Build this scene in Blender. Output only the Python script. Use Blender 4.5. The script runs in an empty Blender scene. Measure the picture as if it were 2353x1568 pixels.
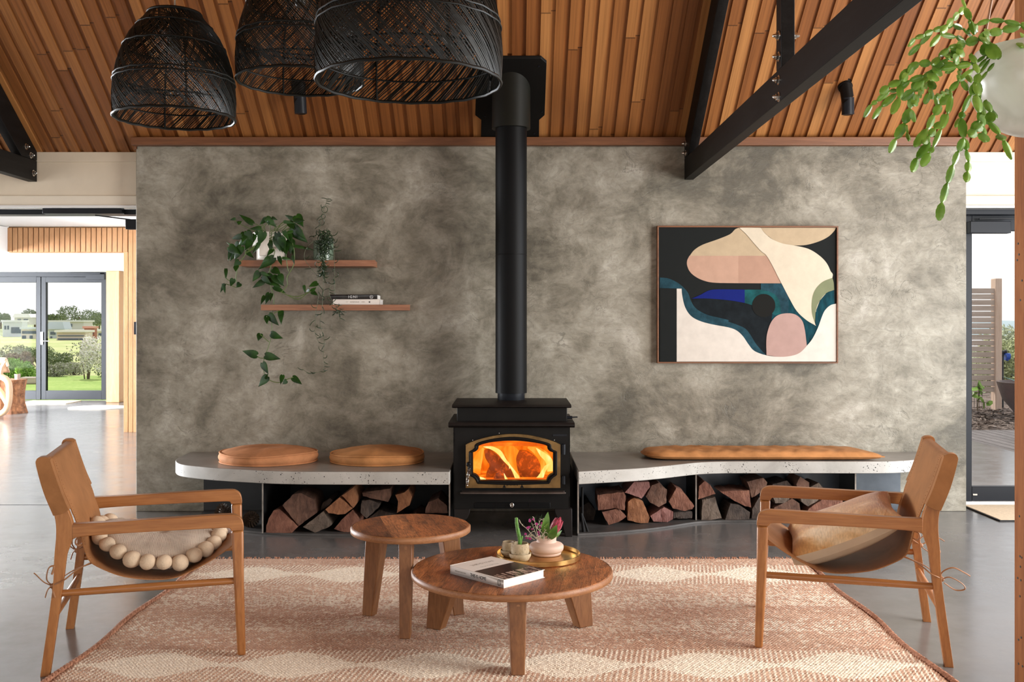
import bpy, bmesh, math, random
import numpy as np
from mathutils import Vector, Matrix, Euler
from mathutils.geometry import tessellate_polygon
R = math.radians
PI = math.pi
rnd = random.Random(7)
sc = bpy.context.scene
col = sc.collection
# camera: level 35 mm lens at eye height 1.4 m, horizon slightly above the frame centre
F, CX, CY, EYE = 2288.0, 1176.5, 740.0, 1.4
def P(px, py, d): return Vector(((px-CX)*d/F, d, EYE-(py-CY)*d/F))
def G(px, py, z=0.0):
    d = F*(EYE-z)/(py-CY); return Vector(((px-CX)*d/F, d, z))
SL, ZC, YW = 0.72, 2.75, 7.35            # roof pitch, roof height at the plaster wall, wall depth
RIDGE = 2.9
def roof(y): return ZC+SL*(YW-y) if y > RIDGE else ZC+SL*(YW-RIDGE)-SL*(RIDGE-y)
def C(px, py):
    d = (ZC+SL*YW-EYE)/((CY-py)/F+SL); return P(px, py, d)

cam = bpy.data.cameras.new('camera'); camo = bpy.data.objects.new('camera', cam); col.objects.link(camo)
camo.location = (0, 0, EYE); camo.rotation_euler = (R(90), 0, 0)
cam.lens = 35; cam.sensor_width = 36; cam.shift_y = -(784-CY)/2353.0; cam.shift_x = 0; cam.clip_end = 2000; cam.clip_start = .05
sc.camera = camo
sc.view_settings.view_transform = 'Standard'; sc.view_settings.look = 'None'
sc.view_settings.exposure = 0; sc.view_settings.gamma = 1

# ------------------------------------------------------------------ materials
def srgb(r, g, b):
    f = lambda c: (c/255/12.92 if c/255 <= .04045 else ((c/255+.055)/1.055)**2.4)
    return (f(r), f(g), f(b), 1)
class M:
    def __init__(s, name, rough=.5, metal=0.0, base=None):
        s.m = bpy.data.materials.new(name); s.m.use_nodes = True; s.t = s.m.node_tree
        s.b = s.t.nodes['Principled BSDF']; s.b.inputs['Roughness'].default_value = rough; s.b.inputs['Metallic'].default_value = metal
        if base is not None: s.b.inputs['Base Color'].default_value = base
        s._co = None
    def n(s, typ, inp=None, **kw):
        n = s.t.nodes.new('ShaderNode'+typ)
        for k, v in kw.items(): setattr(n, k, v)
        for k, v in (inp or {}).items():
            i = n.inputs[k]
            if hasattr(v, 'is_output'): s.t.links.new(v, i)
            else: i.default_value = v
        return n
    def co(s, kind='Object'):
        return s.n('TexCoord').outputs[kind]
    def map(s, v, scale=(1,1,1), loc=(0,0,0), rot=(0,0,0)):
        return s.n('Mapping', {'Vector': v, 'Scale': scale, 'Location': loc, 'Rotation': rot}).outputs[0]
    def noise(s, v, scale=5., detail=4., rough=.55, dist=0., out=0):
        return s.n('TexNoise', {'Vector': v, 'Scale': scale, 'Detail': detail, 'Roughness': rough, 'Distortion': dist}).outputs[out]
    def ramp(s, f, stops, interp='LINEAR'):
        n = s.n('ValToRGB', {'Fac': f}); e = n.color_ramp.elements; n.color_ramp.interpolation = interp
        while len(e) < len(stops): e.new(.5)
        for i, (p, c) in enumerate(stops):
            e[i].position = p; e[i].color = c if len(c) == 4 else (*c, 1)
        return n.outputs[0]
    def mix(s, f, a, b, mode='MIX'):
        n = s.n('Mix', data_type='RGBA', blend_type=mode)
        for i, v in ((0, f), (6, a), (7, b)):
            if hasattr(v, 'is_output'): s.t.links.new(v, n.inputs[i])
            else: n.inputs[i].default_value = v
        return n.outputs[2]
    def math(s, op, a, b=0., c=0.):
        n = s.n('Math', operation=op)
        for i, v in enumerate((a, b, c)):
            if hasattr(v, 'is_output'): s.t.links.new(v, n.inputs[i])
            else: n.inputs[i].default_value = v
        return n.outputs[0]
    def sep(s, v): return s.n('SeparateXYZ', {0: v}).outputs
    def comb(s, x, y, z):
        n = s.n('CombineXYZ')
        for i, v in enumerate((x, y, z)):
            if hasattr(v, 'is_output'): s.t.links.new(v, n.inputs[i])
            else: n.inputs[i].default_value = v
        return n.outputs[0]
    def wn(s, v): return s.n('TexWhiteNoise', {'Vector': v}, noise_dimensions='3D').outputs[0]
    def base(s, c): s.t.links.new(c, s.b.inputs['Base Color']); return s
    def rough(s, c): s.t.links.new(c, s.b.inputs['Roughness']); return s
    def bump(s, h, strength=.3, dist=.01):
        n = s.n('Bump', {'Height': h, 'Strength': strength, 'Distance': dist}); s.t.links.new(n.outputs[0], s.b.inputs['Normal']); return s
    def set(s, **kw):
        for k, v in kw.items(): s.b.inputs[k.replace('_', ' ')].default_value = v
        return s
def plain(name, c, rough=.5, metal=0., var=.0, scale=8, bump=0., bscale=60, bd=.002):
    m = M(name, rough, metal, c)
    if var:
        f = m.noise(m.co(), scale, 5)
        lo = tuple(x*(1-var) for x in c[:3])+(1,); hi = tuple(min(1, x*(1+var)) for x in c[:3])+(1,)
        m.base(m.ramp(f, [(.3, lo), (.7, hi)]))
    if bump: m.bump(m.noise(m.co(), bscale, 4), bump, bd)
    return m.m
def wood(name, dark, mid, light, axis='X', scale=1., rough=.4, grain=1., bump=.15):
    m = M(name, rough); co = m.co()
    st = {'X': (1.2, 14, 14), 'Y': (14, 1.2, 14), 'Z': (14, 14, 1.2)}[axis]
    v = m.map(co, tuple(x*scale for x in st))
    w = m.n('ObjectInfo').outputs['Random']
    v = m.n('VectorMath', {0: v, 1: m.comb(m.math('MULTIPLY', w, 37.), m.math('MULTIPLY', w, 91.), 0.)}, operation='ADD').outputs[0]
    f1 = m.noise(v, 1.3, 6, .6, .9); f2 = m.noise(m.map(v, (2., 5, 5)), 3., 5, .6, .3)
    f = m.mix(.4*grain, f1, f2)
    c = m.ramp(f, [(.30, dark), (.5, mid), (.70, light)])
    m.base(c); m.bump(f2, bump, .002); return m.m

def plaster():
    m = M('troweled_plaster', .6); co = m.co()
    w = m.noise(co, .9, 3, .5, out=1)
    v = m.n('VectorMath', {0: co, 1: m.n('VectorMath', {0: w, 3: .35}, operation='SCALE').outputs[0]}, operation='ADD').outputs[0]
    a = m.noise(v, .8, 3, .5)                                            # broad tonal drift
    b = m.noise(m.map(v, (1.1, 1, 1.0), rot=(0, R(30), 0)), 2.3, 9, .66, .4)      # cloudy blotches
    s1 = m.noise(m.map(v, (2.0, 1, 4.6), rot=(0, R(35), 0)), 2.2, 8, .62, .5)       # trowel sweeps, two directions
    s2 = m.noise(m.map(v, (2.0, 1, 4.2), rot=(0, R(-48), 0)), 2.0, 8, .62, .5)
    sel = m.ramp(m.noise(co, 1.6, 2), [(.46, (0, 0, 0, 1)), (.54, (1, 1, 1, 1))])
    s_ = m.mix(sel, s1, s2)
    vo = m.n('TexVoronoi', {'Vector': m.n('VectorMath', {0: co, 1: m.n('VectorMath', {0: m.noise(co, 3., 4, out=1), 3: .25}, operation='SCALE').outputs[0]}, operation='ADD').outputs[0], 'Scale': 1.9, 'Randomness': 1.}, feature='DISTANCE_TO_EDGE').outputs[0]
    crack = m.math('LESS_THAN', vo, .006)
    f = m.math('ADD', m.math('MULTIPLY', a, .30), m.math('ADD', m.math('MULTIPLY', b, .50), m.math('MULTIPLY', s_, .20)))
    c = m.ramp(f, [(.40, (.092, .080, .056, 1)), (.46, (.172, .152, .112, 1)), (.51, (.250, .226, .175, 1)), (.56, (.322, .296, .237, 1)), (.61, (.43, .40, .338, 1))])
    fine = m.noise(m.map(v, (4., 1, 15.), rot=(0, R(48), 0)), 2.6, 7, .7, 1.2)
    msk = m.ramp(m.noise(co, 2.1, 4, .6), [(.53, (0, 0, 0, 1)), (.66, (.5, .5, .5, 1))])
    stm = m.math('MULTIPLY', msk, m.ramp(fine, [(.50, (0, 0, 0, 1)), (.66, (1, 1, 1, 1))]))
    c = m.mix(stm, c, (.115, .104, .080, 1))
    crk = m.math('MULTIPLY', crack, m.ramp(m.noise(co, 1.9, 3), [(.60, (0, 0, 0, 1)), (.68, (.45, .45, .45, 1))]))
    c = m.mix(crk, c, (.10, .09, .07, 1))
    n2 = m.noise(m.map(v, (1.5, 1, 1.9), rot=(0, R(25), 0)), 2.6, 6, .6, .8)
    ln = m.ramp(m.math('ABSOLUTE', m.math('SUBTRACT', n2, .5)), [(0., (1, 1, 1, 1)), (.010, (0, 0, 0, 1))])
    ln = m.math('MULTIPLY', ln, m.ramp(m.noise(co, 2.6, 4, .6), [(.50, (0, 0, 0, 1)), (.62, (.55, .55, .55, 1))]))
    c = m.mix(ln, c, (.10, .092, .07, 1))
    n3 = m.noise(m.map(v, (4.5, 1, 6.5), rot=(0, R(-30), 0)), 3.2, 9, .76, .9)
    c = m.mix(.38, c, m.ramp(n3, [(.38, (.50, .48, .45, 1)), (.50, (1, 1, 1, 1)), (.62, (1.28, 1.28, 1.28, 1))]), 'MULTIPLY')
    m.base(c)
    m.bump(m.math('ADD', m.math('MULTIPLY', m.math('SUBTRACT', n3, ln), .5), m.math('ADD', m.math('MULTIPLY', fine, .22), m.math('MULTIPLY', s_, .45))), .4, .02)
    m.rough(m.ramp(b, [(.3, (.5, .5, .5, 1)), (.7, (.72, .72, .72, 1))]))
    return m.m
def boards():
    m = M('cedar_boards', .42); co = m.co(); x, y, z = m.sep(co)
    ix = m.math('FLOOR', m.math('DIVIDE', x, .0943))
    r1 = m.wn(m.comb(ix, 3., 1.))
    sl = m.math('DIVIDE', m.math('ADD', y, m.math('MULTIPLY', r1, 9.)), 1.75)
    iy = m.math('FLOOR', sl)
    r2 = m.wn(m.comb(ix, iy, 5.))
    c = m.ramp(r2, [(0., (.185, .060, .014, 1)), (.3, (.25, .088, .022, 1)), (.65, (.315, .122, .033, 1)), (1., (.41, .178, .054, 1))])
    v = m.n('VectorMath', {0: m.map(co, (70, 1.3, 0)), 1: m.comb(m.math('MULTIPLY', r2, 50.), m.math('MULTIPLY', r1, 31.), 0.)}, operation='ADD').outputs[0]
    g = m.noise(v, 1., 6, .6, .4)
    c = m.mix(.75, c, m.ramp(g, [(.25, (.45, .40, .36, 1)), (.55, (1, 1, 1, 1)), (.8, (1.25, 1.25, 1.2, 1))]), 'MULTIPLY')
    jt = m.math('LESS_THAN', m.math('FRACT', sl), .004)
    c = m.mix(m.math('MULTIPLY', jt, .7), c, (.03, .012, .004, 1))
    m.base(c); m.bump(g, .1, .002); return m.m
def concrete_floor():
    m = M('polished_concrete', .2); co = m.co()
    a = m.noise(co, .7, 7, .6, .4); b = m.noise(co, 5., 6, .65)
    f = m.mix(.4, a, b)
    m.base(m.ramp(f, [(.3, (.105, .099, .094, 1)), (.5, (.145, .138, .133, 1)), (.7, (.19, .183, .178, 1))]))
    m.rough(m.ramp(b, [(.3, (.16, .16, .16, 1)), (.7, (.27, .27, .27, 1))]))
    m.bump(m.noise(co, 14., 4), .03, .004); m.set(Specular_IOR_Level=.75); return m.m
def cast_concrete():
    m = M('cast_concrete', .5); co = m.co()
    a = m.noise(co, 2.2, 7, .62, .6)
    c = m.ramp(a, [(.3, (.28, .262, .235, 1)), (.5, (.41, .39, .355, 1)), (.72, (.51, .49, .455, 1))])
    v = m.n('TexVoronoi', {'Vector': co, 'Scale': 58., 'Randomness': 1.}); d = v.outputs['Distance']
    sz = m.math('MULTIPLY', m.wn(v.outputs['Position']), .36)
    den = m.ramp(m.noise(co, 4.5, 3), [(.35, (.25, .25, .25, 1)), (.65, (1, 1, 1, 1))])
    hole = m.math('LESS_THAN', d, m.math('SUBTRACT', m.math('MULTIPLY', sz, den), .015))
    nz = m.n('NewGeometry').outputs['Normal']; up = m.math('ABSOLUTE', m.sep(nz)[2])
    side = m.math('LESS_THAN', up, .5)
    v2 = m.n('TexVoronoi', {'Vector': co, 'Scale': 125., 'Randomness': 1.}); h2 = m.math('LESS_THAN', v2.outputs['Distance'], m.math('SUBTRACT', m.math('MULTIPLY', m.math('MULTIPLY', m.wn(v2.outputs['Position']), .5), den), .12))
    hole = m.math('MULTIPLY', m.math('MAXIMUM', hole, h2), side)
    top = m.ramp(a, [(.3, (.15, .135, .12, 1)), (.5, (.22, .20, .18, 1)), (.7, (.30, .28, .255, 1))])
    c = m.mix(side, top, c)  # side faces paler: the light on the bench front is put into the colour
    m.base(m.mix(hole, c, (.02, .018, .016, 1)))
    m.bump(m.math('SUBTRACT', m.noise(co, 25., 4), m.math('MULTIPLY', hole, 2.)), .25, .004)
    m.rough(m.mix(side, (.33, .33, .33, 1), (.65, .65, .65, 1))); return m.m
def leather(name, c, var=.25, rough=.42, sc_=5.):
    m = M(name, rough); co = m.co(); a = m.noise(co, sc_, 6, .6, .5)
    lo = tuple(x*(1-var) for x in c[:3])+(1,); hi = tuple(min(1, x*(1+var)) for x in c[:3])+(1,)
    m.base(m.ramp(a, [(.3, lo), (.7, hi)])); m.bump(m.noise(co, 260., 3), .12, .001); m.set(Specular_IOR_Level=.16, Specular_Tint=(.55, .30, .16, 1)); return m.m
def tabletop_mat(name, ax):
    m = M(name, .45); co = m.co(); x, y, z = m.sep(m.map(co, rot=(0, 0, ax)))
    ix = m.math('FLOOR', m.math('DIVIDE', x, .118)); r = m.wn(m.comb(ix, 2., 0.))
    off = m.comb(m.math('MULTIPLY', r, 23.), m.math('MULTIPLY', r, 57.), m.math('MULTIPLY', r, 11.))
    add = lambda v: m.n('VectorMath', {0: v, 1: off}, operation='ADD').outputs[0]
    q = m.noise(add(m.comb(m.math('MULTIPLY', x, 9.), m.math('MULTIPLY', y, 3.2), 0.)), 1., 3, .5, .5)
    rings = m.math('ABSOLUTE', m.math('SINE', m.math('MULTIPLY', q, 95.)))
    knots = m.noise(add(m.comb(m.math('MULTIPLY', x, 26.), m.math('MULTIPLY', y, 9.), 0.)), 1., 5, .62, 1.4)
    fine = m.noise(add(m.comb(m.math('MULTIPLY', x, 190.), m.math('MULTIPLY', y, 12.), 0.)), 1., 4, .6, .6)
    c = m.ramp(r, [(0., (.235, .078, .024, 1)), (.5, (.330, .118, .038, 1)), (1., (.42, .165, .060, 1))])
    c = m.mix(.85, c, m.ramp(q, [(.32, (.38, .33, .30, 1)), (.48, (.95, .93, .9, 1)), (.66, (1.4, 1.35, 1.3, 1))]), 'MULTIPLY')
    c = m.mix(.42, c, m.ramp(rings, [(0., (.42, .36, .32, 1)), (.35, (1.05, 1.05, 1.05, 1))]), 'MULTIPLY')
    c = m.mix(.7, c, m.ramp(knots, [(.34, (.35, .30, .28, 1)), (.50, (1.05, 1.05, 1.05, 1)), (.68, (1.35, 1.3, 1.2, 1))]), 'MULTIPLY')
    c = m.mix(.6, c, m.ramp(fine, [(.36, (.45, .42, .40, 1)), (.6, (1.2, 1.2, 1.2, 1))]), 'MULTIPLY')
    fx = m.math('FRACT', m.math('DIVIDE', x, .118)); seam = m.math('LESS_THAN', fx, .012)
    c = m.mix(m.math('MULTIPLY', seam, .7), c, (.03, .012, .005, 1))
    m.base(c); m.bump(m.math('ADD', rings, m.math('ADD', m.math('MULTIPLY', fine, 3.), m.math('MULTIPLY', knots, 2.))), .22, .003); return m.m
def glass_mat(name, tint=(1, 1, 1, 1)):
    m = M(name, .0); t = m.t
    g = m.n('BsdfGlossy', {'Roughness': .02, 'Color': (1, 1, 1, 1)}); tr = m.n('BsdfTransparent', {'Color': tint})
    mx = m.n('MixShader', {0: .0006, 1: tr.outputs[0], 2: g.outputs[0]})
    t.links.new(mx.outputs[0], t.nodes['Material Output'].inputs[0]); return m.m
def leafmat(name, lo, hi, rough=.35, trans=.12):
    m = M(name, rough); co = m.co()
    m.base(m.ramp(m.noise(co, 14., 3), [(.35, lo), (.65, hi)]))
    if trans: m.set(Subsurface_Weight=trans); m.b.inputs['Subsurface Radius'].default_value = (.004, .008, .002)
    return m.m
def emis(name, colr, strength):
    m = M(name); m.b.inputs['Base Color'].default_value = (0, 0, 0, 1)
    m.b.inputs['Emission Color'].default_value = colr; m.b.inputs['Emission Strength'].default_value = strength; return m.m

MT = {}
MT['plaster'] = plaster(); MT['boards'] = boards(); MT['floor'] = concrete_floor(); MT['concrete'] = cast_concrete()
MT['white'] = plain('white_paint', (.80, .79, .77, 1), .5, var=.02)
MT['cream'] = plain('cream_paint', (.72, .62, .48, 1), .5, var=.03)
MT['cream2'] = plain('pale_cream_paint', (.78, .70, .57, 1), .45, var=.02)
MT['black'] = plain('black_paint', (.005, .0045, .004, 1), .5, var=.15, scale=5, bump=.06)
MT['black'].node_tree.nodes['Principled BSDF'].inputs['Specular IOR Level'].default_value = .15
MT['beam'] = wood('black_stained_beam', (.003, .0025, .002, 1), (.006, .005, .0045, 1), (.011, .010, .0095, 1), 'Y', 1., .5)
MT['beam'].node_tree.nodes['Principled BSDF'].inputs['Specular IOR Level'].default_value = .12
MT['darkframe'] = plain('charcoal_frame', (.010, .0115, .015, 1), .4)
MT['darkframe'].node_tree.nodes['Principled BSDF'].inputs['Specular IOR Level'].default_value = .2
MT['iron'] = plain('stove_iron', (.0075, .007, .0065, 1), .5, .0, var=.15, bump=.12, bscale=160, bd=.001)
MT['iron2'] = plain('stove_plate_iron', (.015, .012, .011, 1), .45, .0, var=.2, bump=.1, bscale=160, bd=.001)
MT['flue'] = plain('flue_paint', (.0028, .0028, .003, 1), .5, var=.1)
for k_ in ('iron', 'iron2', 'flue'): MT[k_].node_tree.nodes['Principled BSDF'].inputs['Specular IOR Level'].default_value = .13
MT['steel'] = plain('dark_steel', (.020, .020, .021, 1), .5, .3, var=.35, scale=6)
MT['steeledge'] = plain('raw_steel_edge', (.30, .27, .24, 1), .4, .8, var=.3, scale=20)
MT['chrome'] = plain('bolt_steel', (.62, .61, .58, 1), .22, 1.)
MT['brass'] = plain('brushed_brass', (.66, .43, .16, 1), .26, 1., var=.12, scale=6)
MT['doorbrass'] = plain('tarnished_brass', (.20, .12, .045, 1), .42, .8, var=.5, scale=9, bump=.1)
MT['chairwood'] = wood('honey_teak', (.20, .068, .017, 1), (.335, .130, .037, 1), (.46, .20, .064, 1), 'X', 1., .33, 1., .05)
MT['chairwoodz'] = wood('honey_teak_upright', (.20, .068, .017, 1), (.335, .130, .037, 1), (.46, .20, .064, 1), 'Z', 1., .33, 1., .05)
MT['chairwoody'] = wood('honey_teak_cross', (.20, .068, .017, 1), (.335, .130, .037, 1), (.46, .20, .064, 1), 'Y', 1., .33, 1., .05)
MT['tan'] = leather('tan_saddle_leather', (.315, .142, .058, 1), .24, .46, 5.)
MT['suede'] = leather('dusty_tan_suede', (.46, .205, .095, 1), .24, .8, 7.)
MT['caramel'] = leather('caramel_leather', (.46, .212, .082, 1), .28, .55, 7.)
MT['cord'] = plain('leather_cord', (.30, .135, .055, 1), .5)
MT['trimwood'] = wood('redwood_trim', (.10, .036, .013, 1), (.165, .062, .023, 1), (.24, .098, .040, 1), 'X', 1., .45)
MT['shelfwood'] = wood('shelf_hardwood', (.17, .062, .030, 1), (.30, .125, .062, 1), (.42, .20, .11, 1), 'X', 1.4, .42)
MT['postwood'] = wood('oregon_post', (.20, .060, .015, 1), (.31, .105, .028, 1), (.42, .165, .052, 1), 'Z', 1., .6)
MT['postwood'].node_tree.nodes['Principled BSDF'].inputs['Specular IOR Level'].default_value = .2
MT['slatwood'] = wood('pine_slats', (.36, .165, .065, 1), (.46, .23, .10, 1), (.55, .31, .15, 1), 'Z', 1., .5)
MT['palewood'] = wood('pale_pine_post', (.28, .135, .048, 1), (.36, .19, .075, 1), (.43, .26, .11, 1), 'Z', .6, .5)
MT['fencewood'] = wood('weathered_fence', (.36, .27, .21, 1), (.50, .40, .33, 1), (.62, .52, .45, 1), 'X', .6, .7)
MT['fencepost'] = wood('fence_post_wood', (.50, .33, .23, 1), (.62, .45, .34, 1), (.70, .55, .44, 1), 'Z', .6, .7)
MT['deck'] = wood('deck_boards', (.10, .09, .085, 1), (.16, .145, .14, 1), (.22, .20, .195, 1), 'Y', .6, .9)
MT['deck'].node_tree.nodes['Principled BSDF'].inputs['Specular IOR Level'].default_value = .1
MT['tablebig'] = tabletop_mat('reclaimed_teak_wide', R(8)); MT['tablesmall'] = tabletop_mat('reclaimed_teak_small', R(-14))
MT['tableleg'] = wood('teak_leg', (.125, .046, .014, 1), (.215, .086, .028, 1), (.31, .140, .050, 1), 'Z', 1., .5, 1.2)
MT['tablerim'] = wood('teak_rim', (.20, .078, .028, 1), (.32, .138, .055, 1), (.45, .22, .10, 1), 'X', 1.2, .5, 1.2)
MT['rattan'] = plain('black_rattan', (.0045, .0045, .0028, 1), .45, var=.3, scale=40)
MT['rattan'].node_tree.nodes['Principled BSDF'].inputs['Specular IOR Level'].default_value = .3
MT['whitepot'] = plain('white_ceramic', (.80, .74, .66, 1), .35)
MT['greenglass'] = plain('green_glazed_pot', (.15, .21, .15, 1), .15, var=.25, scale=12)
MT['pothos'] = leafmat('pothos_leaf', (.006, .024, .003, 1), (.022, .072, .009, 1), .36, .0)
MT['pothos'].node_tree.nodes['Principled BSDF'].inputs['Specular IOR Level'].default_value = .3
MT['stem'] = plain('green_stem', (.10, .16, .035, 1), .5)
MT['hoya'] = leafmat('hoya_leaf', (.010, .024, .010, 1), (.026, .055, .020, 1), .35, 0)
MT['hoyastem'] = plain('hoya_stem', (.12, .14, .08, 1), .6)
MT['cactus'] = leafmat('holiday_cactus', (.09, .21, .018, 1), (.27, .46, .07, 1), .34, .35)
MT['greencactus'] = plain('green_cactus', (.09, .24, .03, 1), .6, var=.4, scale=60, bump=.5, bscale=150, bd=.003)
def marble():
    m = M('marbled_glaze', .22); co = m.co(); f = m.noise(m.map(co, (1, 1, 2.2)), 4., 3, .45, 1.2)
    m.base(m.ramp(f, [(.3, (.56, .54, .44, 1)), (.5, (.72, .70, .60, 1)), (.7, (.80, .78, .69, 1))])); return m.m
MT['marble'] = marble()
def speckle():
    m = M('speckled_stoneware', .7); co = m.co(); v = m.n('TexVoronoi', {'Vector': co, 'Scale': 210.})
    h = m.math('LESS_THAN', v.outputs['Distance'], m.math('SUBTRACT', m.math('MULTIPLY', m.wn(v.outputs['Position']), .55), .22))
    c = m.ramp(m.noise(co, 24., 4), [(.3, (.36, .27, .15, 1)), (.7, (.60, .50, .35, 1))])
    m.base(m.mix(h, c, (.03, .022, .014, 1))); m.bump(m.noise(co, 200., 3), .2, .001); return m.m
MT['speckle'] = speckle()
MT['blush'] = plain('blush_ceramic', (.72, .52, .42, 1), .55, var=.05)
MT['paper'] = plain('white_paper', (.82, .80, .77, 1), .6)
MT['coverwhite'] = plain('white_book_cover', (.80, .74, .68, 1), .65)
MT['coverblack'] = plain('black_book_cover', (.02, .018, .018, 1), .3, var=.8, scale=16)
MT['ink'] = plain('black_ink', (.02, .02, .02, 1), .5)
MT['greyink'] = plain('grey_ink', (.35, .31, .27, 1), .5)
MT['emboss'] = plain('embossed_letters', (.55, .50, .46, 1), .3)
MT['whiteink'] = plain('white_ink', (.8, .8, .8, 1), .5)
def bookphoto():
    m = M('printed_photo', .25); co = m.co()
    a = m.noise(m.map(co, (14, 22, 1)), 1.6, 3, .5); x, y, z = m.sep(co)
    c = m.ramp(a, [(.35, (.014, .009, .008, 1)), (.6, (.05, .016, .014, 1)), (.75, (.02, .018, .016, 1))])
    b = m.noise(m.map(co, (9, 60, 1)), 1.5, 4, .6)
    lit = m.math('MULTIPLY', m.math('GREATER_THAN', b, .52), m.math('GREATER_THAN', x, .085))
    m.base(m.mix(lit, c, (.55, .40, .32, 1))); return m.m
MT['photo'] = bookphoto()
MT['knit'] = None
def knit(name, c, sx=160.):
    m = M(name, .95); co = m.co(); a = m.noise(co, 12., 5)
    lo = tuple(x*.72 for x in c[:3])+(1,); m.base(m.ramp(a, [(.3, lo), (.65, c)]))
    w = m.n('TexWave', {'Vector': co, 'Scale': sx/6., 'Distortion': 3., 'Detail': 2.}).outputs[1]
    m.bump(m.math('ADD', w, m.noise(co, 120., 4)), .6, .004); m.set(Sheen_Weight=.25); return m.m
MT['knit'] = knit('cream_wool_knit', (.74, .61, .48, 1), 520.); MT['pom'] = plain('felted_wool', (.66, .51, .36, 1), .95, var=.12, scale=30, bump=.6, bscale=170, bd=.003)
def hide():
    m = M('cow_hide', .85); co = m.co(); x, y, z = m.sep(co)
    a = m.noise(co, 5., 4, .5, .6); h = m.noise(m.map(co, (160, 30, 60)), 1., 5)
    f = m.math('ADD', a, m.math('MULTIPLY', m.math('ADD', y, .02), .32))
    c = m.ramp(f, [(.42, (.50, .235, .072, 1)), (.55, (.62, .335, .125, 1)), (.63, (.78, .53, .28, 1)), (.74, (.84, .66, .43, 1))])
    m.base(m.mix(.5, c, m.ramp(h, [(.3, (.62, .6, .58, 1)), (.7, (1.2, 1.2, 1.2, 1))]), 'MULTIPLY'))
    m.bump(h, .5, .004); m.set(Sheen_Weight=.3); return m.m
MT['hide'] = hide()
MT['linen'] = plain('beige_linen', (.55, .42, .29, 1), .8, var=.08, bump=.3, bscale=300, bd=.001)
def logmat(name, a, b, c):
    m = M(name, .85); co = m.co(); w = m.n('ObjectInfo').outputs['Random']
    v = m.n('VectorMath', {0: co, 1: m.comb(m.math('MULTIPLY', w, 31.), 0., m.math('MULTIPLY', w, 17.))}, operation='ADD').outputs[0]
    f = m.noise(m.map(v, (30, 3, 12), rot=(0, R(30), 0)), 1.4, 7, .65, .8); g = m.noise(v, 9., 5)
    m.base(m.mix(.4, m.ramp(f, [(.3, a), (.5, b), (.72, c)]), m.ramp(g, [(.35, a), (.65, c)])))
    m.bump(m.math('ADD', f, g), .8, .012); return m.m
MT['logred'] = logmat('red_heartwood', (.075, .024, .014, 1), (.19, .072, .042, 1), (.30, .135, .085, 1))
MT['logorange'] = logmat('orange_heartwood', (.10, .034, .014, 1), (.25, .095, .038, 1), (.38, .17, .075, 1))
MT['logbrown'] = logmat('brown_split_wood', (.045, .020, .012, 1), (.115, .052, .032, 1), (.20, .105, .068, 1))
MT['loggrey'] = logmat('grey_split_wood', (.05, .035, .026, 1), (.125, .088, .064, 1), (.21, .155, .115, 1))
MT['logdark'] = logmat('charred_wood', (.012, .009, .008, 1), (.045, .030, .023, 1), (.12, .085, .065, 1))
MT['logpink'] = logmat('pinkish_split_wood', (.12, .045, .036, 1), (.26, .11, .092, 1), (.36, .18, .155, 1))
MT['bark'] = logmat('stump_bark', (.06, .022, .010, 1), (.26, .10, .042, 1), (.50, .22, .10, 1))
MT['cone'] = plain('pine_cone', (.085, .055, .035, 1), .7, var=.5, scale=60)
MT['jute'] = plain('jute_mat', (.62, .48, .33, 1), .95, var=.12, scale=60, bump=.5, bscale=250)
MT['matedge'] = plain('mat_black_edge', (.02, .02, .02, 1), .8)
MT['clear'] = glass_mat('clear_glass')
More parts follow.
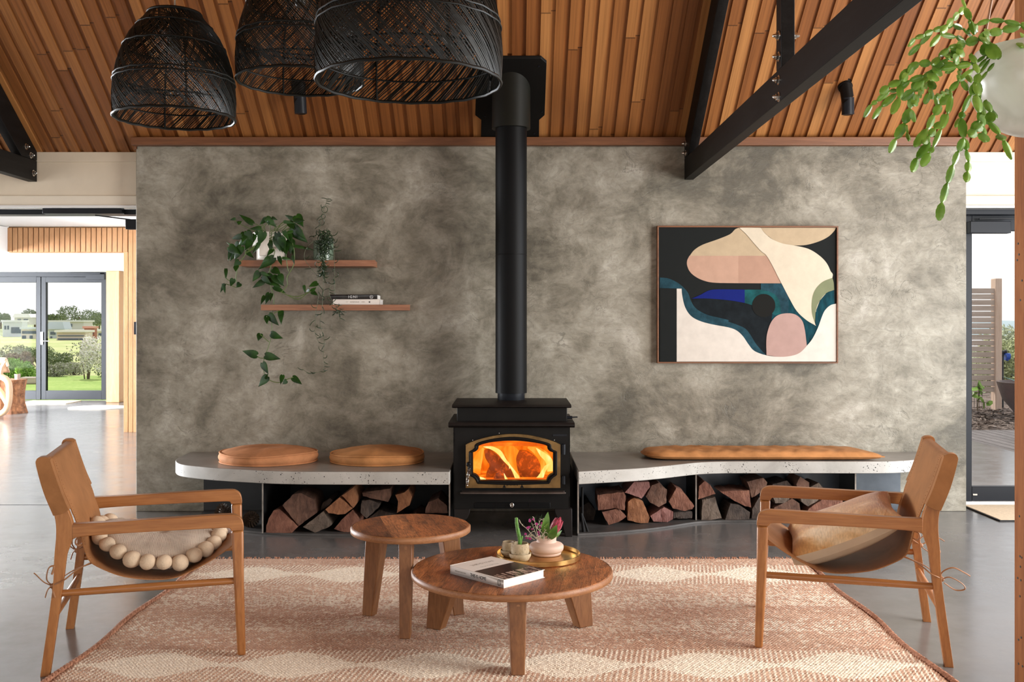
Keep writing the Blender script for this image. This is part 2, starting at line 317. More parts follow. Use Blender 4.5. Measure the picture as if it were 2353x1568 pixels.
# ------------------------------------------------------------------ mesh helpers
class MB:
    def __init__(s): s.v = []; s.f = []; s.mi = []; s.sm = []; s.k = 0; s.smooth = False
    def add(s, vs, fs):
        o = len(s.v); s.v += [tuple(p) for p in vs]; s.f += [tuple(i+o for i in f) for f in fs]
        s.mi += [s.k]*len(fs); s.sm += [s.smooth]*len(fs); return s
    def box(s, c, d, rot=None):
        vs = [Vector((x*d[0]/2, y*d[1]/2, z*d[2]/2)) for x in (-1, 1) for y in (-1, 1) for z in (-1, 1)]
        if rot is not None: vs = [rot @ p for p in vs]
        vs = [p+Vector(c) for p in vs]
        return s.add(vs, [(0, 1, 3, 2), (4, 6, 7, 5), (0, 4, 5, 1), (2, 3, 7, 6), (0, 2, 6, 4), (1, 5, 7, 3)])
    def bb(s, x0, x1, y0, y1, z0, z1): return s.box(((x0+x1)/2, (y0+y1)/2, (z0+z1)/2), (abs(x1-x0), abs(y1-y0), abs(z1-z0)))
    def tube(s, pts, r, n=8, cap=True, closed=False, flat=1.0, up=None):
        pts = [Vector(p) for p in pts]; m = len(pts)
        rs = r if isinstance(r, (list, tuple)) else [r]*m
        vs = []; prev = None
        for i, p in enumerate(pts):
            a = pts[(i-1) % m] if (i > 0 or closed) else p; b = pts[(i+1) % m] if (i < m-1 or closed) else p
            t = (b-a); t = t.normalized() if t.length > 1e-9 else Vector((0, 0, 1))
            if prev is None:
                u = Vector(up) if up is not None else (Vector((0, 0, 1)) if abs(t.z) < .9 else Vector((1, 0, 0)))
            else: u = prev
            u = u-t*u.dot(t)
            if u.length < 1e-6: u = t.orthogonal()
            u.normalize(); w = t.cross(u); prev = u
            for k in range(n):
                q = 2*PI*k/n+PI/n; vs.append(p+(u*math.cos(q)*flat+w*math.sin(q))*rs[i])
        fs = []
        for i in range(m if closed else m-1):
            j = (i+1) % m
            for k in range(n): fs.append((i*n+k, i*n+(k+1) % n, j*n+(k+1) % n, j*n+k))
        if cap and not closed: fs += [tuple(range(n))[::-1], tuple((m-1)*n+k for k in range(n))]
        return s.add(vs, fs)
    def cyl(s, p0, p1, r0, r1=None, n=24): return s.tube([p0, p1], [r0, r0 if r1 is None else r1], n)
    def lathe(s, prof, c=(0, 0, 0), n=40, axis=None, sx=1., sy=1.):
        vs = []; fs = []; c = Vector(c); m = len(prof)
        for r, z in prof:
            for k in range(n):
                a = 2*PI*k/n; p = Vector((r*math.cos(a)*sx, r*math.sin(a)*sy, z))
                vs.append((axis @ p if axis is not None else p)+c)
        for i in range(m-1):
            for k in range(n): fs.append((i*n+k, i*n+(k+1) % n, (i+1)*n+(k+1) % n, (i+1)*n+k))
        fs += [tuple(range(n))[::-1], tuple((m-1)*n+k for k in range(n))]
        return s.add(vs, fs)
    def prism(s, pts, fa, fb):   # pts 2-D, fa/fb map a point to the two ends
        n = len(pts); vs = [fa(*p) for p in pts]+[fb(*p) for p in pts]
        fs = [tuple(range(n)), tuple(range(2*n-1, n-1, -1))]+[(i, i+n, (i+1) % n+n, (i+1) % n) for i in range(n)]
        return s.add(vs, fs)
    def ring(s, outer, inner, fa, fb):  # frame between two equal-length outlines
        n = len(outer); vs = [fa(*p) for p in outer]+[fa(*p) for p in inner]+[fb(*p) for p in outer]+[fb(*p) for p in inner]
        fs = []
        for i in range(n):
            j = (i+1) % n
            fs += [(i, j, n+j, n+i), (2*n+i, 3*n+i, 3*n+j, 2*n+j), (i, 2*n+i, 2*n+j, j), (n+i, n+j, 3*n+j, 3*n+i)]
        return s.add(vs, fs)
    def grid(s, fn, nu, nv, cu=False):
        vs = [fn(i/(nu if cu else nu-1), j/(nv-1)) for j in range(nv) for i in range(nu)]
        fs = [(j*nu+i, j*nu+(i+1) % nu, (j+1)*nu+(i+1) % nu, (j+1)*nu+i) for j in range(nv-1) for i in range(nu if cu else nu-1)]
        return s.add(vs, fs)
    def ball(s, c, r, n=16, m=10, sc=(1, 1, 1), jit=0.):
        prof = []
        vs = []; fs = []
        for j in range(m+1):
            for k in range(n):
                a = PI*j/m; b = 2*PI*k/n; q = 1+jit*(rnd.random()-.5)
                vs.append((c[0]+r*q*sc[0]*math.sin(a)*math.cos(b), c[1]+r*q*sc[1]*math.sin(a)*math.sin(b), c[2]+r*q*sc[2]*math.cos(a)))
        for j in range(m):
            for k in range(n): fs.append((j*n+k, (j+1)*n+k, (j+1)*n+(k+1) % n, j*n+(k+1) % n))
        return s.add(vs, fs)
def obj(name, mb, mat, parent=None, smooth=None, bevel=0., seg=2, loc=None, rot=None, wn=False):
    me = bpy.data.meshes.new(name); me.from_pydata(mb.v, [], mb.f)
    for m in (mat if isinstance(mat, (list, tuple)) else [mat]): me.materials.append(MT[m] if isinstance(m, str) else m)
    me.polygons.foreach_set('material_index', mb.mi)
    bm = bmesh.new(); bm.from_mesh(me); bmesh.ops.remove_doubles(bm, verts=bm.verts, dist=1e-6)
    bmesh.ops.recalc_face_normals(bm, faces=bm.faces)
    ang = R(40) if smooth is None else smooth
    if ang:
        for f in bm.faces: f.smooth = True
        for e in bm.edges:
            if len(e.link_faces) == 2 and e.calc_face_angle(0) > ang: e.smooth = False
    bm.to_mesh(me); bm.free()
    o = bpy.data.objects.new(name, me); col.objects.link(o)
    if parent is not None: o.parent = parent
    if loc is not None: o.location = loc
    if rot is not None: o.rotation_euler = rot
    if bevel:
        b = o.modifiers.new('bevel', 'BEVEL'); b.width = bevel; b.segments = seg; b.limit_method = 'ANGLE'; b.angle_limit = R(35)
        if wn: o.modifiers.new('wn', 'WEIGHTED_NORMAL')
    return o
def tag(o, label, cat, group=None, kind=None):
    if label: o['label'] = label
    if cat: o['category'] = cat
    if group: o['group'] = group
    if kind: o['kind'] = kind
    return o
def thing(name, label, cat, loc=(0, 0, 0), rz=0., group=None, kind=None):
    o = bpy.data.objects.new(name, None); col.objects.link(o); o.location = loc; o.rotation_euler = (0, 0, rz); o.empty_display_size = .1
    return tag(o, label, cat, group, kind)
def struct(name, mb, mat, **k):
    o = obj(name, mb, mat, **k); o['kind'] = 'structure'; return o
def dup(o, parent=None, top=True):
    c = o.copy(); col.objects.link(c)
    if parent is not None: c.parent = parent
    for ch in list(o.children): dup(ch, c)
    return c
def cr(pts, n=6, closed=True, sharp=50):
    """Catmull-Rom through the points, keeping corners sharper than `sharp` degrees."""
    P_ = [Vector(p) for p in pts]; m = len(P_); out = []
    def cor(i):
        if not closed and i in (0, m-1): return True
        a = P_[i]-P_[i-1]; b = P_[(i+1) % m]-P_[i]
        return a.length < 1e-9 or b.length < 1e-9 or a.angle(b) > R(sharp)
    for i in range(m if closed else m-1):
        p1, p2 = P_[i], P_[(i+1) % m]
        p0 = P_[i-1] if not cor(i) else p1-(p2-p1); p3 = P_[(i+2) % m] if not cor((i+1) % m) else p2+(p2-p1)
        for k in range(n):
            t = k/n
            out.append(.5*((2*p1)+(p2-p0)*t+(2*p0-5*p1+4*p2-p3)*t*t+(3*p1-p0-3*p2+p3)*t**3))
    if not closed: out.append(P_[-1])
    return out
def lerp_curve(ts, pts):
    """piecewise smooth interpolation of scalar/vector samples"""
    def f(t):
        if t <= ts[0]: return pts[0]
        for i in range(len(ts)-1):
            if t <= ts[i+1]:
                q = (t-ts[i])/(ts[i+1]-ts[i]); return pts[i]+(pts[i+1]-pts[i])*q
        return pts[-1]
    return f
def text(name, body, size, mat, parent, mtx, ext=.0004, align='CENTER', sx=1., spacing=1., offset=0.):
    c = bpy.data.curves.new(name, 'FONT'); c.body = body; c.size = size; c.extrude = ext; c.align_x = align; c.align_y = 'CENTER'; c.space_character = spacing
    c.offset = offset
    t = bpy.data.objects.new(name+'_tmp', c); col.objects.link(t)
    dg = bpy.context.evaluated_depsgraph_get(); me = bpy.data.meshes.new_from_object(t.evaluated_get(dg))
    bpy.data.objects.remove(t); me.transform(mtx @ Matrix.Diagonal((sx, 1, 1, 1))); me.materials.clear(); me.materials.append(MT[mat])
    o = bpy.data.objects.new(name, me); col.objects.link(o); o.parent = parent; return o
def frame_m(o, x, y):
    """matrix whose local x,y axes are the given directions"""
    x = Vector(x).normalized(); z = x.cross(Vector(y)).normalized(); y = z.cross(x)
    m = Matrix((x, y, z)).transposed().to_4x4(); m.translation = Vector(o); return m
def arrmesh(name, v, f, mats, parent=None, mi=None, smooth=False):
    me = bpy.data.meshes.new(name); me.from_pydata([tuple(p) for p in v], [], [tuple(q) for q in f])
    for m in mats: me.materials.append(MT[m] if isinstance(m, str) else m)
    if mi is not None: me.polygons.foreach_set('material_index', mi)
    if smooth: me.polygons.foreach_set('use_smooth', [True]*len(me.polygons))
    o = bpy.data.objects.new(name, me); col.objects.link(o)
    if parent is not None: o.parent = parent
    return o

# ------------------------------------------------------------------ the setting
WX0, WX1 = -2.777, 3.355           # plaster wall
LX, RX, BY, DY = -6.6, 5.2, -1.55, 7.6
m = MB(); m.bb(-13, RX+.2, BY-.2, 17.75, -.12, 0); struct('floor', m, 'floor')
m = MB(); m.bb(LX, WX0-.01, 7.608, 7.616, -.001, .0012); struct('trim_1', m, 'matedge')
m = MB(); m.bb(WX0, WX1, YW, DY+.15, 0, 2.70); struct('wall_back', m, 'plaster', bevel=.006)
# sloping cedar lining: every board is a face and a sunk lap, 94 mm apart
m = MB(); pw, fw, dp = .0943, .063, .013
nrm = Vector((0, -SL, -1)).normalized()
x = LX-.1
i0 = math.floor(x/pw)
while i0*pw < RX+.1:
    a, b, c = i0*pw, i0*pw+fw, (i0+1)*pw
    for (ya, yb) in ((DY+.12, RIDGE), (RIDGE, BY-.1)):
        q = nrm if ya > RIDGE else Vector((0, SL, -1)).normalized()
        A, B = Vector((0, ya, roof(ya))), Vector((0, yb, roof(yb)))
        if ya > RIDGE: B = Vector((0, yb, roof(yb+1e-4)))
        h = -q*dp
        ex = lambda X, Q: Vector((X, Q.y, Q.z))
        m.add([ex(a, A), ex(b, A), ex(b, B), ex(a, B), ex(b, A)+h, ex(b, B)+h, ex(c, A)+h, ex(c, B)+h, ex(c, A), ex(c, B)],
              [(0, 1, 2, 3), (1, 4, 5, 2), (4, 6, 7, 5), (6, 8, 9, 7)])
        m.add([ex(a, A)+h*4, ex(c, A)+h*4, ex(c, B)+h*4, ex(a, B)+h*4], [(3, 2, 1, 0)])
    i0 += 1
struct('ceiling', m, 'boards', smooth=0)
# timber bead along the top of the plaster wall, with its return at the left end
m = MB(); m.bb(P(302, 0, 7.31).x, P(2226, 0, 7.31).x, 7.295, YW+.02, 2.697, 2.757)
m.bb(P(302, 0, 7.31).x, P(312, 0, 7.31).x+.0, YW, DY-.14, 2.672, 2.757); struct('trim_2', m, 'trimwood', bevel=.004)
# pale bulkheads either side above the glazed openings
def bulk(x0, x1, n):
    m = MB(); m.bb(x0, x1, 7.47, 7.62, 2.33, roof(7.47)-.002); m.bb(x0, x1, 7.455, 7.47, 2.60, roof(7.455)-.002); struct('wall_bulkhead_'+n, m, 'cream', bevel=.002)
    m = MB(); m.bb(x0, x1, 7.45, 7.66, 2.268, 2.345); struct('trim_bulkhead_'+n, m, 'cream2', bevel=.003)
    m = MB(); m.bb(x0, x1, 7.425, 7.46, 2.252, 2.272); struct('trim_edge_'+n, m, 'white', bevel=.004)
    m = MB(); m.bb(x0, x1, 7.52, 7.66, 2.212, 2.252); struct('trim_track_'+n, m, 'darkframe', bevel=.003)
bulk(LX, WX0-.001, 'left'); bulk(WX1+.001, RX, 'right')
# side and rear walls with window openings (behind and beside the camera)
def wall_open(name, ax, pos, a0, a1, zt, openings, mat='cream', th=.15):
    """vertical wall on plane ax=pos from a0..a1, with rectangular openings (u0,u1,z0,z1)"""
    m = MB()
    def bx(u0, u1, z0, z1):
        if u1-u0 < 1e-4 or z1-z0 < 1e-4: return
        if ax == 'x': m.bb(pos, pos+th, u0, u1, z0, z1)
        else: m.bb(u0, u1, pos, pos+th, z0, z1)
    cur = a0
    for (u0, u1, z0, z1) in openings:
        bx(cur, u0, 0, zt); bx(u0, u1, 0, z0); bx(u0, u1, z1, zt); cur = u1
    bx(cur, a1, 0, zt); return struct(name, m, mat)
wall_open('wall_right', 'x', RX, BY, DY, 6.1, [(1.4, 4.2, .1, 4.4), (4.4, 6.9, .1, 2.35)])
wall_open('wall_left', 'x', LX-.15, BY, DY, 6.1, [(-.6, 2.2, .1, 2.35), (2.6, 5.6, .1, 2.35)])
wall_open('wall_rear', 'y', BY-.15, LX, RX, 2.85, [(-5.2, -1.2, .4, 2.3), (-.6, 3.6, .4, 2.3)])
def win(n, ax, pos, u0, u1, z0, z1):
    r = thing('window_%d' % n, None, None, kind='structure')
    m = MB(); t = .05
    def bx(a, b, c, d):
        if ax == 'x': m.bb(pos-.03, pos+.03, a, b, c, d)
        else: m.bb(a, b, pos-.03, pos+.03, c, d)
    bx(u0, u1, z0, z0+t); bx(u0, u1, z1-t, z1); bx(u0, u0+t, z0+t, z1-t); bx(u1-t, u1, z0+t, z1-t); um = (u0+u1)/2; bx(um-t/2, um+t/2, z0+t, z1-t)
    obj('window_frame', m, 'darkframe', r)
k = 3
for a in (('x', RX+.08, 1.4, 4.2, .1, 4.4), ('x', RX+.08, 4.4, 6.9, .1, 2.35), ('x', LX-.08, -.6, 2.2, .1, 2.35), ('x', LX-.08, 2.6, 5.6, .1, 2.35), ('y', BY-.08, -5.2, -1.2, .4, 2.3), ('y', BY-.08, -.6, 3.6, .4, 2.3)):
    win(k, *a); k += 1
# ---- far room beyond the left opening
FD, FX = 12.66, 17.7
m = MB(); m.bb(-13, -2.6, DY+.1, FD+.1, 2.61, 2.72); struct('ceiling_far', m, 'white')
m = MB(); m.bb(-13, -2.6, FD+.061, FX+.1, 2.285, 2.40); struct('ceiling_entry', m, 'white')
m = MB(); m.bb(-13, -6.40, 7.8, FD+.0, 2.29, 2.602); struct('trim_far_bulkhead', m, 'white')
m = MB(); m.bb(-6.4, -2.6, FD, FD+.06, 2.28, 2.62); struct('wall_far_fascia', m, 'palewood')
sl = thing('slat_screen', 'pine batten screen of vertical slats across the far bulkhead and down its corner', 'slat screen', (-4.9, FD, 0))
zt, zb = 2.595, 2.288
for i in range(23):
    x0 = P(20+i*12.03, 0, FD).x; m = MB(); full = i > 21
    m.bb(x0, x0+.056, FD-.032, FD-.002, zb, zt); s_ = obj('slat', m, 'slatwood', sl, bevel=.002)
    s_.matrix_parent_inverse = Matrix.Translation((4.9, -FD, 0))
for px in (284.5, 295.5, 306.):
    m = MB(); x0 = P(px, 0, FD-.03).x; m.bb(x0, x0+.053, FD-.037, FD-.002, 0.0, zt if px > 290 else zb)
    s_ = obj('slat', m, 'slatwood', sl, bevel=.002); s_.matrix_parent_inverse = Matrix.Translation((4.9, -FD, 0))
m = MB(); m.bb(P(284.5, 0, FD).x+.01, -4.2, FD, FD+.1, 0, 2.6); struct('wall_far_corner', m, 'darkframe')
m = MB(); m.bb(P(309.5, 0, FD-.1).x-.02, P(309.5, 0, FD-.1).x+.06, FD-.075, FD-.035, 1.24, 1.4); sw = obj('wall_switch', m, 'darkframe'); tag(sw, 'black wall switch plate at the edge of the pine slats', 'switch')
m = MB(); m.bb(-6.86, -2.6, FX-.05, FX+.1, 0, 2.3); m.bb(-13, -9.62, FX-.05, FX+.1, 0, 2.3); struct('wall_far', m, 'white')
wall_open('wall_far_left', 'x', -13.15, 7.6, FX, 2.7, [(8.3, 12.4, .1, 2.25), (13.2, 17.2, .1, 2.2)], 'white')
m = MB(); m.bb(-2.75, -2.6, DY+.1, FX, 0, 2.7); struct('wall_far_right', m, 'white')
m = MB(); m.bb(P(246, 0, 17.3).x, P(277, 0, 17.3).x, 17.25, 17.5, 0, 2.285); tag(obj('timber_post', m, 'palewood', bevel=.01), 'pale varnished timber post beside the far glass doors', 'post')
# far double doors
dr = thing('door_1', None, None, kind='structure'); dr.location = (-8.35, FX, 0)
def dbox(name, x0, x1, y0, y1, z0, z1, mat, par):
    m = MB(); m.bb(x0+8.35, x1+8.35, y0-FX, y1-FX, z0, z1); return obj(name, m, mat, par, bevel=.004)
xL, xM, xR_ = -9.6, P(97, 0, FX).x, P(247, 0, FX).x
dbox('frame', xL, xR_, FX-.03, FX+.06, 2.20, 2.285, 'darkframe', dr)
for (a, b) in ((xL, xM), (xM, xR_)):
    f = .085; zb0 = .02
    lf = MB()
    for (x0, x1, z0, z1) in ((a+.005, a+f, zb0, 2.2), (b-f, b-.005, zb0, 2.2), (a+f, b-f, zb0, .18), (a+f, b-f, 2.10, 2.2)): lf.bb(x0+8.35, x1+8.35, -.05, .03, z0, z1)
    l = obj('door_leaf', lf, 'darkframe', dr, bevel=.004)
    m = MB(); m.bb(a+f+8.35, b-f+8.35, -.012, -.004, .18, 2.10); obj('pane', m, 'clear', l)
hd = MB(); hx = P(99, 0, FX).x+8.35; hd.bb(hx-.012, hx+.025, -.07, -.05, 1.0, 1.22); hd.cyl((hx+.006, -.09, 1.06), (hx+.15, -.09, 1.06), .011, n=10); hd.cyl((hx+.006, -.05, 1.06), (hx+.006, -.1, 1.06), .011, n=10)
obj('handle', hd, 'chrome', dr)
m = MB(); m.bb(P(204, 0, FX).x+8.35, xR_+8.35-.01, -.13, -.05, 2.15, 2.24); m.bb(P(158, 0, FX).x+8.35, P(235, 0, FX).x+8.35, -.1, -.07, 2.245, 2.265); obj('door_closer', m, 'darkframe', dr)
# right glass door beside the plaster wall
d2 = thing('door_2', None, None, (3.5, 7.66, 0), kind='structure')
m = MB(); xa = P(2222, 0, 7.64).x-3.5
for (x0, x1, z0, z1) in ((xa-.02, xa+.038, .0, 2.25), (xa+.038, 1.2, .025, .135), (xa+.038, 1.2, 2.10, 2.25), (1.2, 1.26, 0, 2.25)): m.bb(x0, x1, -.02, .04, z0, z1)
obj('door_frame', m, 'darkframe', d2, bevel=.003)
m = MB(); m.bb(xa+.038, 1.2, .005, .012, .135, 2.10); obj('pane', m, 'clear', d2)
m = MB(); m.bb(xa-.01, P(2318, 0, 7.6).x-3.5, -.1, -.03, 2.075, 2.165); obj('door_closer', m, 'darkframe', d2, bevel=.004)
m = MB(); m.cyl((P(2250, 0, 7.6).x-3.5, -.06, 2.185), (P(2335, 0, 7.6).x-3.5, -.06, 2.19), .006, n=8); obj('closer_arm', m, 'steel', d2)
m = MB(); m.bb(xa-.02, 1.3, -.05, .1, .0, .022); obj('threshold', m, 'white', d2)
m = MB(); m.bb(P(2241, 0, 7.6).x-3.5, P(2251, 0, 7.6).x-3.5, -.024, -.02, .068, .080); obj('latch', m, 'chrome', d2)
# closer and open leaf end at the left opening
cl = thing('door_closer', 'black overhead door closer with thin arm under the left track', 'door closer', (-3.2, 7.519, 2.2))
m = MB(); m.bb(P(103, 0, 7.5).x+3.2, P(284, 0, 7.5).x+3.2, -.06, .0, .012, .056); obj('closer_body', m, 'darkframe', cl, bevel=.003)
m = MB(); m.tube([P(219, 495, 7.52)-Vector((-3.2, 7.519, 2.2)), P(300, 505, 7.52)-Vector((-3.2, 7.519, 2.2))], .005, 8); obj('closer_arm', m, 'steel', cl)
m = MB(); q = P(296, 506, 7.53); m.bb(q.x+3.2, P(312, 0, 7.53).x+3.2+.03, -.06, .0, q.z-2.2-.075, q.z-2.2); obj('arm_bracket', m, 'darkframe', cl, bevel=.003)
def wp(o, root):
    """parent o to root keeping the world coordinates its mesh was built in"""
    o.parent = root; o.matrix_parent_inverse = (Matrix.Translation(root.location) @ root.rotation_euler.to_matrix().to_4x4()).inverted(); return o
# ------------------------------------------------------------------ roof trusses
def bolt(p, dirx, r=.019):
    m = MB(); p = Vector(p); d = Vector((dirx, 0, 0)) if not isinstance(dirx, Vector) else dirx
    m.cyl(p, p+d*.004, r*1.25, n=16); m.cyl(p+d*.004, p+d*.016, r*.85, n=6)
    m.tube([p+d*.016, p+d*.028, p+d*.033], [r*.48, r*.42, r*.1], 10); return m
def truss(x0, x1, yend, label, webs, bolts):
    t = thing('roof_truss', label, 'roof truss', (x0, yend, 2.45), 0, 'black roof trusses')
    zb, zt = 2.447, 2.603; yf = -1.3
    m = MB(); m.prism([(yend, zb), (yend, zt), (yf, zt), (yf, zb)], lambda a, b: Vector((x0, a, b)), lambda a, b: Vector((x1, a, b)))
    wp(obj('bottom_chord', m, 'beam', bevel=.003), t)
    dv = .235; m = MB()
    pr = [(yend, roof(yend)-.012), (yend, zt+.001), (yend-.16, zt+.001+.0)]
    ya = yend-.16; yb = RIDGE
    pts = [(yend, zt+.002), (yend, roof(yend)-.014), (yb, roof(yb+1e-4)-.014), (yb, roof(yb+1e-4)-dv-.014), ((roof(yend)-.014-dv-zt-.002)/SL+yend, zt+.002)]
    m.prism(pts, lambda a, b: Vector((x0, a, b)), lambda a, b: Vector((x1, a, b)))
    wp(obj('rafter', m, 'beam', bevel=.003), t)
    m = MB(); pts = [(BY, roof(BY)-.014), (yb, roof(yb)-.014), (yb, roof(yb)-dv-.014), (BY+.4, roof(BY+.4)-dv-.014), (BY, roof(BY)-.2)]
    m.prism(pts, lambda a, b: Vector((x0, a, b)), lambda a, b: Vector((x1, a, b))); wp(obj('rafter', m, 'beam', bevel=.003), t)
    for (ya, yb) in webs:
        m = MB(); m.prism([(ya, zt+.001), (ya, roof(ya)-dv-.02), (yb, roof(yb)-dv-.02), (yb, zt+.001)], lambda a, b: Vector((x0+.001, a, b)), lambda a, b: Vector((x1-.001, a, b)))
        wp(obj('post', m, 'beam', bevel=.003), t)
    for (p, d) in bolts: wp(obj('bolt', bolt(p, d), 'chrome'), t)
XR = P(1573, 0, 7.33).x
ptb = [(P(1786, y, 4.735), -1) for y in (82, 130)]+[(P(1786, y, 4.735), -1) for y in (184, 222.6)]
B = [(Vector((XR, p.y, p.z)), -1) for p, d in ptb]+[(Vector((XR+.066, 4.735, p.z)), 1) for p, d in ptb[:2]]
B += [(Vector((XR, 7.27, P(0, 330, 7.27).z)), -1), (Vector((XR, 7.27, P(0, 352, 7.27).z)), -1)]
truss(XR, XR+.066, 7.335, 'black timber roof truss ending against the plaster wall above the painting', [(4.70, 4.79), (1.1, 1.19)], B)
XL = P(85, 0, 7.44).x
BL = []
for (px, py) in ((59, 337), (70, 357), (76, 398)):
    d = F*XL/(px-CX); BL.append((P(px, py, d), 1))
truss(XL-.066, XL, 7.44, 'black timber roof truss above the far left doorway, ending on the cream bulkhead', [(4.70, 4.79), (1.1, 1.19)], BL)
# ------------------------------------------------------------------ rattan pendant lamps
def pendant(cx, cy, zb, dia, hgt, label, n, seed, cut=1.0):
    t = thing('pendant_lamp', label, 'pendant lamp', (cx, cy, zb), 0, 'black rattan pendant lamps'); rr = random.Random(seed)
    ts = [0, .04, .12, .22, .35, .5, .66, .82, 1.0]; rsv = [.43, .47, .60, .73, .84, .925, .98, 1.0, .985]
    rad = lambda q: lerp_curve(ts, rsv)(q)*dia/2
    zz = lambda q: hgt*(1-q)
    m = MB(); K = 18; tw = 1.75
    for i in range(n):
        a0 = 2*PI*i/n+rr.uniform(-.35, .35)*2*PI/n; r = .0023*rr.uniform(.8, 1.2)*(dia/.6)
        pts = []
        for k in range(K+1):
            q = k/K; a = a0+tw*q+.02*math.sin(q*9+i); pts.append((rad(q)*math.cos(a), rad(q)*math.sin(a), zz(q)))
        m.tube(pts, r, 4, cap=False)
    # dense reverse weave in the upper and middle bands, as the photo shows
    for (qa, qb, nn) in ((.62, .70, n//2), (.30, .36, n//2)):
        for i in range(nn):
            a0 = 2*PI*i/nn; pts = []
            for k in range(7):
                q = qa+(qb-qa)*k/6; a = a0-tw*.9*q; pts.append((rad(q)*.985*math.cos(a), rad(q)*.985*math.sin(a), zz(q)))
            m.tube(pts, .0018, 4, cap=False)
    obj('woven_shade', m, 'rattan', t, smooth=0)
    def hoop(q, r, k=1., wav=0.):
        m = MB(); N = 72
        m.tube([(rad(q)*k*math.cos(2*PI*j/N), rad(q)*k*math.sin(2*PI*j/N), zz(q)+wav*math.sin(j*PI/2)) for j in range(N)], r, 6, closed=True); return m
    for q in (.13, .33, .62, .66): obj('hoop', hoop(q, .0042, 1.006, .0015), 'rattan', t)
    obj('hoop', hoop(.86, .004, .985), 'rattan', t)
    m = hoop(1., .0065, 1.0, .0015); obj('rim', m, 'rattan', t)
    m = hoop(0., .0065); m.lathe([(.0, 0), (rad(0)*.30, 0), (rad(0)*.30, .006), (0, .006)], (0, 0, hgt-.006), 20)
    for j in range(10):
        a = 2*PI*j/10; m.tube([(rad(0)*.25*math.cos(a), rad(0)*.25*math.sin(a), hgt), (rad(0)*math.cos(a), rad(0)*math.sin(a), hgt)], .003, 5)
    obj('top_ring', m, 'rattan', t)
    for j in range(4):
        a = 2*PI*j/4+.5; m = MB(); m.tube([(rad(k/12)*.975*math.cos(a), rad(k/12)*.975*math.sin(a), zz(k/12)) for k in range(13)], .0045, 6); obj('frame_rib', m, 'rattan', t)
    m = MB(); m.cyl((0, 0, hgt-.10), (0, 0, hgt), .022, n=16); obj('lamp_holder', m, 'black', t)
    m = MB(); m.ball((0, 0, hgt-.14), .028, 16, 10, (1, 1, 1.25)); obj('bulb', m, plain('smoked_bulb', (.05, .035, .02, 1), .15), t)
    zr = roof(cy)-zb
    m = MB(); m.cyl((0, 0, hgt), (0, 0, zr), .0035, n=8); obj('lamp_cord', m, plain('grey_flex', (.30, .25, .19, 1), .6) if 'cordm' not in MT else MT['cordm'], t)
    m = MB(); m.cyl((0, 0, zr-.03), (0, 0, zr+.03), .05, n=24); obj('ceiling_rose', m, 'black', t)
p = P(401.5, 272, 4.33); pendant(p.x, 4.33, 2.286, .515, .452, 'small black woven rattan pendant lamp, the leftmost and lowest-topped of three', 190, 1)
p = P(690, 186, 4.42); pendant(p.x, 4.42, 2.468, .56, .50, 'black woven rattan pendant lamp partly hidden behind the biggest one', 200, 2)
p = P(940, 190, 3.73); pendant(p.x, 3.73, 2.297, .70, .60, 'largest and nearest black woven rattan pendant lamp, left of the stove flue', 230, 3)
# ------------------------------------------------------------------ ceiling spotlights
def spot(px, py, label):
    b = C(px, py); t = thing('ceiling_spotlight', label, 'spotlight', b, 0, 'black ceiling spotlights')
    m = MB(); n_ = nrm; r = .043
    a = Vector((0, 0, .03)); d = Vector((.10, -.12, -1)).normalized()
    # the lower rim of the fixed tube is cut on a slant
    N = 28; u = d.orthogonal().normalized(); w = d.cross(u); top = []; bot = []
    for k in range(N):
        q = 2*PI*k/N; o_ = (u*math.cos(q)+w*math.sin(q))*r; top.append(a+o_-d*.04); bot.append(a+o_+d*(.135-.6*o_.x))
    m.add(top+bot, [(k, (k+1) % N, N+(k+1) % N, N+k) for k in range(N)]+[tuple(range(N))[::-1], tuple(range(N, 2*N))]); obj('fixed_tube', m, 'black', t)
    m = MB(); e = a+d*.137; d2_ = Vector((.04, .10, -1)).normalized(); m.cyl(e-d2_*.02, e+d2_*.095, r*.985, n=28); m.k = 1
    m.lathe([(.0, 0), (r*.78, 0), (r*.78, .001)], e+d2_*.0955, 20); obj('tilting_head', m, ['darkframe', 'black'], t)
    m = MB(); m.cyl(Vector(n_)*-.01, Vector(n_)*.012, .05, n=28); obj('base_plate', m, 'black', t)
spot(686, 196, 'black tubular spotlight on the boards below the middle pendant lamp')
spot(1942, 198, 'black tubular spotlight on the boards between truss and hanging plant')
# ------------------------------------------------------------------ flue and its ceiling plate
fl = thing('stove_flue', 'tall black flue pipe rising from the wood stove to the boarded ceiling', 'flue', (-.006, 6.95, .83))
m = MB(); m.lathe([(.0, .0), (.090, .0), (.095, .015), (.095, .10), (0, .10)], (0, 0, .015), 40); obj('collar', m, 'darkframe', fl)
m = MB(); r = .1095; m.lathe([(.08, .075), (r, .075), (r, 1.03), (r+.001, 1.035), (r-.001, 1.04), (r, 1.045), (r, 1.98), (.08, 1.98)], (0, 0, 0), 48); obj('pipe', m, 'flue', fl)
SLV = plain('sleeve_paint', (.009, .0088, .006, 1), .5, var=.1); SLV.node_tree.nodes['Principled BSDF'].inputs['Specular IOR Level'].default_value = .18
m = MB(); r = .134; z1 = P(0, 288, 6.82).z-.83; N = 48; vs = []
for k in range(N):
    q = 2*PI*k/N; x, y = r*math.cos(q), r*math.sin(q); vs.append((x, y, z1)); 
for k in range(N):
    q = 2*PI*k/N; x, y = r*math.cos(q), r*math.sin(q); vs.append((x, y, roof(6.95+y)-.83-.01))
for k in range(N):
    q = 2*PI*k/N; vs.append((.11*math.cos(q), .11*math.sin(q), z1))
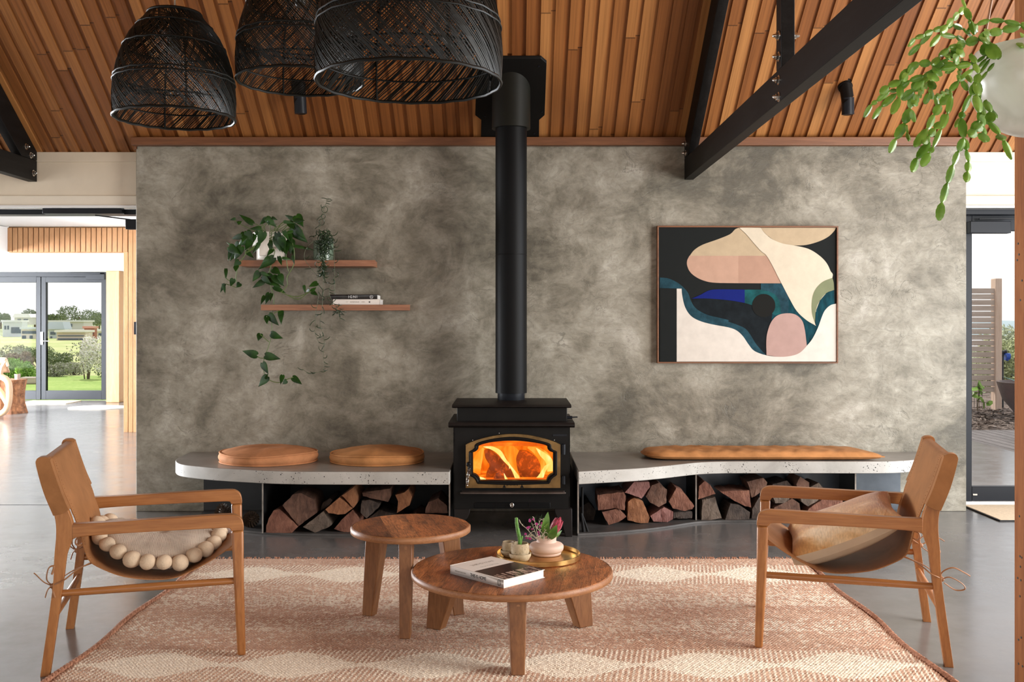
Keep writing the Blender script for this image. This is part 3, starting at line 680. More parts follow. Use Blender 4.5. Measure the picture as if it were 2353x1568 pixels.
m.add(vs, [(k, (k+1) % N, N+(k+1) % N, N+k) for k in range(N)]+[(k, 2*N+k, 2*N+(k+1) % N, (k+1) % N) for k in range(N)]); obj('ceiling_sleeve', m, SLV, fl, smooth=R(50))
pl = thing('flue_plate', 'black notched metal plate on the boards around the flue', 'ceiling plate', C(1175, 230))
pp = [(1110, 127), (1243, 127), (1256, 138), (1251.5, 258), (1239, 269), (1238.5, 314), (1105, 314), (1106, 269), (1092, 258), (1097, 138)]
m = MB(); m.prism([(C(*p).x, C(*p).y) for p in pp], lambda a, b: Vector((a, b, roof(b)-.001)), lambda a, b: Vector((a, b, roof(b)-.022)))
wp(obj('plate', m, 'black', bevel=.002), pl)
for p in ((1238, 145), (1245, 250), (1115, 260), (1228, 300)):
    q = C(*p); q.z -= .022; m = MB(); m.cyl(q, q+nrm*.004, .006, n=10); wp(obj('screw', m, 'darkframe'), pl)
# ------------------------------------------------------------------ wood stove
SD = 6.47
st = thing('wood_stove', 'black cast iron wood stove with arched brass door and a burning fire', 'wood stove', (-.002, 6.75, 0))
sp = lambda x, y, d=SD: P(980+x/4.1275, 880+y/4.1275, d)
def sw_(name, m, mat, **k): return wp(obj(name, m, mat, **k), st)
# body with an open firebox: front sheet with hole, sides, back, base
X0, X1, Y0, Y1, Z0, Z1 = -.381, .377, SD, 7.08, .184, .735
win_ = [(510, 925), (496, 893), (470, 868), (442, 857), (441, 655), (468, 645), (492, 622), (503, 590), (600, 562), (720, 548), (820, 545), (920, 550), (1040, 566), (1136, 590), (1147, 622), (1170, 645), (1200, 655), (1200, 855), (1174, 868), (1150, 893), (1137, 925)]
win_c = cr(win_, 4, True, 60)
Wn = [(sp(*p).x, sp(*p).z) for p in [tuple(q) for q in win_c]]
cxw, czw = sum(p[0] for p in Wn)/len(Wn), sum(p[1] for p in Wn)/len(Wn)
def project(p):    # outline point of the front sheet in the same direction
    dx, dz = p[0]-cxw, p[1]-czw; t = min([((X1 if dx > 0 else X0)-cxw)/dx if abs(dx) > 1e-6 else 9, ((Z1 if dz > 0 else Z0)-czw)/dz if abs(dz) > 1e-6 else 9]); return (cxw+dx*t, czw+dz*t)
def ray(p, poly):
    dx, dz = p[0]-cxw, p[1]-czw; best = None
    for i in range(len(poly)):
        a, b = poly[i], poly[(i+1) % len(poly)]; ex, ez = b[0]-a[0], b[1]-a[1]; den = dx*ez-dz*ex
        if abs(den) < 1e-9: continue
        t = ((a[0]-cxw)*ez-(a[1]-czw)*ex)/den; u = ((a[0]-cxw)*dz-(a[1]-czw)*dx)/den
        if t > 0 and -1e-6 <= u <= 1+1e-6 and (best is None or t > best): best = t
    return (cxw+dx*best, czw+dz*best)
rayd = lambda a, poly: ray((cxw+math.cos(a), czw+math.sin(a)), poly)
Bo = [(X0, Z0), (X1, Z0), (X1, Z1), (X0, Z1)]
bd = sorted(set(round(math.atan2(p[1]-czw, p[0]-cxw), 5) for p in Wn+Bo))
m = MB(); m.ring([rayd(a, Bo) for a in bd], [rayd(a, Wn) for a in bd], lambda a, b: Vector((a, Y0, b)), lambda a, b: Vector((a, Y0+.03, b)))
m.bb(X0, X0+.01, Y0, Y1, Z0, Z1); m.bb(X1-.01, X1, Y0, Y1, Z0, Z1); m.bb(X0, X1, Y1-.01, Y1, Z0, Z1); m.bb(X0, X1, Y0+.001, Y1, Z0, Z0+.01); m.bb(X0, X1, Y0+.001, Y1, Z1-.02, Z1)
sw_('body', m, 'iron')
m = MB(); m.bb(X0+.02, X1-.015, 6.54, 7.06, .74, .838); sw_('upper_box', m, 'iron', bevel=.004)
def slab(x0, x1, y0, y1, z0, z1, ch):
    m = MB(); zc = (z0+z1)/2
    pr = [(y1, z0), (y0+ch, z0), (y0, zc-.002), (y0, zc+.002), (y0+ch*.7, z1), (y1, z1)]
    m.prism(pr, lambda a, b: Vector((x0, a, b)), lambda a, b: Vector((x1, a, b))); return m
m = slab(-.392, .388, 6.49, 7.08, .836, .858, .03); sw_('top_plate', m, 'iron2', bevel=.004)
m = slab(-.412, .406, 6.425, 7.06, .715, .748, .022); sw_('shelf_ledge', m, 'iron2', bevel=.005)
for s in (265, 975):   # warm-air slots under the top plate
    m = MB(); a, b = sp(s+90 if s < 500 else s, 228, 6.535), sp(s+385 if s < 500 else s+295, 240, 6.535); m.bb(a.x, b.x, 6.536, 6.545, b.z, a.z); sw_('air_slot', m, 'flue')
# legs
for (sx, x0, x1) in ((1, 262, 415), (-1, 1215, 1382)):
    for yy in (SD+.005, Y1-.07):
        if sx > 0: pts = [(262, 1197), (415, 1197), (408, 1245), (385, 1290), (345, 1330), (335, 1400), (330, 1453), (262, 1453)]
        else: pts = [(1382, 1197), (1215, 1197), (1222, 1245), (1245, 1290), (1285, 1335), (1302, 1400), (1318, 1456), (1384, 1456)]
        pts = [(sp(*p).x, sp(*p).z) for p in pts]; zm = min(z for _, z in pts); pts = [(x, 0.0 if z < zm+.003 else z) for x, z in pts]
        m = MB(); m.prism(pts, lambda a, b: Vector((a, yy, b)), lambda a, b: Vector((a, yy+.05, b))); sw_('leg', m, 'iron2', bevel=.004)
# air control strip
m = MB(); a, b = sp(455, 1135), sp(1175, 1190); m.bb(a.x, b.x, SD-.004, SD+.002, b.z, a.z); sw_('air_grille', m, 'flue', bevel=.003)
for s in (660, 972):
    m = MB(); q = sp(s, 1162); m.bb(q.x-.0015, q.x+.0015, SD-.007, SD-.003, b.z+.003, a.z-.003); sw_('grille_bar', m, 'iron')
m = MB(); q = sp(810, 1160, SD-.02); m.tube([q+Vector((0, .02, 0)), q], .005, 8); m.tube([q+Vector((.010*math.cos(t), -.002, .013*math.sin(t))) for t in [2*PI*k/16 for k in range(16)]], .0035, 8, closed=True); sw_('air_knob', m, 'chrome')
# ash lip
m = MB(); pts = [sp(330, 1040), sp(345, 1050), sp(390, 1055), sp(1240, 1055), sp(1290, 1050), sp(1308, 1038)]
xs0, xs1 = sp(330, 0).x, sp(1310, 0).x
outl = [(xs0, SD), (xs0+.01, SD-.05), (xs0+.05, SD-.075), (xs1-.05, SD-.075), (xs1-.01, SD-.05), (xs1, SD)]
zl = sp(0, 1040, SD-.05).z
m.prism(cr(outl, 5, True, 70), lambda a, b: Vector((a, b, zl-.008)), lambda a, b: Vector((a, b, zl+.004))); sw_('ash_lip', m, plain('worn_iron', (.075, .058, .05, 1), .4, .5, var=.5, scale=14), bevel=.003)
# door: brass frame, black scalloped bead, glass
door = [(375, 990), (375, 582), (430, 556), (520, 527), (620, 503), (720, 487), (820, 482), (920, 487), (1020, 502), (1120, 526), (1210, 555), (1268, 582), (1268, 990)]
dout = cr(door, 4, True, 35); n_o = len(Wn)
Do = [(sp(p[0], p[1]).x, sp(p[0], p[1]).z) for p in dout]
# resample the window outline densely incl. directions of door corners
dirs = sorted(set([round(math.atan2(p[1]-czw, p[0]-cxw), 5) for p in Wn+Do]))
Wi = [rayd(a, Wn) for a in dirs]; Dd = [rayd(a, Do) for a in dirs]
def off(poly, k): return [(cxw+(x-cxw)*k+ (0), czw+(z-czw)*k) for x, z in poly]
mid = [(w[0]+(w[0]-cxw)/max(1e-6, math.hypot(w[0]-cxw, w[1]-czw))*.018, w[1]+(w[1]-czw)/max(1e-6, math.hypot(w[0]-cxw, w[1]-czw))*.018) for w in Wi]
m = MB(); m.ring(Dd, mid, lambda a, b: Vector((a, SD-.034, b)), lambda a, b: Vector((a, SD-.002, b)))
dfr = sw_('door', m, 'doorbrass', bevel=.003)
m = MB(); m.ring(mid, Wi, lambda a, b: Vector((a, SD-.030, b)), lambda a, b: Vector((a, SD-.004, b)))
o_ = obj('window_bead', m, 'iron', dfr)
m = MB(); m.tube([(a, SD-.034, b) for a, b in mid], .0085, 8, closed=True); obj('scalloped_moulding', m, 'black', dfr)
m = MB(); m.add([(a, SD-.012, b) for a, b in Wi], [tuple(range(len(Wi)))]); obj('glass', m, 'clear', dfr)
for (y0, y1) in ((580, 680), (880, 962)):
    m = MB(); a, b = sp(1300, y0, SD-.03), sp(1300, y1, SD-.03)
    m.tube([a, a+Vector((0, 0, -.004)), (a+b)/2+Vector((0, 0, .0)), b], [.008, .013, .013, .012], 14); m.bb(sp(1262, 0).x, a.x, SD-.02, SD-.004, b.z+.008, a.z-.012); obj('hinge', m, 'darkframe', dfr)
for p in ((438, 545), (690, 478), (1212, 545)):
    q = sp(*p, SD-.036); m = MB(); m.ball(q, .0035, 8, 6); obj('rivet', m, 'chrome', dfr)
m = MB(); q = sp(402, 775, SD-.045); m.ball(q, .017, 16, 10, (1, .7, 1)); m.tube([q, q+Vector((.0, -.02, -.02)), q+Vector((0, -.025, -.04))], .006, 8); h = obj('latch_knob', m, 'black', dfr)
m = MB(); a, b = sp(402, 815, SD-.07), sp(384, 975, SD-.07); ax = b-a; pts = []
for k in range(181):
    t = k/180; rr_ = .0075+.0045*math.sin(PI*min(1, t*1.1)); q = a+ax*t; an = t*2*PI*13; pts.append((q.x+rr_*math.cos(an), q.y+rr_*math.sin(an), q.z))
m.tube(pts, .0019, 5); obj('coil_handle', m, 'chrome', dfr)
m = MB(); m.cyl(a+Vector((0, 0, .01)), b, .004, n=8); obj('handle_rod', m, 'black', dfr)
# worn raised letters on the bottom rail
m = MB()
for (a_, b_, w_) in ((738, 988, 16), (905, 988, 18)): m.prism([(sp(a_-w_, b_).x, sp(a_-w_, b_).z), (sp(a_+w_, b_).x, sp(a_+w_, b_).z), (sp(a_+2, b_-28).x, sp(a_+2, b_-28).z), (sp(a_-2, b_-28).x, sp(a_-2, b_-28).z)], lambda a, b: Vector((a, SD-.0358, b)), lambda a, b: Vector((a, SD-.033, b)))
for a_ in (768, 782, 800, 815, 832, 848, 862): m.ball(sp(a_, 968+5*math.sin(a_), SD-.034), .0028, 8, 6)
obj('worn_raised_marks', m, 'black', dfr)
m = MB(); a, b = sp(1205, 498), sp(1325, 498); m.cyl(a+Vector((0, .002, 0)), a+Vector((0, -.004, 0)), .006, n=12); m.cyl(b+Vector((0, .002, 0)), b+Vector((0, -.004, 0)), .006, n=12); m.bb(a.x, b.x, SD-.002, SD+.001, a.z-.006, a.z+.006); sw_('badge', m, 'darkframe')
m = MB(); a = sp(1361, 328, 6.62); m.tube([a-Vector((.03, 0, 0)), a+Vector((.015, 0, 0))], .010, 10); m.tube([a+Vector((.012, 0, 0)), a+Vector((.05, 0, .002))], .0045, 8); sw_('damper_rod', m, 'darkframe')
# fire inside: brick lining with flame glow added as emission, two split logs and flames
m = MB(); m.bb(X0+.012, X1-.012, 6.98, 6.99, Z0+.02, Z1-.03); m.bb(X0+.012, X0+.03, 6.5, 6.98, Z0+.02, Z1-.03); m.bb(X1-.03, X1-.012, 6.5, 6.98, Z0+.02, Z1-.03)
m.bb(X0+.03, X1-.03, 6.5, 6.98, Z0+.03, sp(0, 930).z-.004); m.bb(X0+.03, X1-.03, 6.56, 6.98, sp(0, 600, 6.56).z, sp(0, 600, 6.56).z+.02)
def fire_m(name, stops, st_, sc_=(5, 5, 2.2), dist=1.6):
    m = M(name, 1.); m.b.inputs['Base Color'].default_value = (0.02, .01, .005, 1); co = m.co()
    f = m.noise(m.map(co, sc_), 1.2, 4, .5, dist); c = m.ramp(f, stops); m.t.links.new(c, m.b.inputs['Emission Color']); m.b.inputs['Emission Strength'].default_value = st_; return m.m
liner = fire_m('flame_glow_lining', [(.25, (.60, .065, .002, 1)), (.45, (.95, .14, .005, 1)), (.60, (1., .24, .012, 1)), (.78, (1., .40, .035, 1))], 1.0)
lin = sw_('firebox_lining', m, liner)
fire = thing('fire', 'bright orange flames burning behind the stove glass', 'fire', (0, 6.74, sp(0, 930).z))
flame_o = fire_m('orange_flame', [(.3, (1., .20, .008, 1)), (.5, (1., .32, .02, 1)), (.75, (1., .52, .07, 1))], 1.05, (9, 9, 3))
flame_y = fire_m('yellow_flame', [(.3, (1., .50, .06, 1)), (.55, (1., .70, .18, 1)), (.8, (1., .88, .45, 1))], 1.25, (9, 9, 3))
def flame(pts, ws, d, mat, seg=6):
    p = cr([(x, y, 0) for x, y in pts], seg, False, 179); m = MB(); n_ = len(p); w = lerp_curve([i/(len(ws)-1) for i in range(len(ws))], ws)
    P3 = [sp(q.x, q.y, d) for q in p]; m.tube(P3, [max(.0008, w(i/(n_-1))*d/F/4.1275) for i in range(n_)], 10, flat=.35, up=(0, 1, 0)); wp(obj('flame', m, mat), fire)
flame([(870, 925), (850, 880), (800, 800), (740, 730), (690, 660), (620, 620), (540, 608)], [22, 20, 8, 16, 22, 16, 3], 6.60, flame_y)
flame([(790, 815), (782, 780), (780, 750)], [5, 4, 1], 6.585, flame_y)
flame([(760, 925), (748, 895), (735, 860)], [14, 9, 2], 6.56, flame_y)
flame([(1040, 922), (1085, 890), (1110, 840), (1135, 800), (1165, 770)], [14, 26, 18, 18, 3], 6.62, flame_y)
flame([(560, 925), (530, 915), (505, 893)], [14, 18, 3], 6.55, flame_y)
flame([(930, 925), (880, 800), (830, 700), (780, 640), (740, 612)], [60, 80, 70, 60, 20], 6.75, flame_o)
flame([(1120, 920), (1140, 820), (1120, 720), (1050, 650), (960, 612)], [50, 60, 60, 40, 8], 6.78, flame_o)
flame([(1175, 840), (1160, 740), (1100, 680), (1040, 620)], [30, 34, 26, 4], 6.74, flame_y)
flame([(480, 900), (470, 800), (500, 700), (540, 620)], [30, 50, 40, 8], 6.78, flame_o)
def burn(name):
    m = M(name, .9); co = m.co(); a = m.noise(co, 11., 6, .65, .8); m.base(m.ramp(a, [(.3, (.012, .006, .004, 1)), (.7, (.07, .03, .018, 1))]))
    g = m.noise(co, 26., 5, .7, .6); h = m.noise(co, 4., 3)
    e = m.math('ADD', m.ramp(g, [(.50, (0, 0, 0, 1)), (.66, (1, 1, 1, 1))]), .0); e = m.math('MULTIPLY', e, h)
    m.t.links.new(m.math('ADD', m.math('MULTIPLY', e, .9), m.math('MULTIPLY', m.ramp(h, [(.35, (0, 0, 0, 1)), (.7, (1, 1, 1, 1))]), .5)), m.b.inputs['Emission Strength']); m.b.inputs['Emission Color'].default_value = (1., .13, .006, 1); m.bump(a, .6, .01); return m.m
bm_ = burn('burning_wood')
def burnlog(pts, d0, d1, shrink, dx, dz, label):
    P2 = [(sp(x, y, d0).x, sp(x, y, d0).z) for x, y in pts]; cx_ = sum(p[0] for p in P2)/len(P2); cz_ = sum(p[1] for p in P2)/len(P2)
    m = MB(); m.prism([tuple(q) for q in cr(P2, 3, True, 60)], lambda a, b: Vector((a, d0, b)), lambda a, b: Vector((cx_+(a-cx_)*shrink+dx, d1, cz_+(b-cz_)*shrink+dz)))
    tag(obj('burning_log', m, bm_, bevel=.006), label, 'log', 'logs burning in the stove')
burnlog([(545, 640), (600, 640), (680, 700), (760, 790), (830, 870), (838, 925), (560, 925), (570, 850), (600, 790), (560, 720)], 6.63, 6.72, .95, 0, 0, 'charred log leaning diagonally across the left of the fire')
burnlog([(880, 640), (960, 655), (1030, 700), (1075, 760), (1082, 840), (1050, 925), (900, 925), (865, 830), (850, 720)], 6.65, 6.73, .95, 0, 0, 'glowing split log upright in the right half of the fire')
burnlog([(635, 922), (645, 870), (690, 825), (720, 830), (745, 880), (748, 922)], 6.57, 6.60, .9, 0, 0, 'small black charred chunk at the front of the fire')
# ------------------------------------------------------------------ concrete benches over steel wood stores
ZS, TH = .44, .084
def bench(outline, base_out, label, plates, name='bench'):
    t = thing('fireside_bench', label, 'bench', (sum(p[0] for p in outline)/len(outline), 7., 0), 0, 'concrete fireside benches')
    m = MB(); m.prism([tuple(q) for q in cr(outline, 5, True, 40)], lambda a, b: Vector((a, b, ZS-TH)), lambda a, b: Vector((a, b, ZS))); wp(obj('seat_slab', m, 'concrete', bevel=.005, seg=3), t)
    m = MB(); m.prism([tuple(q) for q in cr(base_out, 5, True, 40)], lambda a, b: Vector((a, b, .001)), lambda a, b: Vector((a, b, .014))); wp(obj('base_plate', m, plain('hearth_plate', (.07, .064, .060, 1), .5, .2, var=.35, scale=7)), t)
    for (x0, y0, x1, y1, mat, nm) in plates:
        d = Vector((x1-x0, y1-y0, 0)); nn = Vector((-d.y, d.x, 0)).normalized()*.005; m = MB(); a, b = Vector((x0, y0, 0)), Vector((x1, y1, 0))
        m.k = 0
        m.add([a-nn+Vector((0, 0, .012)), b-nn+Vector((0, 0, .012)), b+nn+Vector((0, 0, .012)), a+nn+Vector((0, 0, .012)), a-nn+Vector((0, 0, ZS-TH)), b-nn+Vector((0, 0, ZS-TH)), b+nn+Vector((0, 0, ZS-TH)), a+nn+Vector((0, 0, ZS-TH))],
              [(0, 1, 2, 3), (4, 7, 6, 5), (0, 4, 5, 1), (2, 6, 7, 3), (1, 5, 6, 2)])
        m.k = 1; m.add([a-nn+Vector((0, 0, .012)), a+nn+Vector((0, 0, .012)), a+nn+Vector((0, 0, ZS-TH)), a-nn+Vector((0, 0, ZS-TH))], [(0, 1, 2, 3)])
        wp(obj(nm, m, [mat, 'steeledge'], smooth=0), t)
    return t
YB = YW-.002
lo = [(-.40, 6.37), (-1.2, 6.375), (-1.5, 6.40), (-1.742, 6.466), (-1.95, 6.54), (-2.10, 6.616), (-2.22, 6.70), (-2.29, 6.80), (-2.345, 6.95), (-2.365, 7.15), (-2.368, YB), (-.40, YB)]
lb = [(-.405, 6.50), (-1.2, 6.505), (-1.5, 6.53), (-1.742, 6.60), (-1.95, 6.70), (-2.12, 6.88), (-2.22, 7.08), (-2.27, YB), (-.405, YB)]
bench(lo, lb, 'concrete bench left of the stove with round leather cushions over split wood',
      [(P(603, 0, 6.53).x, 6.535, P(603, 0, 6.53).x, YB-.012, 'steel', 'divider_plate'), (-.408, 6.505, -.408, YB-.012, 'steel', 'end_plate'), (-2.27, 7.335, -.42, 7.335, 'steel', 'back_plate')])
ro = [(.426, 6.385), (.62, 6.45), (.812, 6.518), (1.0, 6.62), (1.256, 6.79), (1.42, 6.838), (1.578, 6.85), (2.1, 6.85), (2.50, 6.845), (2.70, 6.88), (2.84, 6.96), (2.95, 7.08), (3.0, 7.22), (3.01, YB), (.426, YB)]
rb = [(.43, 6.51), (.62, 6.56), (.86, 6.65), (1.05, 6.75), (1.26, 6.89), (1.42, 6.94), (1.578, 6.95), (2.1, 6.95), (2.40, 6.95), (2.66, 7.02), (2.80, 7.14), (2.86, YB), (.43, YB)]
bench(ro, rb, 'curving concrete bench right of the stove with a long leather cushion over split wood',
      [(.433, 6.515, .433, YB-.012, 'steel', 'end_plate'), (P(1600, 0, 6.95).x, 6.955, P(1600, 0, 6.95).x, YB-.012, 'steel', 'divider_plate'), (P(1965.5, 0, 6.97).x, 6.965, P(1965.5, 0, 6.97).x+.01, YB-.012, 'steel', 'divider_plate'), (.44, 7.335, 2.86, 7.335, plain('blue_reflection_steel', (.10, .115, .135, 1), .3, .85, var=.3, scale=4), 'back_plate')])  # blue reflection on the back plate is put into its steel colour
# ------------------------------------------------------------------ firewood
def log(pts, conv, d0, length, mat, label, grp, zmin=.0145):
    P2 = [conv(x, y, d0) for x, y in pts]; P2 = [(p.x, p.z) for p in P2]
    fine = []
    for i in range(len(P2)):
        a, b = P2[i], P2[(i+1) % len(P2)]; k = max(1, int(math.dist(a, b)/.022))
        for j in range(k): fine.append((a[0]+(b[0]-a[0])*j/k+rnd.uniform(-.0022, .0022)*(j > 0), max(zmin, a[1]+(b[1]-a[1])*j/k+rnd.uniform(-.0022, .0022)*(j > 0))))
    cx_ = sum(p[0] for p in fine)/len(fine); cz_ = sum(p[1] for p in fine)/len(fine); n_ = len(fine)
    m = MB(); vs = []; fs = []; S = 5; jit = [rnd.uniform(-.005, .005) for _ in fine]
    for s in range(S+1):
        q = s/S; sh = 1-.08*q*q
        for i, (x, z) in enumerate(fine):
            j = jit[i]*q+rnd.uniform(-.0015, .0015)*(s > 0); vs.append((cx_+(x-cx_)*sh+j, d0+length*q+(rnd.uniform(-.006, .006) if s in (0, S) else 0), max(zmin, cz_+(z-cz_)*sh+j)))
    for s in range(S): fs += [(s*n_+i, s*n_+(i+1) % n_, (s+1)*n_+(i+1) % n_, (s+1)*n_+i) for i in range(n_)]
    c0 = len(vs); vs += [(cx_, d0-.004, cz_), (cx_, d0+length+.003, cz_)]
    fs += [(c0, (i+1) % n_, i) for i in range(n_)]+[(c0+1, S*n_+i, S*n_+(i+1) % n_) for i in range(n_)]
    m.add(vs, fs); o = obj('firewood_log', m, mat, smooth=R(50)); o.location = (0, 0, 0)
    # move the origin to the log itself
    ctr = Vector((cx_, d0+length/2, cz_)); o.data.transform(Matrix.Translation(-ctr)); o.location = ctr
    return tag(o, label, 'firewood', grp)
cl_ = lambda x, y, d: P(380+x/3.46, 980+y/3.46, d)
crr = lambda x, y, d: P(1300+x/2.477, 980+y/2.477, d)
GL, GR, GM = 'firewood under the left bench', 'firewood in the first store right of the stove', 'firewood behind the right armchair'
for a in (
 ([(800, 845), (802, 790), (820, 735), (858, 672), (890, 665), (960, 720), (1052, 802), (1005, 852), (900, 852)], 6.53, 'logred', 'reddish split log on the floor at the left end of the left wood store'),
 ([(930, 632), (1010, 545), (1080, 532), (1180, 582), (1205, 688), (1062, 792), (1030, 760)], 6.55, 'logbrown', 'big brown square-ended log resting on the leftmost log of the left store'),
 ([(1092, 802), (1258, 675), (1318, 788), (1300, 802), (1190, 848)], 6.54, 'loggrey', 'greyish split log on the floor, second from left in the left store'),
 ([(1238, 640), (1252, 608), (1310, 572), (1330, 588), (1302, 628), (1232, 672)], 6.62, 'logdark', 'small dark log wedged behind the orange quarter logs of the left store'),
 ([(1272, 662), (1385, 567), (1490, 652), (1430, 698), (1370, 703), (1300, 690)], 6.53, 'logorange', 'orange quarter-round log lying across the grey log of the left store'),
 ([(1402, 552), (1495, 487), (1524, 560), (1518, 620), (1497, 648)], 6.53, 'logorange', 'orange wedge of wood with pale bark edge, topmost left of the left store'),
 ([(1340, 818), (1400, 745), (1482, 672), (1535, 735), (1550, 845), (1450, 850)], 6.56, 'logred', 'dark red log on the floor just left of the small round table top'),
 ([(1567, 527), (1785, 497), (1790, 560), (1770, 603), (1570, 557)], 6.57, 'logbrown', 'long flat split log lying on top, right of the orange wedge'),
 ([(1562, 592), (1620, 585), (1700, 618), (1692, 650), (1600, 732), (1552, 690)], 6.58, 'logdark', 'dark rough-ended log beneath the flat topmost log of the left store'),
 ([(1827, 547), (1900, 527), (1930, 502), (1960, 562), (1940, 630), (1840, 690), (1850, 600)], 6.60, 'logorange', 'orange crescent-shaped log end above the small round table'),
 ([(2066, 690), (2068, 655), (2092, 602), (2170, 572), (2240, 632), (2246, 690)], 6.60, 'logbrown', 'half-round brown log against the stove end of the left store'),
 ([(1600, 850), (1600, 745), (1700, 665), (1830, 700), (1900, 800), (1880, 850)], 6.72, 'logdark', 'dark log low behind the small table top in the left store'),
 ([(1920, 850), (1900, 760), (1990, 690), (2080, 720), (2230, 720), (2240, 850)], 6.70, 'logbrown', 'brown log on the floor behind the small table, nearest the stove')):
    log(a[0], cl_, a[1], .34, a[2], a[3], GL)
for a in (
 ([(180, 392), (330, 374), (342, 395), (335, 478), (280, 466), (186, 480)], 6.76, 'logred', 'square-ended reddish log left of the others, resting on a fan-shaped log'),
 ([(207, 490), (290, 470), (345, 515), (300, 545), (245, 563), (225, 530)], 6.77, 'logred', 'fan-shaped red log on the floor, lowest left in the first right store'),
 ([(336, 378), (390, 317), (475, 317), (480, 345), (432, 413), (362, 385)], 6.80, 'logpink', 'cracked log highest on the left of the first right store'),
 ([(352, 535), (355, 430), (390, 407), (440, 430), (478, 520), (470, 552), (400, 548)], 6.83, 'logorange', 'orange-brown split log on the floor beside the fan-shaped one'),
 ([(457, 402), (490, 337), (530, 322), (575, 360), (572, 438), (530, 460), (480, 435)], 6.84, 'logbrown', 'dark brown five-sided log in the middle of the first right store'),
 ([(500, 543), (482, 512), (542, 470), (548, 545)], 6.86, 'logpink', 'small pinkish wedge on the floor under the five-sided log'),
 ([(552, 545), (544, 470), (560, 462), (612, 487), (610, 530), (580, 546)], 6.88, 'logpink', 'pinkish splintered block on the floor, right of the small wedge'),
 ([(587, 430), (630, 352), (662, 362), (732, 455), (720, 472), (680, 483), (610, 468)], 6.88, 'logred', 'red wedge log leaning at the divider of the first right store'),
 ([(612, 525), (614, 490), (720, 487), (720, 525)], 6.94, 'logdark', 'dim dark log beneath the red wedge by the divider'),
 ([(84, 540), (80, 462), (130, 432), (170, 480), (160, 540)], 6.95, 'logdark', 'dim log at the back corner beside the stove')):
    log(a[0], crr, a[1], .30, a[2], a[3], GR)
for a in (
 ([(754, 417), (760, 342), (790, 312), (820, 332), (852, 385)], 6.96, 'logred', 'triangular log standing on the upright log right of the divider'),
 ([(772, 538), (777, 420), (850, 402), (888, 525)], 6.96, 'loggrey', 'upright brown-grey log just right of the steel divider'),
 ([(880, 372), (1045, 364), (1055, 463), (1020, 455), (960, 425)], 6.97, 'logred', 'wide red split log lying above the charred log'),
 ([(906, 538), (938, 442), (990, 450), (1050, 490), (1045, 530), (960, 545)], 6.97, 'logdark', 'blackened charred log on the floor beneath the wide red log'),
 ([(1032, 317), (1125, 294), (1148, 320), (1138, 360), (1060, 408), (1046, 350)], 6.98, 'logbrown', 'brown log perched on top near the arm of the right chair'),
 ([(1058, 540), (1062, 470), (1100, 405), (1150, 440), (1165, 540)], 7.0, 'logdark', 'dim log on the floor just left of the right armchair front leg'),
 ([(1312, 330), (1335, 287), (1385, 320), (1385, 345), (1350, 388), (1325, 380)], 7.0, 'logbrown', 'pointed log topmost behind the far arm of the right chair'),
 ([(1180, 405), (1230, 396), (1282, 402), (1262, 432), (1195, 440)], 6.97, 'loggrey', 'flat grey log seen just under the far arm of the right chair'),
 ([(1170, 530), (1190, 462), (1290, 412), (1330, 440), (1342, 530)], 6.97, 'logbrown', 'brown log under the flat grey one, seen between the chair arms'),
 ([(1330, 392), (1420, 400), (1440, 420), (1380, 457), (1342, 430)], 6.98, 'loggrey', 'small grey log in the middle between the two chair arms'),
 ([(1360, 530), (1382, 470), (1460, 417), (1575, 422), (1580, 530)], 6.98, 'logred', 'large reddish log at the right end between the two chair arms'),
 ([(1405, 410), (1395, 345), (1440, 322), (1462, 347), (1450, 410)], 7.02, 'loggrey', 'pale log end peeking above the far chair arm at right'),
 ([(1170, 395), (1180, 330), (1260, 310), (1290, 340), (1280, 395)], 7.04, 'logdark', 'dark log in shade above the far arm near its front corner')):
    log(a[0], crr, a[1], .27, a[2], a[3], GM)
# pine cones on the left hearth plate
def cone(loc, s, rot, label):
    m = MB(); m.lathe([(0, -.045), (.018, -.04), (.026, -.01), (.02, .025), (.006, .05), (0, .052)], (0, 0, 0), 14)
    N = 110
    for i in range(N):
        t = i/N; z = -.042+.09*t; a = i*2.39996; r = .034*math.sin(PI*min(1, (t*.82+.18)))**.7+.004
        o_ = Vector((math.cos(a), math.sin(a), 0)); u = Vector((-math.sin(a), math.cos(a), 0)); b = Vector((0, 0, 1))
        p0 = o_*(r*.5)+b*z; tip = o_*r*1.12+b*(z+.012); w = .0095*(1-.55*t)
        m.add([p0-u*w*.6, p0+u*w*.6, tip+u*w, tip+b*.005+o_*.003, tip-u*w, p0+b*.004], [(0, 1, 2, 3, 4), (0, 4, 3, 5), (1, 5, 3, 2)])
    o = obj('pine_cone', m, 'cone', smooth=0); o.location = loc; o.scale = (s, s, s); o.rotation_euler = rot; return tag(o, label, 'pine cone', 'pine cones on the hearth')
q = P(575, 1203, 6.72); cone((q.x, 6.72, .063), 1.25, (R(62), R(10), R(40)), 'brown pine cone on the hearth just right of the left chair arm')
q = P(513, 1196, 6.85); cone((q.x, 6.85, .072), 1.35, (R(20), R(0), R(0)), 'pine cone mostly hidden behind the arm of the left chair')
# fire tool hanging by the right hearth end
t = thing('fire_tool', 'thin black iron fire tool leaning inside the right store by the stove', 'fire tool', P(1346, 1222, 6.62))
m = MB(); m.tube([P(1338, 1120, 6.60), P(1338, 1185, 6.60), P(1345, 1205, 6.58), P(1352, 1226, 6.58)], .008, 8); wp(obj('shaft', m, 'black'), t)
m = MB(); m.tube([P(1336, 1180, 6.58), P(1339, 1205, 6.57), P(1341, 1224, 6.57)], [.006, .010, .012], 8); wp(obj('blade', m, 'black'), t)
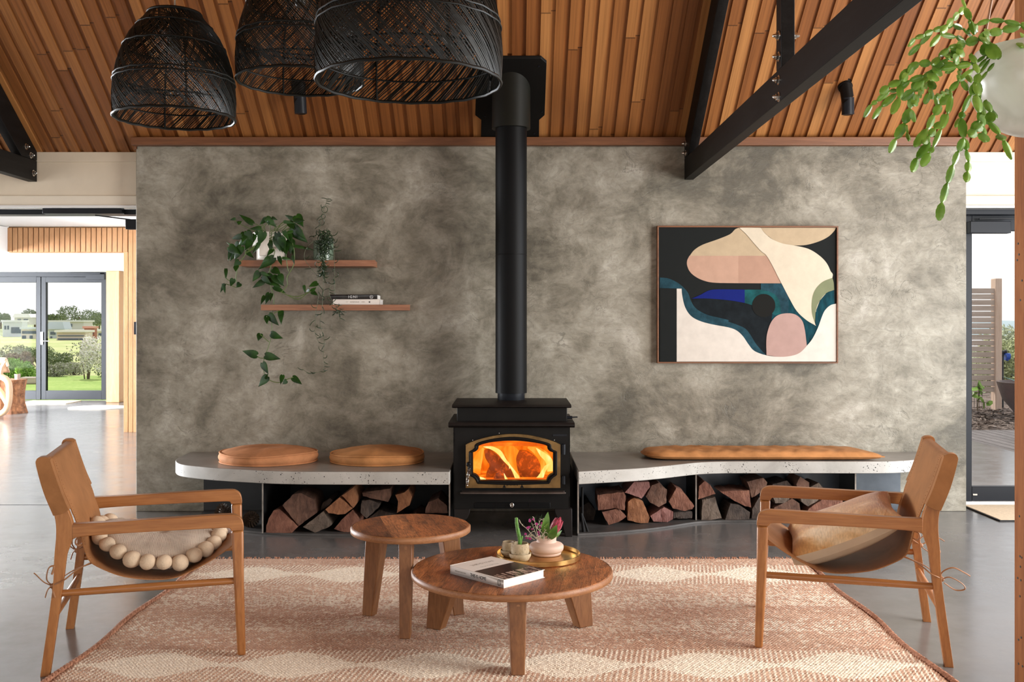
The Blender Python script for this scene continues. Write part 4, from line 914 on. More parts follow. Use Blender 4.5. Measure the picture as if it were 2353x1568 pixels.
# ------------------------------------------------------------------ bench cushions
def round_cushion(cx, cy, rx, ry, h, mat, label, seed, dents, bulge):
    t = thing('bench_cushion', label, 'cushion', (cx, cy, ZS), 0, 'round leather bench cushions'); rr = random.Random(seed)
    ph = [rr.uniform(0, 6.28) for _ in range(4)]
    edge = lambda a: 1+.012*math.sin(3*a+ph[0])+.008*math.sin(5*a+ph[1])
    hh = lambda a: h*(1+.06*math.sin(2*a+ph[2])+.05*math.sin(3*a+ph[3]))
    def dent(x, y):
        z = 0
        for (dx, dy, s, k) in dents: z -= k*math.exp(-((x-dx)**2+(y-dy)**2)/s**2)
        return z
    m = MB(); N = 96
    def f(u, v):
        a = u*2*PI; e = edge(a); H = hh(a)
        if v < .4: q = v/.4; b = .042*math.sin(q*PI)-.018; w = .0035*math.sin(a*64+3*math.sin(a*5))*math.sin(q*PI); return (rx*e*math.cos(a)*(.975+b+w), ry*e*math.sin(a)*(.975+b+w), .006+q*H)
        q = (v-.4)/.6; r = 1-q; x, y = rx*e*math.cos(a)*r*.957, ry*e*math.sin(a)*r*.957
        return (x, y, .006+H*(r)+h*(1-r)+bulge*(1-r**2.4)+dent(x, y)*(1-r**6)+.0035*math.sin(a*9+3*r)*r*(1-r))
    m.grid(f, N, 31, True); obj('cover', m, mat, t, smooth=R(80))
    for z0, nm in ((0., 'seam'), (1., 'seam')):
        m = MB(); m.tube([(rx*edge(a)*.972*math.cos(a), ry*edge(a)*.972*math.sin(a), .006+z0*hh(a)) for a in [2*PI*i/N for i in range(N)]], .0055, 8, closed=True); obj(nm, m, mat, t)
q = P(618, 0, 6.88); round_cushion(q.x, 6.87, .338, .30, .060, 'suede', 'dusty tan round leather cushion, the left one on the left bench', 3, [(.02, .02, .13, .020)], .050)
q = P(869, 0, 6.88); round_cushion(q.x, 6.87, .327, .295, .055, 'caramel', 'caramel round leather cushion creased at the front, nearest the stove on the left bench', 5, [(.0, -.28, .06, .030), (.10, -.10, .07, .012)], .044)
t = thing('long_bench_cushion', 'long caramel leather cushion lying along the right bench', 'cushion', (1.72, 7.06, ZS))
def lf(u, v, top):
    s, q = u*2-1, v*2-1; e = (1-abs(s)**10)*(1-abs(q)**6)
    x = s*.80; sk = .045*q*(1 if s > 0 else .2)
    xx = x-sk*max(0, s)**3; yy = q*.205*(1-.12*max(0, -s)**8)
    if s < 0: xx += .10*(q*q)**1.5*(-s)**6*(1 if q < 0 else .7)
    wr = (.0035*math.sin(xx*34+q*3)*(1-q*q)+.0075*math.sin(xx*46+yy*60)*max(0, 1-abs(xx+.42)/.36)*(1-q*q)+.003*math.sin(xx*61-q*5)*abs(q))*e
    return (xx, yy, .004+.026+(.036*e**.45+wr if top else -.026*e**.3))
m = MB(); m.grid(lambda u, v: lf(u, v, True), 90, 22); m.grid(lambda u, v: lf(u, v, False), 90, 22); obj('cover', m, 'caramel', t, smooth=R(70))
m = MB(); N = 60; per = [lf(i/N, 0, True) for i in range(N)]+[lf(1, i/14, True) for i in range(14)]+[lf(1-i/N, 1, True) for i in range(N)]+[lf(0, 1-i/14, True) for i in range(14)]
m.tube(per, .004, 6, closed=True); obj('seam', m, 'caramel', t)
# ------------------------------------------------------------------ floating shelves and books
def shelf(px0, px1, py0, py1, label):
    d0 = 7.13; a, b = P(px0, py1, d0), P(px1, py0, d0); t = (a.x, b.x)
    o = [(a.x, d0+.03), (a.x+.004, d0+.008), (a.x+.03, d0), (b.x-.05, d0), (b.x-.02, d0+.008), (b.x-.004, d0+.03), (b.x, d0+.06), (b.x, YW-.001), (a.x, YW-.001)]
    m = MB(); m.prism([tuple(q) for q in cr(o, 4, True, 60)], lambda x, y: Vector((x-a.x, y-YW, 0)), lambda x, y: Vector((x-a.x, y-YW, b.z-a.z)))
    s = obj('floating_shelf', m, 'shelfwood', bevel=.003); s.location = (a.x, YW, a.z); tag(s, label, 'shelf', 'floating timber shelves'); return b.z
zs1 = shelf(553, 857, 598, 612, 'upper floating timber shelf carrying two potted trailing plants')
zs2 = shelf(612, 935, 700.5, 713.5, 'lower floating timber shelf with two books lying on it')
def shelfbook(px0, px1, z0, z1, d0, name, label, mat, pages=True):
    a, b = P(px0, 0, d0), P(px1, 0, d0); t = thing('book', label, 'book', ((a.x+b.x)/2, d0+.1, z0), 0, 'books on the lower shelf'); w = (b.x-a.x)/2; h = z1-z0
    m = MB(); m.bb(-w, w, -.1, -.094, 0, h); m.bb(-w, w, -.1, .095, 0, .003); m.bb(-w, w, -.1, .095, h-.003, h); obj('cover', m, mat, t, bevel=.0012)
    m = MB(); m.bb(-w+.003, w-.004, -.0935, .092, .0032, h-.0032); obj('pages', m, 'paper', t); return t, w, h
hB = .0375
tk, w, h = shelfbook(765, 873, zs2, zs2+.0385, 7.14, 'k', 'white book lying under the black one on the lower shelf', 'coverwhite')
fm = lambda x, z: frame_m((x, -.1003, z), (1, 0, 0), (0, 0, 1))
text('title', 'KINFOLK', .0135, 'greyink', tk, fm(-.012, h/2), .0003, spacing=1.25); text('title', 'THE', .0075, 'greyink', tk, fm(-.068, h/2), .0003, spacing=1.2); text('title', 'HOME', .0075, 'greyink', tk, fm(.048, h/2), .0003, spacing=1.2)
m = MB(); m.add([(.085, -.1004, h/2), (.098, -.1004, h/2+.007), (.098, -.1004, h/2-.007)], [(0, 1, 2)]); obj('spine_mark', m, 'ink', tk)
z2 = zs2+.0388
ti, w, h = shelfbook(758, 867, z2, z2+.0345, 7.15, 'i', 'black book with white title lying on top of the white one', 'coverblack')
text('title', 'IGNI', .026, 'whiteink', ti, fm(-.006, h/2), .0003, spacing=1.35)
m = MB(); m.tube([(.128+.011*math.cos(q), -.1004, h/2+.011*math.sin(q)) for q in [2*PI*k/20 for k in range(20)]], .0012, 5, closed=True); m.tube([(.122, -.1004, h/2-.004), (.128, -.1004, h/2+.004), (.134, -.1004, h/2-.004), (.122, -.1004, h/2+.002)], .001, 5); obj('publisher_mark', m, 'whiteink', ti)
# ------------------------------------------------------------------ heart-leaf trailing plant
c5 = lambda x, y, d=7.10: P(460+x/3.2, 430+y/3.2, d)
pt = thing('trailing_heartleaf_plant', 'big trailing plant with heart-shaped leaves in a white pot on the upper shelf', 'potted plant', P(622, 598, 7.22))
pt.location.z = zs1
pc = P(622, 565, 7.22); rp = .128
m = MB(); m.lathe([(0, 0), (.098, 0), (.100, .004), (.100, .082), (.102, .086), (.124, .094), (.128, .102), (.127, .13), (.120, .15), (.122, .175), (.126, .203), (.119, .203), (.112, .16), (.09, .15), (0, .15)], (pc.x, 7.22, zs1), 48)
m.bb(pc.x-.05, pc.x+.02, 7.22-.135, 7.22-.10, zs1+.03, zs1+.20)
wp(obj('pot', m, 'whitepot', bevel=.006), pt)
m = MB(); m.lathe([(0, .185), (.117, .185), (.117, .19), (0, .192)], (pc.x, 7.22, zs1), 32); wp(obj('soil', m, 'logdark'), pt)
def heart(mb, base, tip, wr, dbase, dtip, curl=.15, roll=0.):
    """one heart-shaped leaf from stalk end to tip, folded along the midrib"""
    A, B_ = c5(base[0], base[1], dbase), c5(tip[0], tip[1], dtip); L = (B_-A).length; u = (B_-A)/L
    vw = Vector((0, -1, 0)); n_ = (vw-u*vw.dot(u)).normalized(); s = u.cross(n_)
    if roll: rm = Matrix.Rotation(roll, 3, u); n_ = rm @ n_; s = rm @ s
    W = L*wr; pr = [(-.07, .18), (-.10, .45), (-.02, .82), (.12, 1.), (.32, .97), (.55, .70), (.76, .38), (.90, .15), (1.0, 0)]
    mid_ = [(0, 0), (.0, 0), (.06, 0), (.16, 0), (.35, 0), (.56, 0), (.76, 0), (.9, 0), (1., 0)]
    vs = []
    for (t_, w_), (tm, _) in zip(pr, mid_):
        sag = -curl*L*(max(t_, 0)**2)*.6
        vs.append(A+u*(tm*L)+n_*(sag))
        for sg in (1, -1):
            for q in (.5, 1.): vs.append(A+u*((t_*q+tm*(1-q))*L)+s*(sg*W*.5*w_*q)+n_*(sag+W*.10*q-W*.06*q*q*2))
    fs = []
    for i in range(len(pr)-1):
        a, b = i*5, (i+1)*5
        fs += [(a, a+1, b+1, b), (a+1, a+2, b+2, b+1), (a, b, b+3, a+3), (a+3, b+3, b+4, a+4)]
    mb.add(vs, fs)
c4 = lambda x, y: ((490+x/6.532-460)*3.2, (460+y/6.532-430)*3.2)
LV4 = [((560,600),(470,760),.6),((420,700),(300,900),.6),((640,470),(700,560),.5),((1010,560),(1075,760),.7),((1110,480),(1180,640),.6),((740,1150),(860,1260),.55),((380,640),(300,760),.6),((540,480),(600,560),.6),((1140,330),(1210,440),.6),((590,350),(378,203),.36),((330,278),(245,300),.5),((365,350),(430,310),.9),((715,420),(540,432),.42),((800,275),(690,370),.55),((800,270),(955,405),.55),((880,262),(960,300),.4),((1225,300),(1065,222),.4),((1245,235),(1350,400),.72),((1065,325),(1245,352),.28),((1180,415),(1390,640),.58),((1060,470),(1130,605),.5),((1190,470),(1040,500),.3),
 ((505,470),(590,645),.62),((470,490),(440,640),.6),((420,540),(262,582),.5),((490,600),(365,685),.7),((300,700),(180,622),.18),((250,765),(220,925),.3),((240,700),(395,815),.55),((340,760),(240,915),.55),((390,915),(305,995),.9),((345,985),(330,1065),.7),
 ((750,480),(675,690),.60),((690,650),(585,815),.3),((845,605),(870,790),.45),((890,740),(795,840),.5),((960,500),(1030,800),.40),((1070,650),(1090,820),.75),((1160,600),(1150,800),.7),((930,560),(1000,780),.5),((500,770),(605,885),.5),
 ((1225,690),(1530,742),.17),((1195,710),(1190,835),.35),((1190,840),(1212,970),.36),((1040,870),(1185,885),.36),((985,850),(1020,990),.5),((905,865),(668,1048),.44),((830,860),(720,945),.5),
 ((690,1080),(588,1225),.62),((760,1215),(578,1315),.45),((725,1090),(860,1145),.4),((895,1035),(1005,1105),.7),((810,1130),(960,1290),.6),((900,1150),(1065,1285),.5),((1000,1120),(1040,1270),.62),((800,1200),(1010,1290),.4),((910,1300),(1088,1402),.46),
 ((1560,1242),(1430,1300),.6),((1470,1370),(1548,1305),.6),((1480,1375),(1562,1425),.5),((1360,1285),(1378,1405),.4),((1440,1345),(1385,1375),.6),((770,1440),(708,1562),.45),((840,1400),(775,1562),.62),((875,1410),(850,1520),.4),
 ((190,1035),(190,1190),.34),((300,1185),(255,1300),.72),((400,1250),(340,1320),.8),((170,1262),(98,1395),.35),((150,1265),(172,1412),.42),((1230,310),(1370,300),.5),((830,320),(820,390),.6),((620,520),(560,690),.4),((1250,430),(1380,600),.5)]
LV5 = [((490,945),(488,1008),.62),((505,940),(572,1020),.55),((592,908),(592,1012),.42),((442,1080),(425,1132),.8),((520,1080),(602,1117),.62),((415,1236),(303,1208),.55),((480,1240),(592,1266),.55),((458,1295),(497,1378),.6),((492,1395),(424,1470),.62),((605,1385),(590,1450),.5),((635,1425),(602,1450),.9),((680,1400),(748,1452),.52),((480,1410),(500,1370),.3)]
rr = random.Random(4); leaf_mb = MB()
for (b, e, w) in LV4:
    d = 7.055+rr.uniform(-.05, .04); d2_ = d-rr.uniform(-.03, .05)
    lm = MB(); heart(lm, c4(*b), c4(*e), w, d, d2_, rr.uniform(.05, .3), rr.uniform(-.35, .35)); leaf_mb.add(lm.v, lm.f)
for (b, e, w) in LV5:
    d = 7.16+rr.uniform(-.03, .03); heart(leaf_mb, b, e, w, d, d-rr.uniform(-.02, .04), rr.uniform(.05, .3), rr.uniform(-.3, .3))
wp(obj('leaves', leaf_mb, 'pothos', smooth=R(60)), pt)
sm = MB()
def st5(pts, d, r=.0028): sm.tube([Vector(c5(p.x, p.y, d if not callable(d) else d(p.y))) for p in cr([(x, y, 0) for x, y in pts], 5, False, 179)], r, 6)
st5([(525,330),(520,420),(548,470),(535,520),(515,600),(505,640),(520,740),(540,800),(540,860),(525,960),(525,1080),(500,1180),(470,1260),(465,1330),(480,1395),(530,1430),(590,1437),(640,1415),(685,1400)], lambda y: 7.09 if y < 500 else 7.10+.08*min(1, (y-500)/400))
st5([(420,330),(350,300),(280,265),(240,235)], 7.16); st5([(420,330),(370,420),(330,500),(290,560),(262,660),(270,735),(230,725),(185,712)], 7.10); st5([(265,690),(215,690),(180,660)], 7.1)
st5([(600,330),(680,420),(690,560),(640,660),(640,720),(600,770)], 7.07); st5([(590,770),(640,795),(720,825),(790,780),(850,740)], 7.08); st5([(640,795),(720,805),(830,760)], 7.08)
st5([(630,500),(640,580),(650,620)], 7.06); st5([(540,930),(570,915),(592,908)], 7.14); st5([(505,1140),(460,1100),(440,1085)], 7.17); st5([(470,1260),(440,1258),(412,1240)], 7.17); st5([(500,1010),(490,990),(490,950)], 7.17)
for (a, b) in (((470,325),(385,265)),((520,325),(500,240)),((560,325),(620,250)),((600,325),(720,230)),((600,335),(690,300)),((545,325),(560,270)),((480,325),(455,280)),((700,290),(755,325))): st5([a, ((a[0]+b[0])/2, (a[1]+b[1])/2-12), b], 7.16)
for (b, e, w) in LV4[13:23]:
    x, y = c4(*b); st5([(x, y), ((x+330)/2, (y+470)/2), (330, 490)], 7.09, .002)
wp(obj('stems', sm, 'stem'), pt)
# ------------------------------------------------------------------ curly hoya in a green pot
hp = thing('curly_trailing_plant', 'wiry plant with curled narrow leaves in a green glazed pot on the upper shelf', 'potted plant', P(743, 598, 7.22)); hp.location.z = zs1
gx = P(743, 0, 7.22).x
m = MB(); m.lathe([(0, 0), (.068, 0), (.0715, .004), (.0725, .145), (.068, .145), (.066, .125), (0, .12)], (gx, 7.22, zs1), 40); wp(obj('pot', m, 'greenglass'), hp)
hl = MB(); hs = MB(); rr = random.Random(11)
def arc(p, ang, L, k, d, r=.0026):
    pts = []; x, y = p; a = ang
    for i in range(9): pts.append(c5(x, y, d-.012*math.sin(i/8*PI))); a += k/8; x += math.cos(a)*L/8; y += math.sin(a)*L/8
    hl.tube(pts, [r*.5]+[r]*6+[r*.7, r*.2], 5)
def hst(pts, d, leaves, seed):
    f = d if callable(d) else (lambda y: d)
    c_ = cr([(x, y, 0) for x, y in pts], 6, False, 179); hs.tube([c5(p.x, p.y, f(p.y)) for p in c_], .0016, 5)
    for i in range(leaves):
        p = c_[int((i+.5)/leaves*len(c_)) % len(c_)]; sg = rr.choice((-1, 1)); arc((p.x, p.y), PI/2+sg*rr.uniform(.4, 1.6), rr.uniform(34, 62), sg*rr.uniform(-1, 3.6), f(p.y))
fd = lambda y: 7.07 if y < 900 else 7.07+.1*min(1, (y-900)/200)
hst([(875,390),(875,320),(890,240),(905,180),(925,120),(933,85)], 7.17, 5, 1)
for (x, y, r_) in ((915,165,22),(905,215,15),(893,258,20)):
    hl.tube([c5(x+r_*math.cos(q), y+r_*math.sin(q)*1.1, 7.17+.01*math.sin(q)) for q in [2*PI*k/20 for k in range(20)]], .0022, 5, closed=True)
arc((933,90), -2.6, 46, -.6, 7.17); arc((933,90), -.4, 36, .9, 7.17); arc((925,120), -.2, 30, .8, 7.17)
hst([(895,430),(905,560),(905,640),(905,760),(895,900),(880,1000),(900,1080),(912,1150),(905,1240),(912,1320),(885,1357),(800,1368),(752,1340)], fd, 26, 2)
hst([(870,430),(865,560),(868,700),(870,800),(862,860),(845,950),(850,1040)], fd, 12, 3); hst([(980,420),(985,520),(990,640),(990,780)], 7.07, 8, 4)
hst([(985,660),(950,760),(965,830),(985,860),(1008,900),(1030,975)], fd, 14, 5); hst([(830,400),(780,450),(765,520),(800,580),(850,640)], 7.08, 3, 6); hst([(840,1050),(850,1090),(875,1150)], 7.16, 4, 7)
for i in range(120):
    x = 915+rr.gauss(0, 26); y = 400+rr.gauss(0, 34); arc((x, y), rr.uniform(-2.6, 2.2), rr.uniform(45, 95), rr.uniform(-3.2, 3.2), 7.10+rr.uniform(-.03, .05), .0028)
for i in range(70):
    y = rr.uniform(430, 640); arc((903+rr.gauss(0, 10), y), PI/2+rr.uniform(-.7, .7), rr.uniform(40, 70), rr.uniform(-3., 3.), 7.08+rr.uniform(-.02, .02), .0028)
for i in range(16): arc((1015+rr.gauss(0, 14), 915+rr.gauss(0, 9)), rr.uniform(-.6, 3.4), rr.uniform(28, 48), rr.uniform(-1.5, 1.5), 7.10)
wp(obj('leaves', hl, 'hoya'), hp); wp(obj('stems', hs, 'hoyastem'), hp)
# ------------------------------------------------------------------ abstract painting
pa = thing('framed_painting', 'framed abstract painting of black, cream, pink and teal shapes', 'painting', (P(1718, 0, 7.31).x, YW, P(0, 676, 7.31).z))
ac = lambda x, y, d: P(1460+x/4.127, 480+y/4.127, d)
m = MB(); o_ = [(208, 160), (1925, 163), (1923, 1467), (208, 1466)]; i_ = [(222, 175), (1911, 177), (1910, 1455), (222, 1453)]
f2 = lambda d: (lambda a, b: ac(a, b, d))
oo = [(ac(*p, 7.305).x, ac(*p, 7.305).z) for p in o_]; ii = [(ac(*p, 7.305).x, ac(*p, 7.305).z) for p in i_]
m.ring(oo, ii, lambda a, b: Vector((a, 7.302, b)), lambda a, b: Vector((a, YW-.001, b))); wp(obj('frame', m, 'trimwood', bevel=.001), pa)
def paint(name, c, var=.12, sc_=(6, 6, 6)):
    k = M('paint_'+name, .8); k.set(Specular_IOR_Level=.15); f = k.noise(k.map(k.co(), sc_), 3., 5, .6); lo = tuple(x*(1-var) for x in c[:3])+(1,); hi = tuple(x*(1+var) for x in c[:3])+(1,)
    k.base(k.ramp(f, [(.3, lo), (.7, hi)])); k.bump(k.noise(k.map(k.co(), (400, 400, 400)), 1., 2), .1, .0006); return k.m
cols = dict(dark=(.010, .0115, .011), tan=(.45, .345, .225), pink=(.46, .285, .205), pink2=(.41, .245, .175), cream=(.60, .52, .40), white=(.62, .565, .50), teal=(.004, .040, .053), slate=(.014, .048, .066), teal2=(.007, .064, .068), blue=(.005, .012, .135), deep=(.006, .009, .011), circle=(.009, .009, .0075), mauve=(.40, .26, .225), green=(.19, .205, .115))
ck = list(cols); pm = [paint(k, cols[k]+(1,), .45 if k in ('teal', 'slate', 'deep', 'teal2') else .06, (14, 5, 4) if k == 'teal' else (5, 5, 5)) for k in ck]
band = [(960,1155),(880,1125),(720,1095),(600,1060),(520,1010),(470,930),(445,830)]
shapes = [('dark', [(222,175),(1911,177),(1910,1455),(222,1453)], 0),
 ('tan', [(980,180),(900,240),(780,290),(640,340),(560,390),(515,447),(1400,447),(1200,180)], 1), ('pink', [(980,446),(513,446),(492,490),(492,540),(520,600),(580,650),(660,685),(760,702),(980,706)], 1), ('pink2', [(980,446),(1330,446),(1460,708),(980,706)], 0),
 ('tan', [(1188,180),(1240,240),(1320,300),(1420,335),(1510,347),(1620,343),(1740,310),(1830,265),(1885,212),(1903,180)], 1),
 ('deep', [(540,852),(700,852),(900,870),(1037,893),(1110,915),(1300,1000),(1640,1100),(1560,1360),(1240,1388),(960,1330),(700,1080),(560,960)], 0),
 ('teal', [(1240,1388),(1300,1000),(1450,830),(1880,760),(1887,900),(1840,960),(1780,1060),(1730,1150),(1640,1330)], 0),
 ('teal2', [(1037,767),(1190,767),(1300,790),(1370,860),(1420,990),(1330,1010),(1110,915),(1037,893)], 0),
 ('slate', [(1190,708),(1390,708),(1450,830),(1450,992),(1380,992),(1372,900),(1340,830),(1270,785),(1190,767)], 1),
 ('slate', [(232,652),(310,660),(390,695),(450,740),(500,800),(530,880),(580,950),(680,1005),(800,1035),(883,1056),(883,1072),(950,1095),(1040,1135),(1090,1195),(1150,1290),(1240,1390),(1180,1400),(1060,1330),(960,1220),(720,1130),(520,1040),(430,930),(430,757),(232,752)], 1),
 ('blue', [(535,852),(620,815),(700,774),(800,764),(1037,767),(1037,893),(900,870),(700,852)], 1), ('circle', [(1217+110*math.cos(a*PI/16), 918+110*math.sin(a*PI/16)) for a in range(32)], 0),
 ('cream', [(985,180),(1050,240),(1110,310),(1190,400),(1240,440),(1300,540),(1350,640),(1400,735),(1460,850),(1530,970),(1620,1055),(1712,1110),(1690,1020),(1760,900),(1868,655),(1850,590),(1810,510),(1740,440),(1640,380),(1510,349),(1400,330),(1300,290),(1230,235),(1188,180)], 1),
 ('green', [(1868,655),(1780,690),(1720,745),(1685,810),(1670,900),(1675,1000),(1703,1085),(1712,960),(1750,870),(1810,800),(1885,770),(1880,700)], 1), ('teal', [(1885,770),(1810,800),(1750,870),(1715,960),(1705,1100),(1740,1110),(1780,1010),(1840,930),(1887,900)], 0),
 ('white', [(392,758),(438,758),(445,830),(470,930),(520,1010),(600,1060),(720,1095),(880,1125),(960,1155),(1020,1210),(1075,1290),(1130,1350),(1240,1390),(1370,1405),(1480,1395),(1560,1365),(1625,1300),(1680,1230),(1730,1130),(1770,1020),(1800,960),(1850,915),(1905,900),(1905,1450),(392,1450)], 1),
 ('mauve', [(1243,1388),(1241,1250),(1255,1160),(1290,1070),(1350,1010),(1440,991),(1520,1005),(1580,1060),(1605,1140),(1620,1250),(1625,1300),(1560,1365),(1480,1395),(1370,1405)], 1),
 ('dark', [(232,756),(391,756),(391,1450),(232,1450)], 0)]
m = MB()
for i, (k, pts, smo) in enumerate(shapes):
    m.k = ck.index(k); p2 = [tuple(q) for q in (cr(pts, 4, True, 48) if smo else [Vector(p) for p in pts])]; d = 7.314-.0003*i
    if i == 0: m.prism(p2, lambda a, b: Vector((ac(a, b, 7.314).x, 7.314, ac(a, b, 7.314).z)), lambda a, b: Vector((ac(a, b, 7.314).x, 7.34, ac(a, b, 7.314).z)))
    else:
        q3 = [Vector((ac(a, b, 7.312).x, d, ac(a, b, 7.312).z)) for a, b in p2]; tri = tessellate_polygon([[Vector((v.x, v.z, 0)) for v in q3]]); m.add(q3, [tuple(t_) for t_ in tri])
wp(obj('canvas', m, pm, smooth=0), pa)
# ------------------------------------------------------------------ leather sling armchairs
SLP = [(-.012,.858),(.018,.850),(.032,.81),(.058,.728),(.088,.652),(.106,.60),(.124,.546),(.138,.486),(.160,.432),(.216,.394),(.29,.362),(.39,.343),(.478,.343),(.541,.364),(.625,.405),(.70,.452),(.722,.468),(.737,.456),(.724,.441)]
SLC = [ (p.x, p.y) for p in cr([(a, b, 0) for a, b in SLP], 5, False, 179)]
def side(m, pts, v0, v1): return m.prism([tuple(q)[:2] for q in pts], lambda a, b: Vector((a, v0, b)), lambda a, b: Vector((a, v1, b)))
def armchair(loc, rz, label, near):
    t = thing('sling_armchair', label, 'armchair', loc, rz, 'tan leather sling armchairs'); HW = .315; fz = .0125
    for s in (-1, 1):
        v0, v1 = s*HW-.020, s*HW+.020
        post = [(-.017,.0),(.027,.337),(.034,.467),(.041,.563),(.034,.635),(.0,.728),(-.026,.832),(-.024,.850),(.006,.856),(.017,.846),(.055,.725),(.084,.652),(.101,.596),(.101,.545),(.088,.50),(.077,.464),(.062,.335),(.017,.0)]
        m = MB(); side(m, cr(post, 4, True, 50), v0, v1); obj('rear_leg', m, 'chairwoodz', t, bevel=.011, seg=3)
        arm = [(.0995,.596),(.20,.596),(.352,.598),(.605,.602),(.700,.602),(.730,.597),(.750,.580),(.757,.556),(.7575,.534),(.708,.534),(.704,.542),(.690,.548),(.605,.549),(.352,.549),(.20,.547),(.125,.543),(.0995,.535)]
        m = MB(); side(m, cr(arm, 3, True, 50), v0-.001, v1+.001); obj('armrest', m, 'chairwood', t, bevel=.012, seg=3)
        leg = [(.7085,.5335),(.757,.5335),(.7585,.32),(.766,fz),(.733,fz),(.717,.32)]
        m = MB(); side(m, leg, v0, v1); obj('front_leg', m, 'chairwoodz', t, bevel=.010, seg=3)
        m = MB(); m.tube([(.055,s*HW,.320),(.40,s*HW,.3215),(.725,s*HW,.323)], [.0135,.016,.0135], 14); obj('side_stretcher', m, 'chairwood', t)
        # leather sleeve over the top of the post
        sl_ = [(.0315,.634),(-.004,.728),(-.0305,.832),(-.030,.856),(-.020,.866),(.006,.866),(.020,.856),(.0225,.846),(.060,.726),(.0885,.654),(.062,.640)]
        m = MB(); side(m, cr(sl_, 4, True, 45), s*HW-.0255, s*HW+.0255); obj('back_sleeve', m, 'tan', t, bevel=.008, seg=3)
        # leather cords tying the seat back to the rear leg
        e = s*.276; L1 = Vector((.165, e, .428)); K_ = Vector((.026, s*HW+s*.003, .352))
        cords = [[L1, Vector((.115, s*.306, .408)), Vector((.072, s*(HW+.0235), .378)), Vector((.045, s*(HW+.0235), .366)), K_+Vector((-.004, 0, 0))],
                 [L1+Vector((.006, -s*.02, -.006)), Vector((.10, s*.285, .402)), Vector((.05, s*.290, .372)), K_],
                 ]
        m = MB(); m.tube(cr([Vector((.128, e, .535)), Vector((.110, s*.285, .528)), Vector((.106, s*.29, .512)), Vector((.116, s*.287, .500)), Vector((.130, e, .505))], 5, False, 179), .0035, 6); obj('tie_loop', m, 'cord', t)
        bow = [[K_, K_+Vector((-.02, s*.01, .03)), K_+Vector((-.012, s*.016, .075)), K_+Vector((.008, s*.02, .082)), K_+Vector((.0, s*.02, .05))],
               [K_, K_+Vector((-.03, s*.01, .02)), K_+Vector((-.058, s*.014, .052)), K_+Vector((-.066, s*.012, .058))],
               [K_, K_+Vector((.006, s*.02, -.02)), K_+Vector((.012, s*.02, -.042))], [K_, K_+Vector((-.016, s*.01, -.01)), K_+Vector((-.026, s*.008, -.042))]]
        if near == 'right': bow = [[K_, K_+Vector((-.03, s*.01, .012)), K_+Vector((-.075, s*.012, -.010)), K_+Vector((-.085, s*.012, -.032)), K_+Vector((-.05, s*.01, -.038)), K_+Vector((-.008, s*.01, -.012))],
               [K_, K_+Vector((.0, s*.01, .03)), K_+Vector((-.04, s*.012, .052)), K_+Vector((-.085, s*.012, .034)), K_+Vector((-.105, s*.012, .022))]]
        m = MB()
        for c_ in cords+bow: m.tube(cr(c_, 5, False, 179), .0042, 6, flat=.55)
        m.ball(K_, .011, 10, 8, (1, .8, 1)); obj('tie_cord', m, 'cord', t)
    m = MB(); m.tube([(.040,-HW,.240),(.040,0,.240),(.040,HW,.240)], [.011,.016,.011], 14); obj('rear_stretcher', m, 'chairwoody', t)
    m = MB(); m.tube([(.722,-HW,.455),(.722,HW,.455)], .012, 14); obj('front_rail', m, 'chairwoody', t)
    m = MB(); m.tube([(-.008,-HW,.842),(-.008,HW,.842)], .014, 14); obj('top_rail', m, 'chairwoody', t)
    m = MB(); n_ = len(SLC); NV = 15
    nr = []
    for i in range(n_):
        a, b = SLC[max(0, i-1)], SLC[min(n_-1, i+1)]; dx, dz = b[0]-a[0], b[1]-a[1]; l = math.hypot(dx, dz); nr.append((-dz/l, dx/l))
    def sf(i, j, o_):
        x, z = SLC[i]; v = (j/(NV-1)*2-1); w = .291 if z > .62 and x < .1 else (.284 if x < .3 else .282)
        sag = -.006*(1-v*v) if .2 < x < .65 else 0
        rip = .004*math.sin(v*7+1)*max(0, (x-.58)/.14) if x > .58 else 0
        return (x+nr[i][0]*o_, v*w, z+nr[i][1]*o_+sag+rip)
    vs = []; 
    for o_ in (.002, -.002):
        for i in range(n_): vs += [sf(i, j, o_) for j in range(NV)]
    H_ = n_*NV; fs = []
    for i in range(n_-1):
        for j in range(NV-1):
            q = (i*NV+j, i*NV+j+1, (i+1)*NV+j+1, (i+1)*NV+j); fs.append(q); fs.append(tuple(k+H_ for k in q[::-1]))
        for j in (0, NV-1): fs.append((i*NV+j, (i+1)*NV+j, (i+1)*NV+j+H_, i*NV+j+H_))
    for i in (0, n_-1): fs += [(i*NV+j, i*NV+j+1, i*NV+j+1+H_, i*NV+j+H_) for j in range(NV-1)]
    m.add(vs, fs); obj('leather_sling', m, 'tan', t, smooth=R(60))
    m = MB()
    for j in (0.035, 1-.035):   # edge stitching
        for i in range(6, n_-6, 1):
            x, z = SLC[i]; v = (j*2-1)*.284; m.tube([(x+nr[i][0]*.0025-.003, v, z+nr[i][1]*.0025), (x+nr[i][0]*.0025+.003, v, z+nr[i][1]*.0025)], .0007, 4)
    obj('stitching', m, 'cord', t)
    return t
aL, aR = R(15.8), R(164.8)
CL = armchair((-1.9335, 4.2475, 0), aL, 'tan leather sling armchair on the left, with a pompom cushion on its seat', 'left')
CR_ = armchair((1.858, 4.3535, 0), aR, 'tan leather sling armchair on the right, with a hide cushion on its seat', 'right')
def on_chair(c, a, p):
    return Vector(c.location)+Matrix.Rotation(a, 3, 'Z') @ Vector(p)
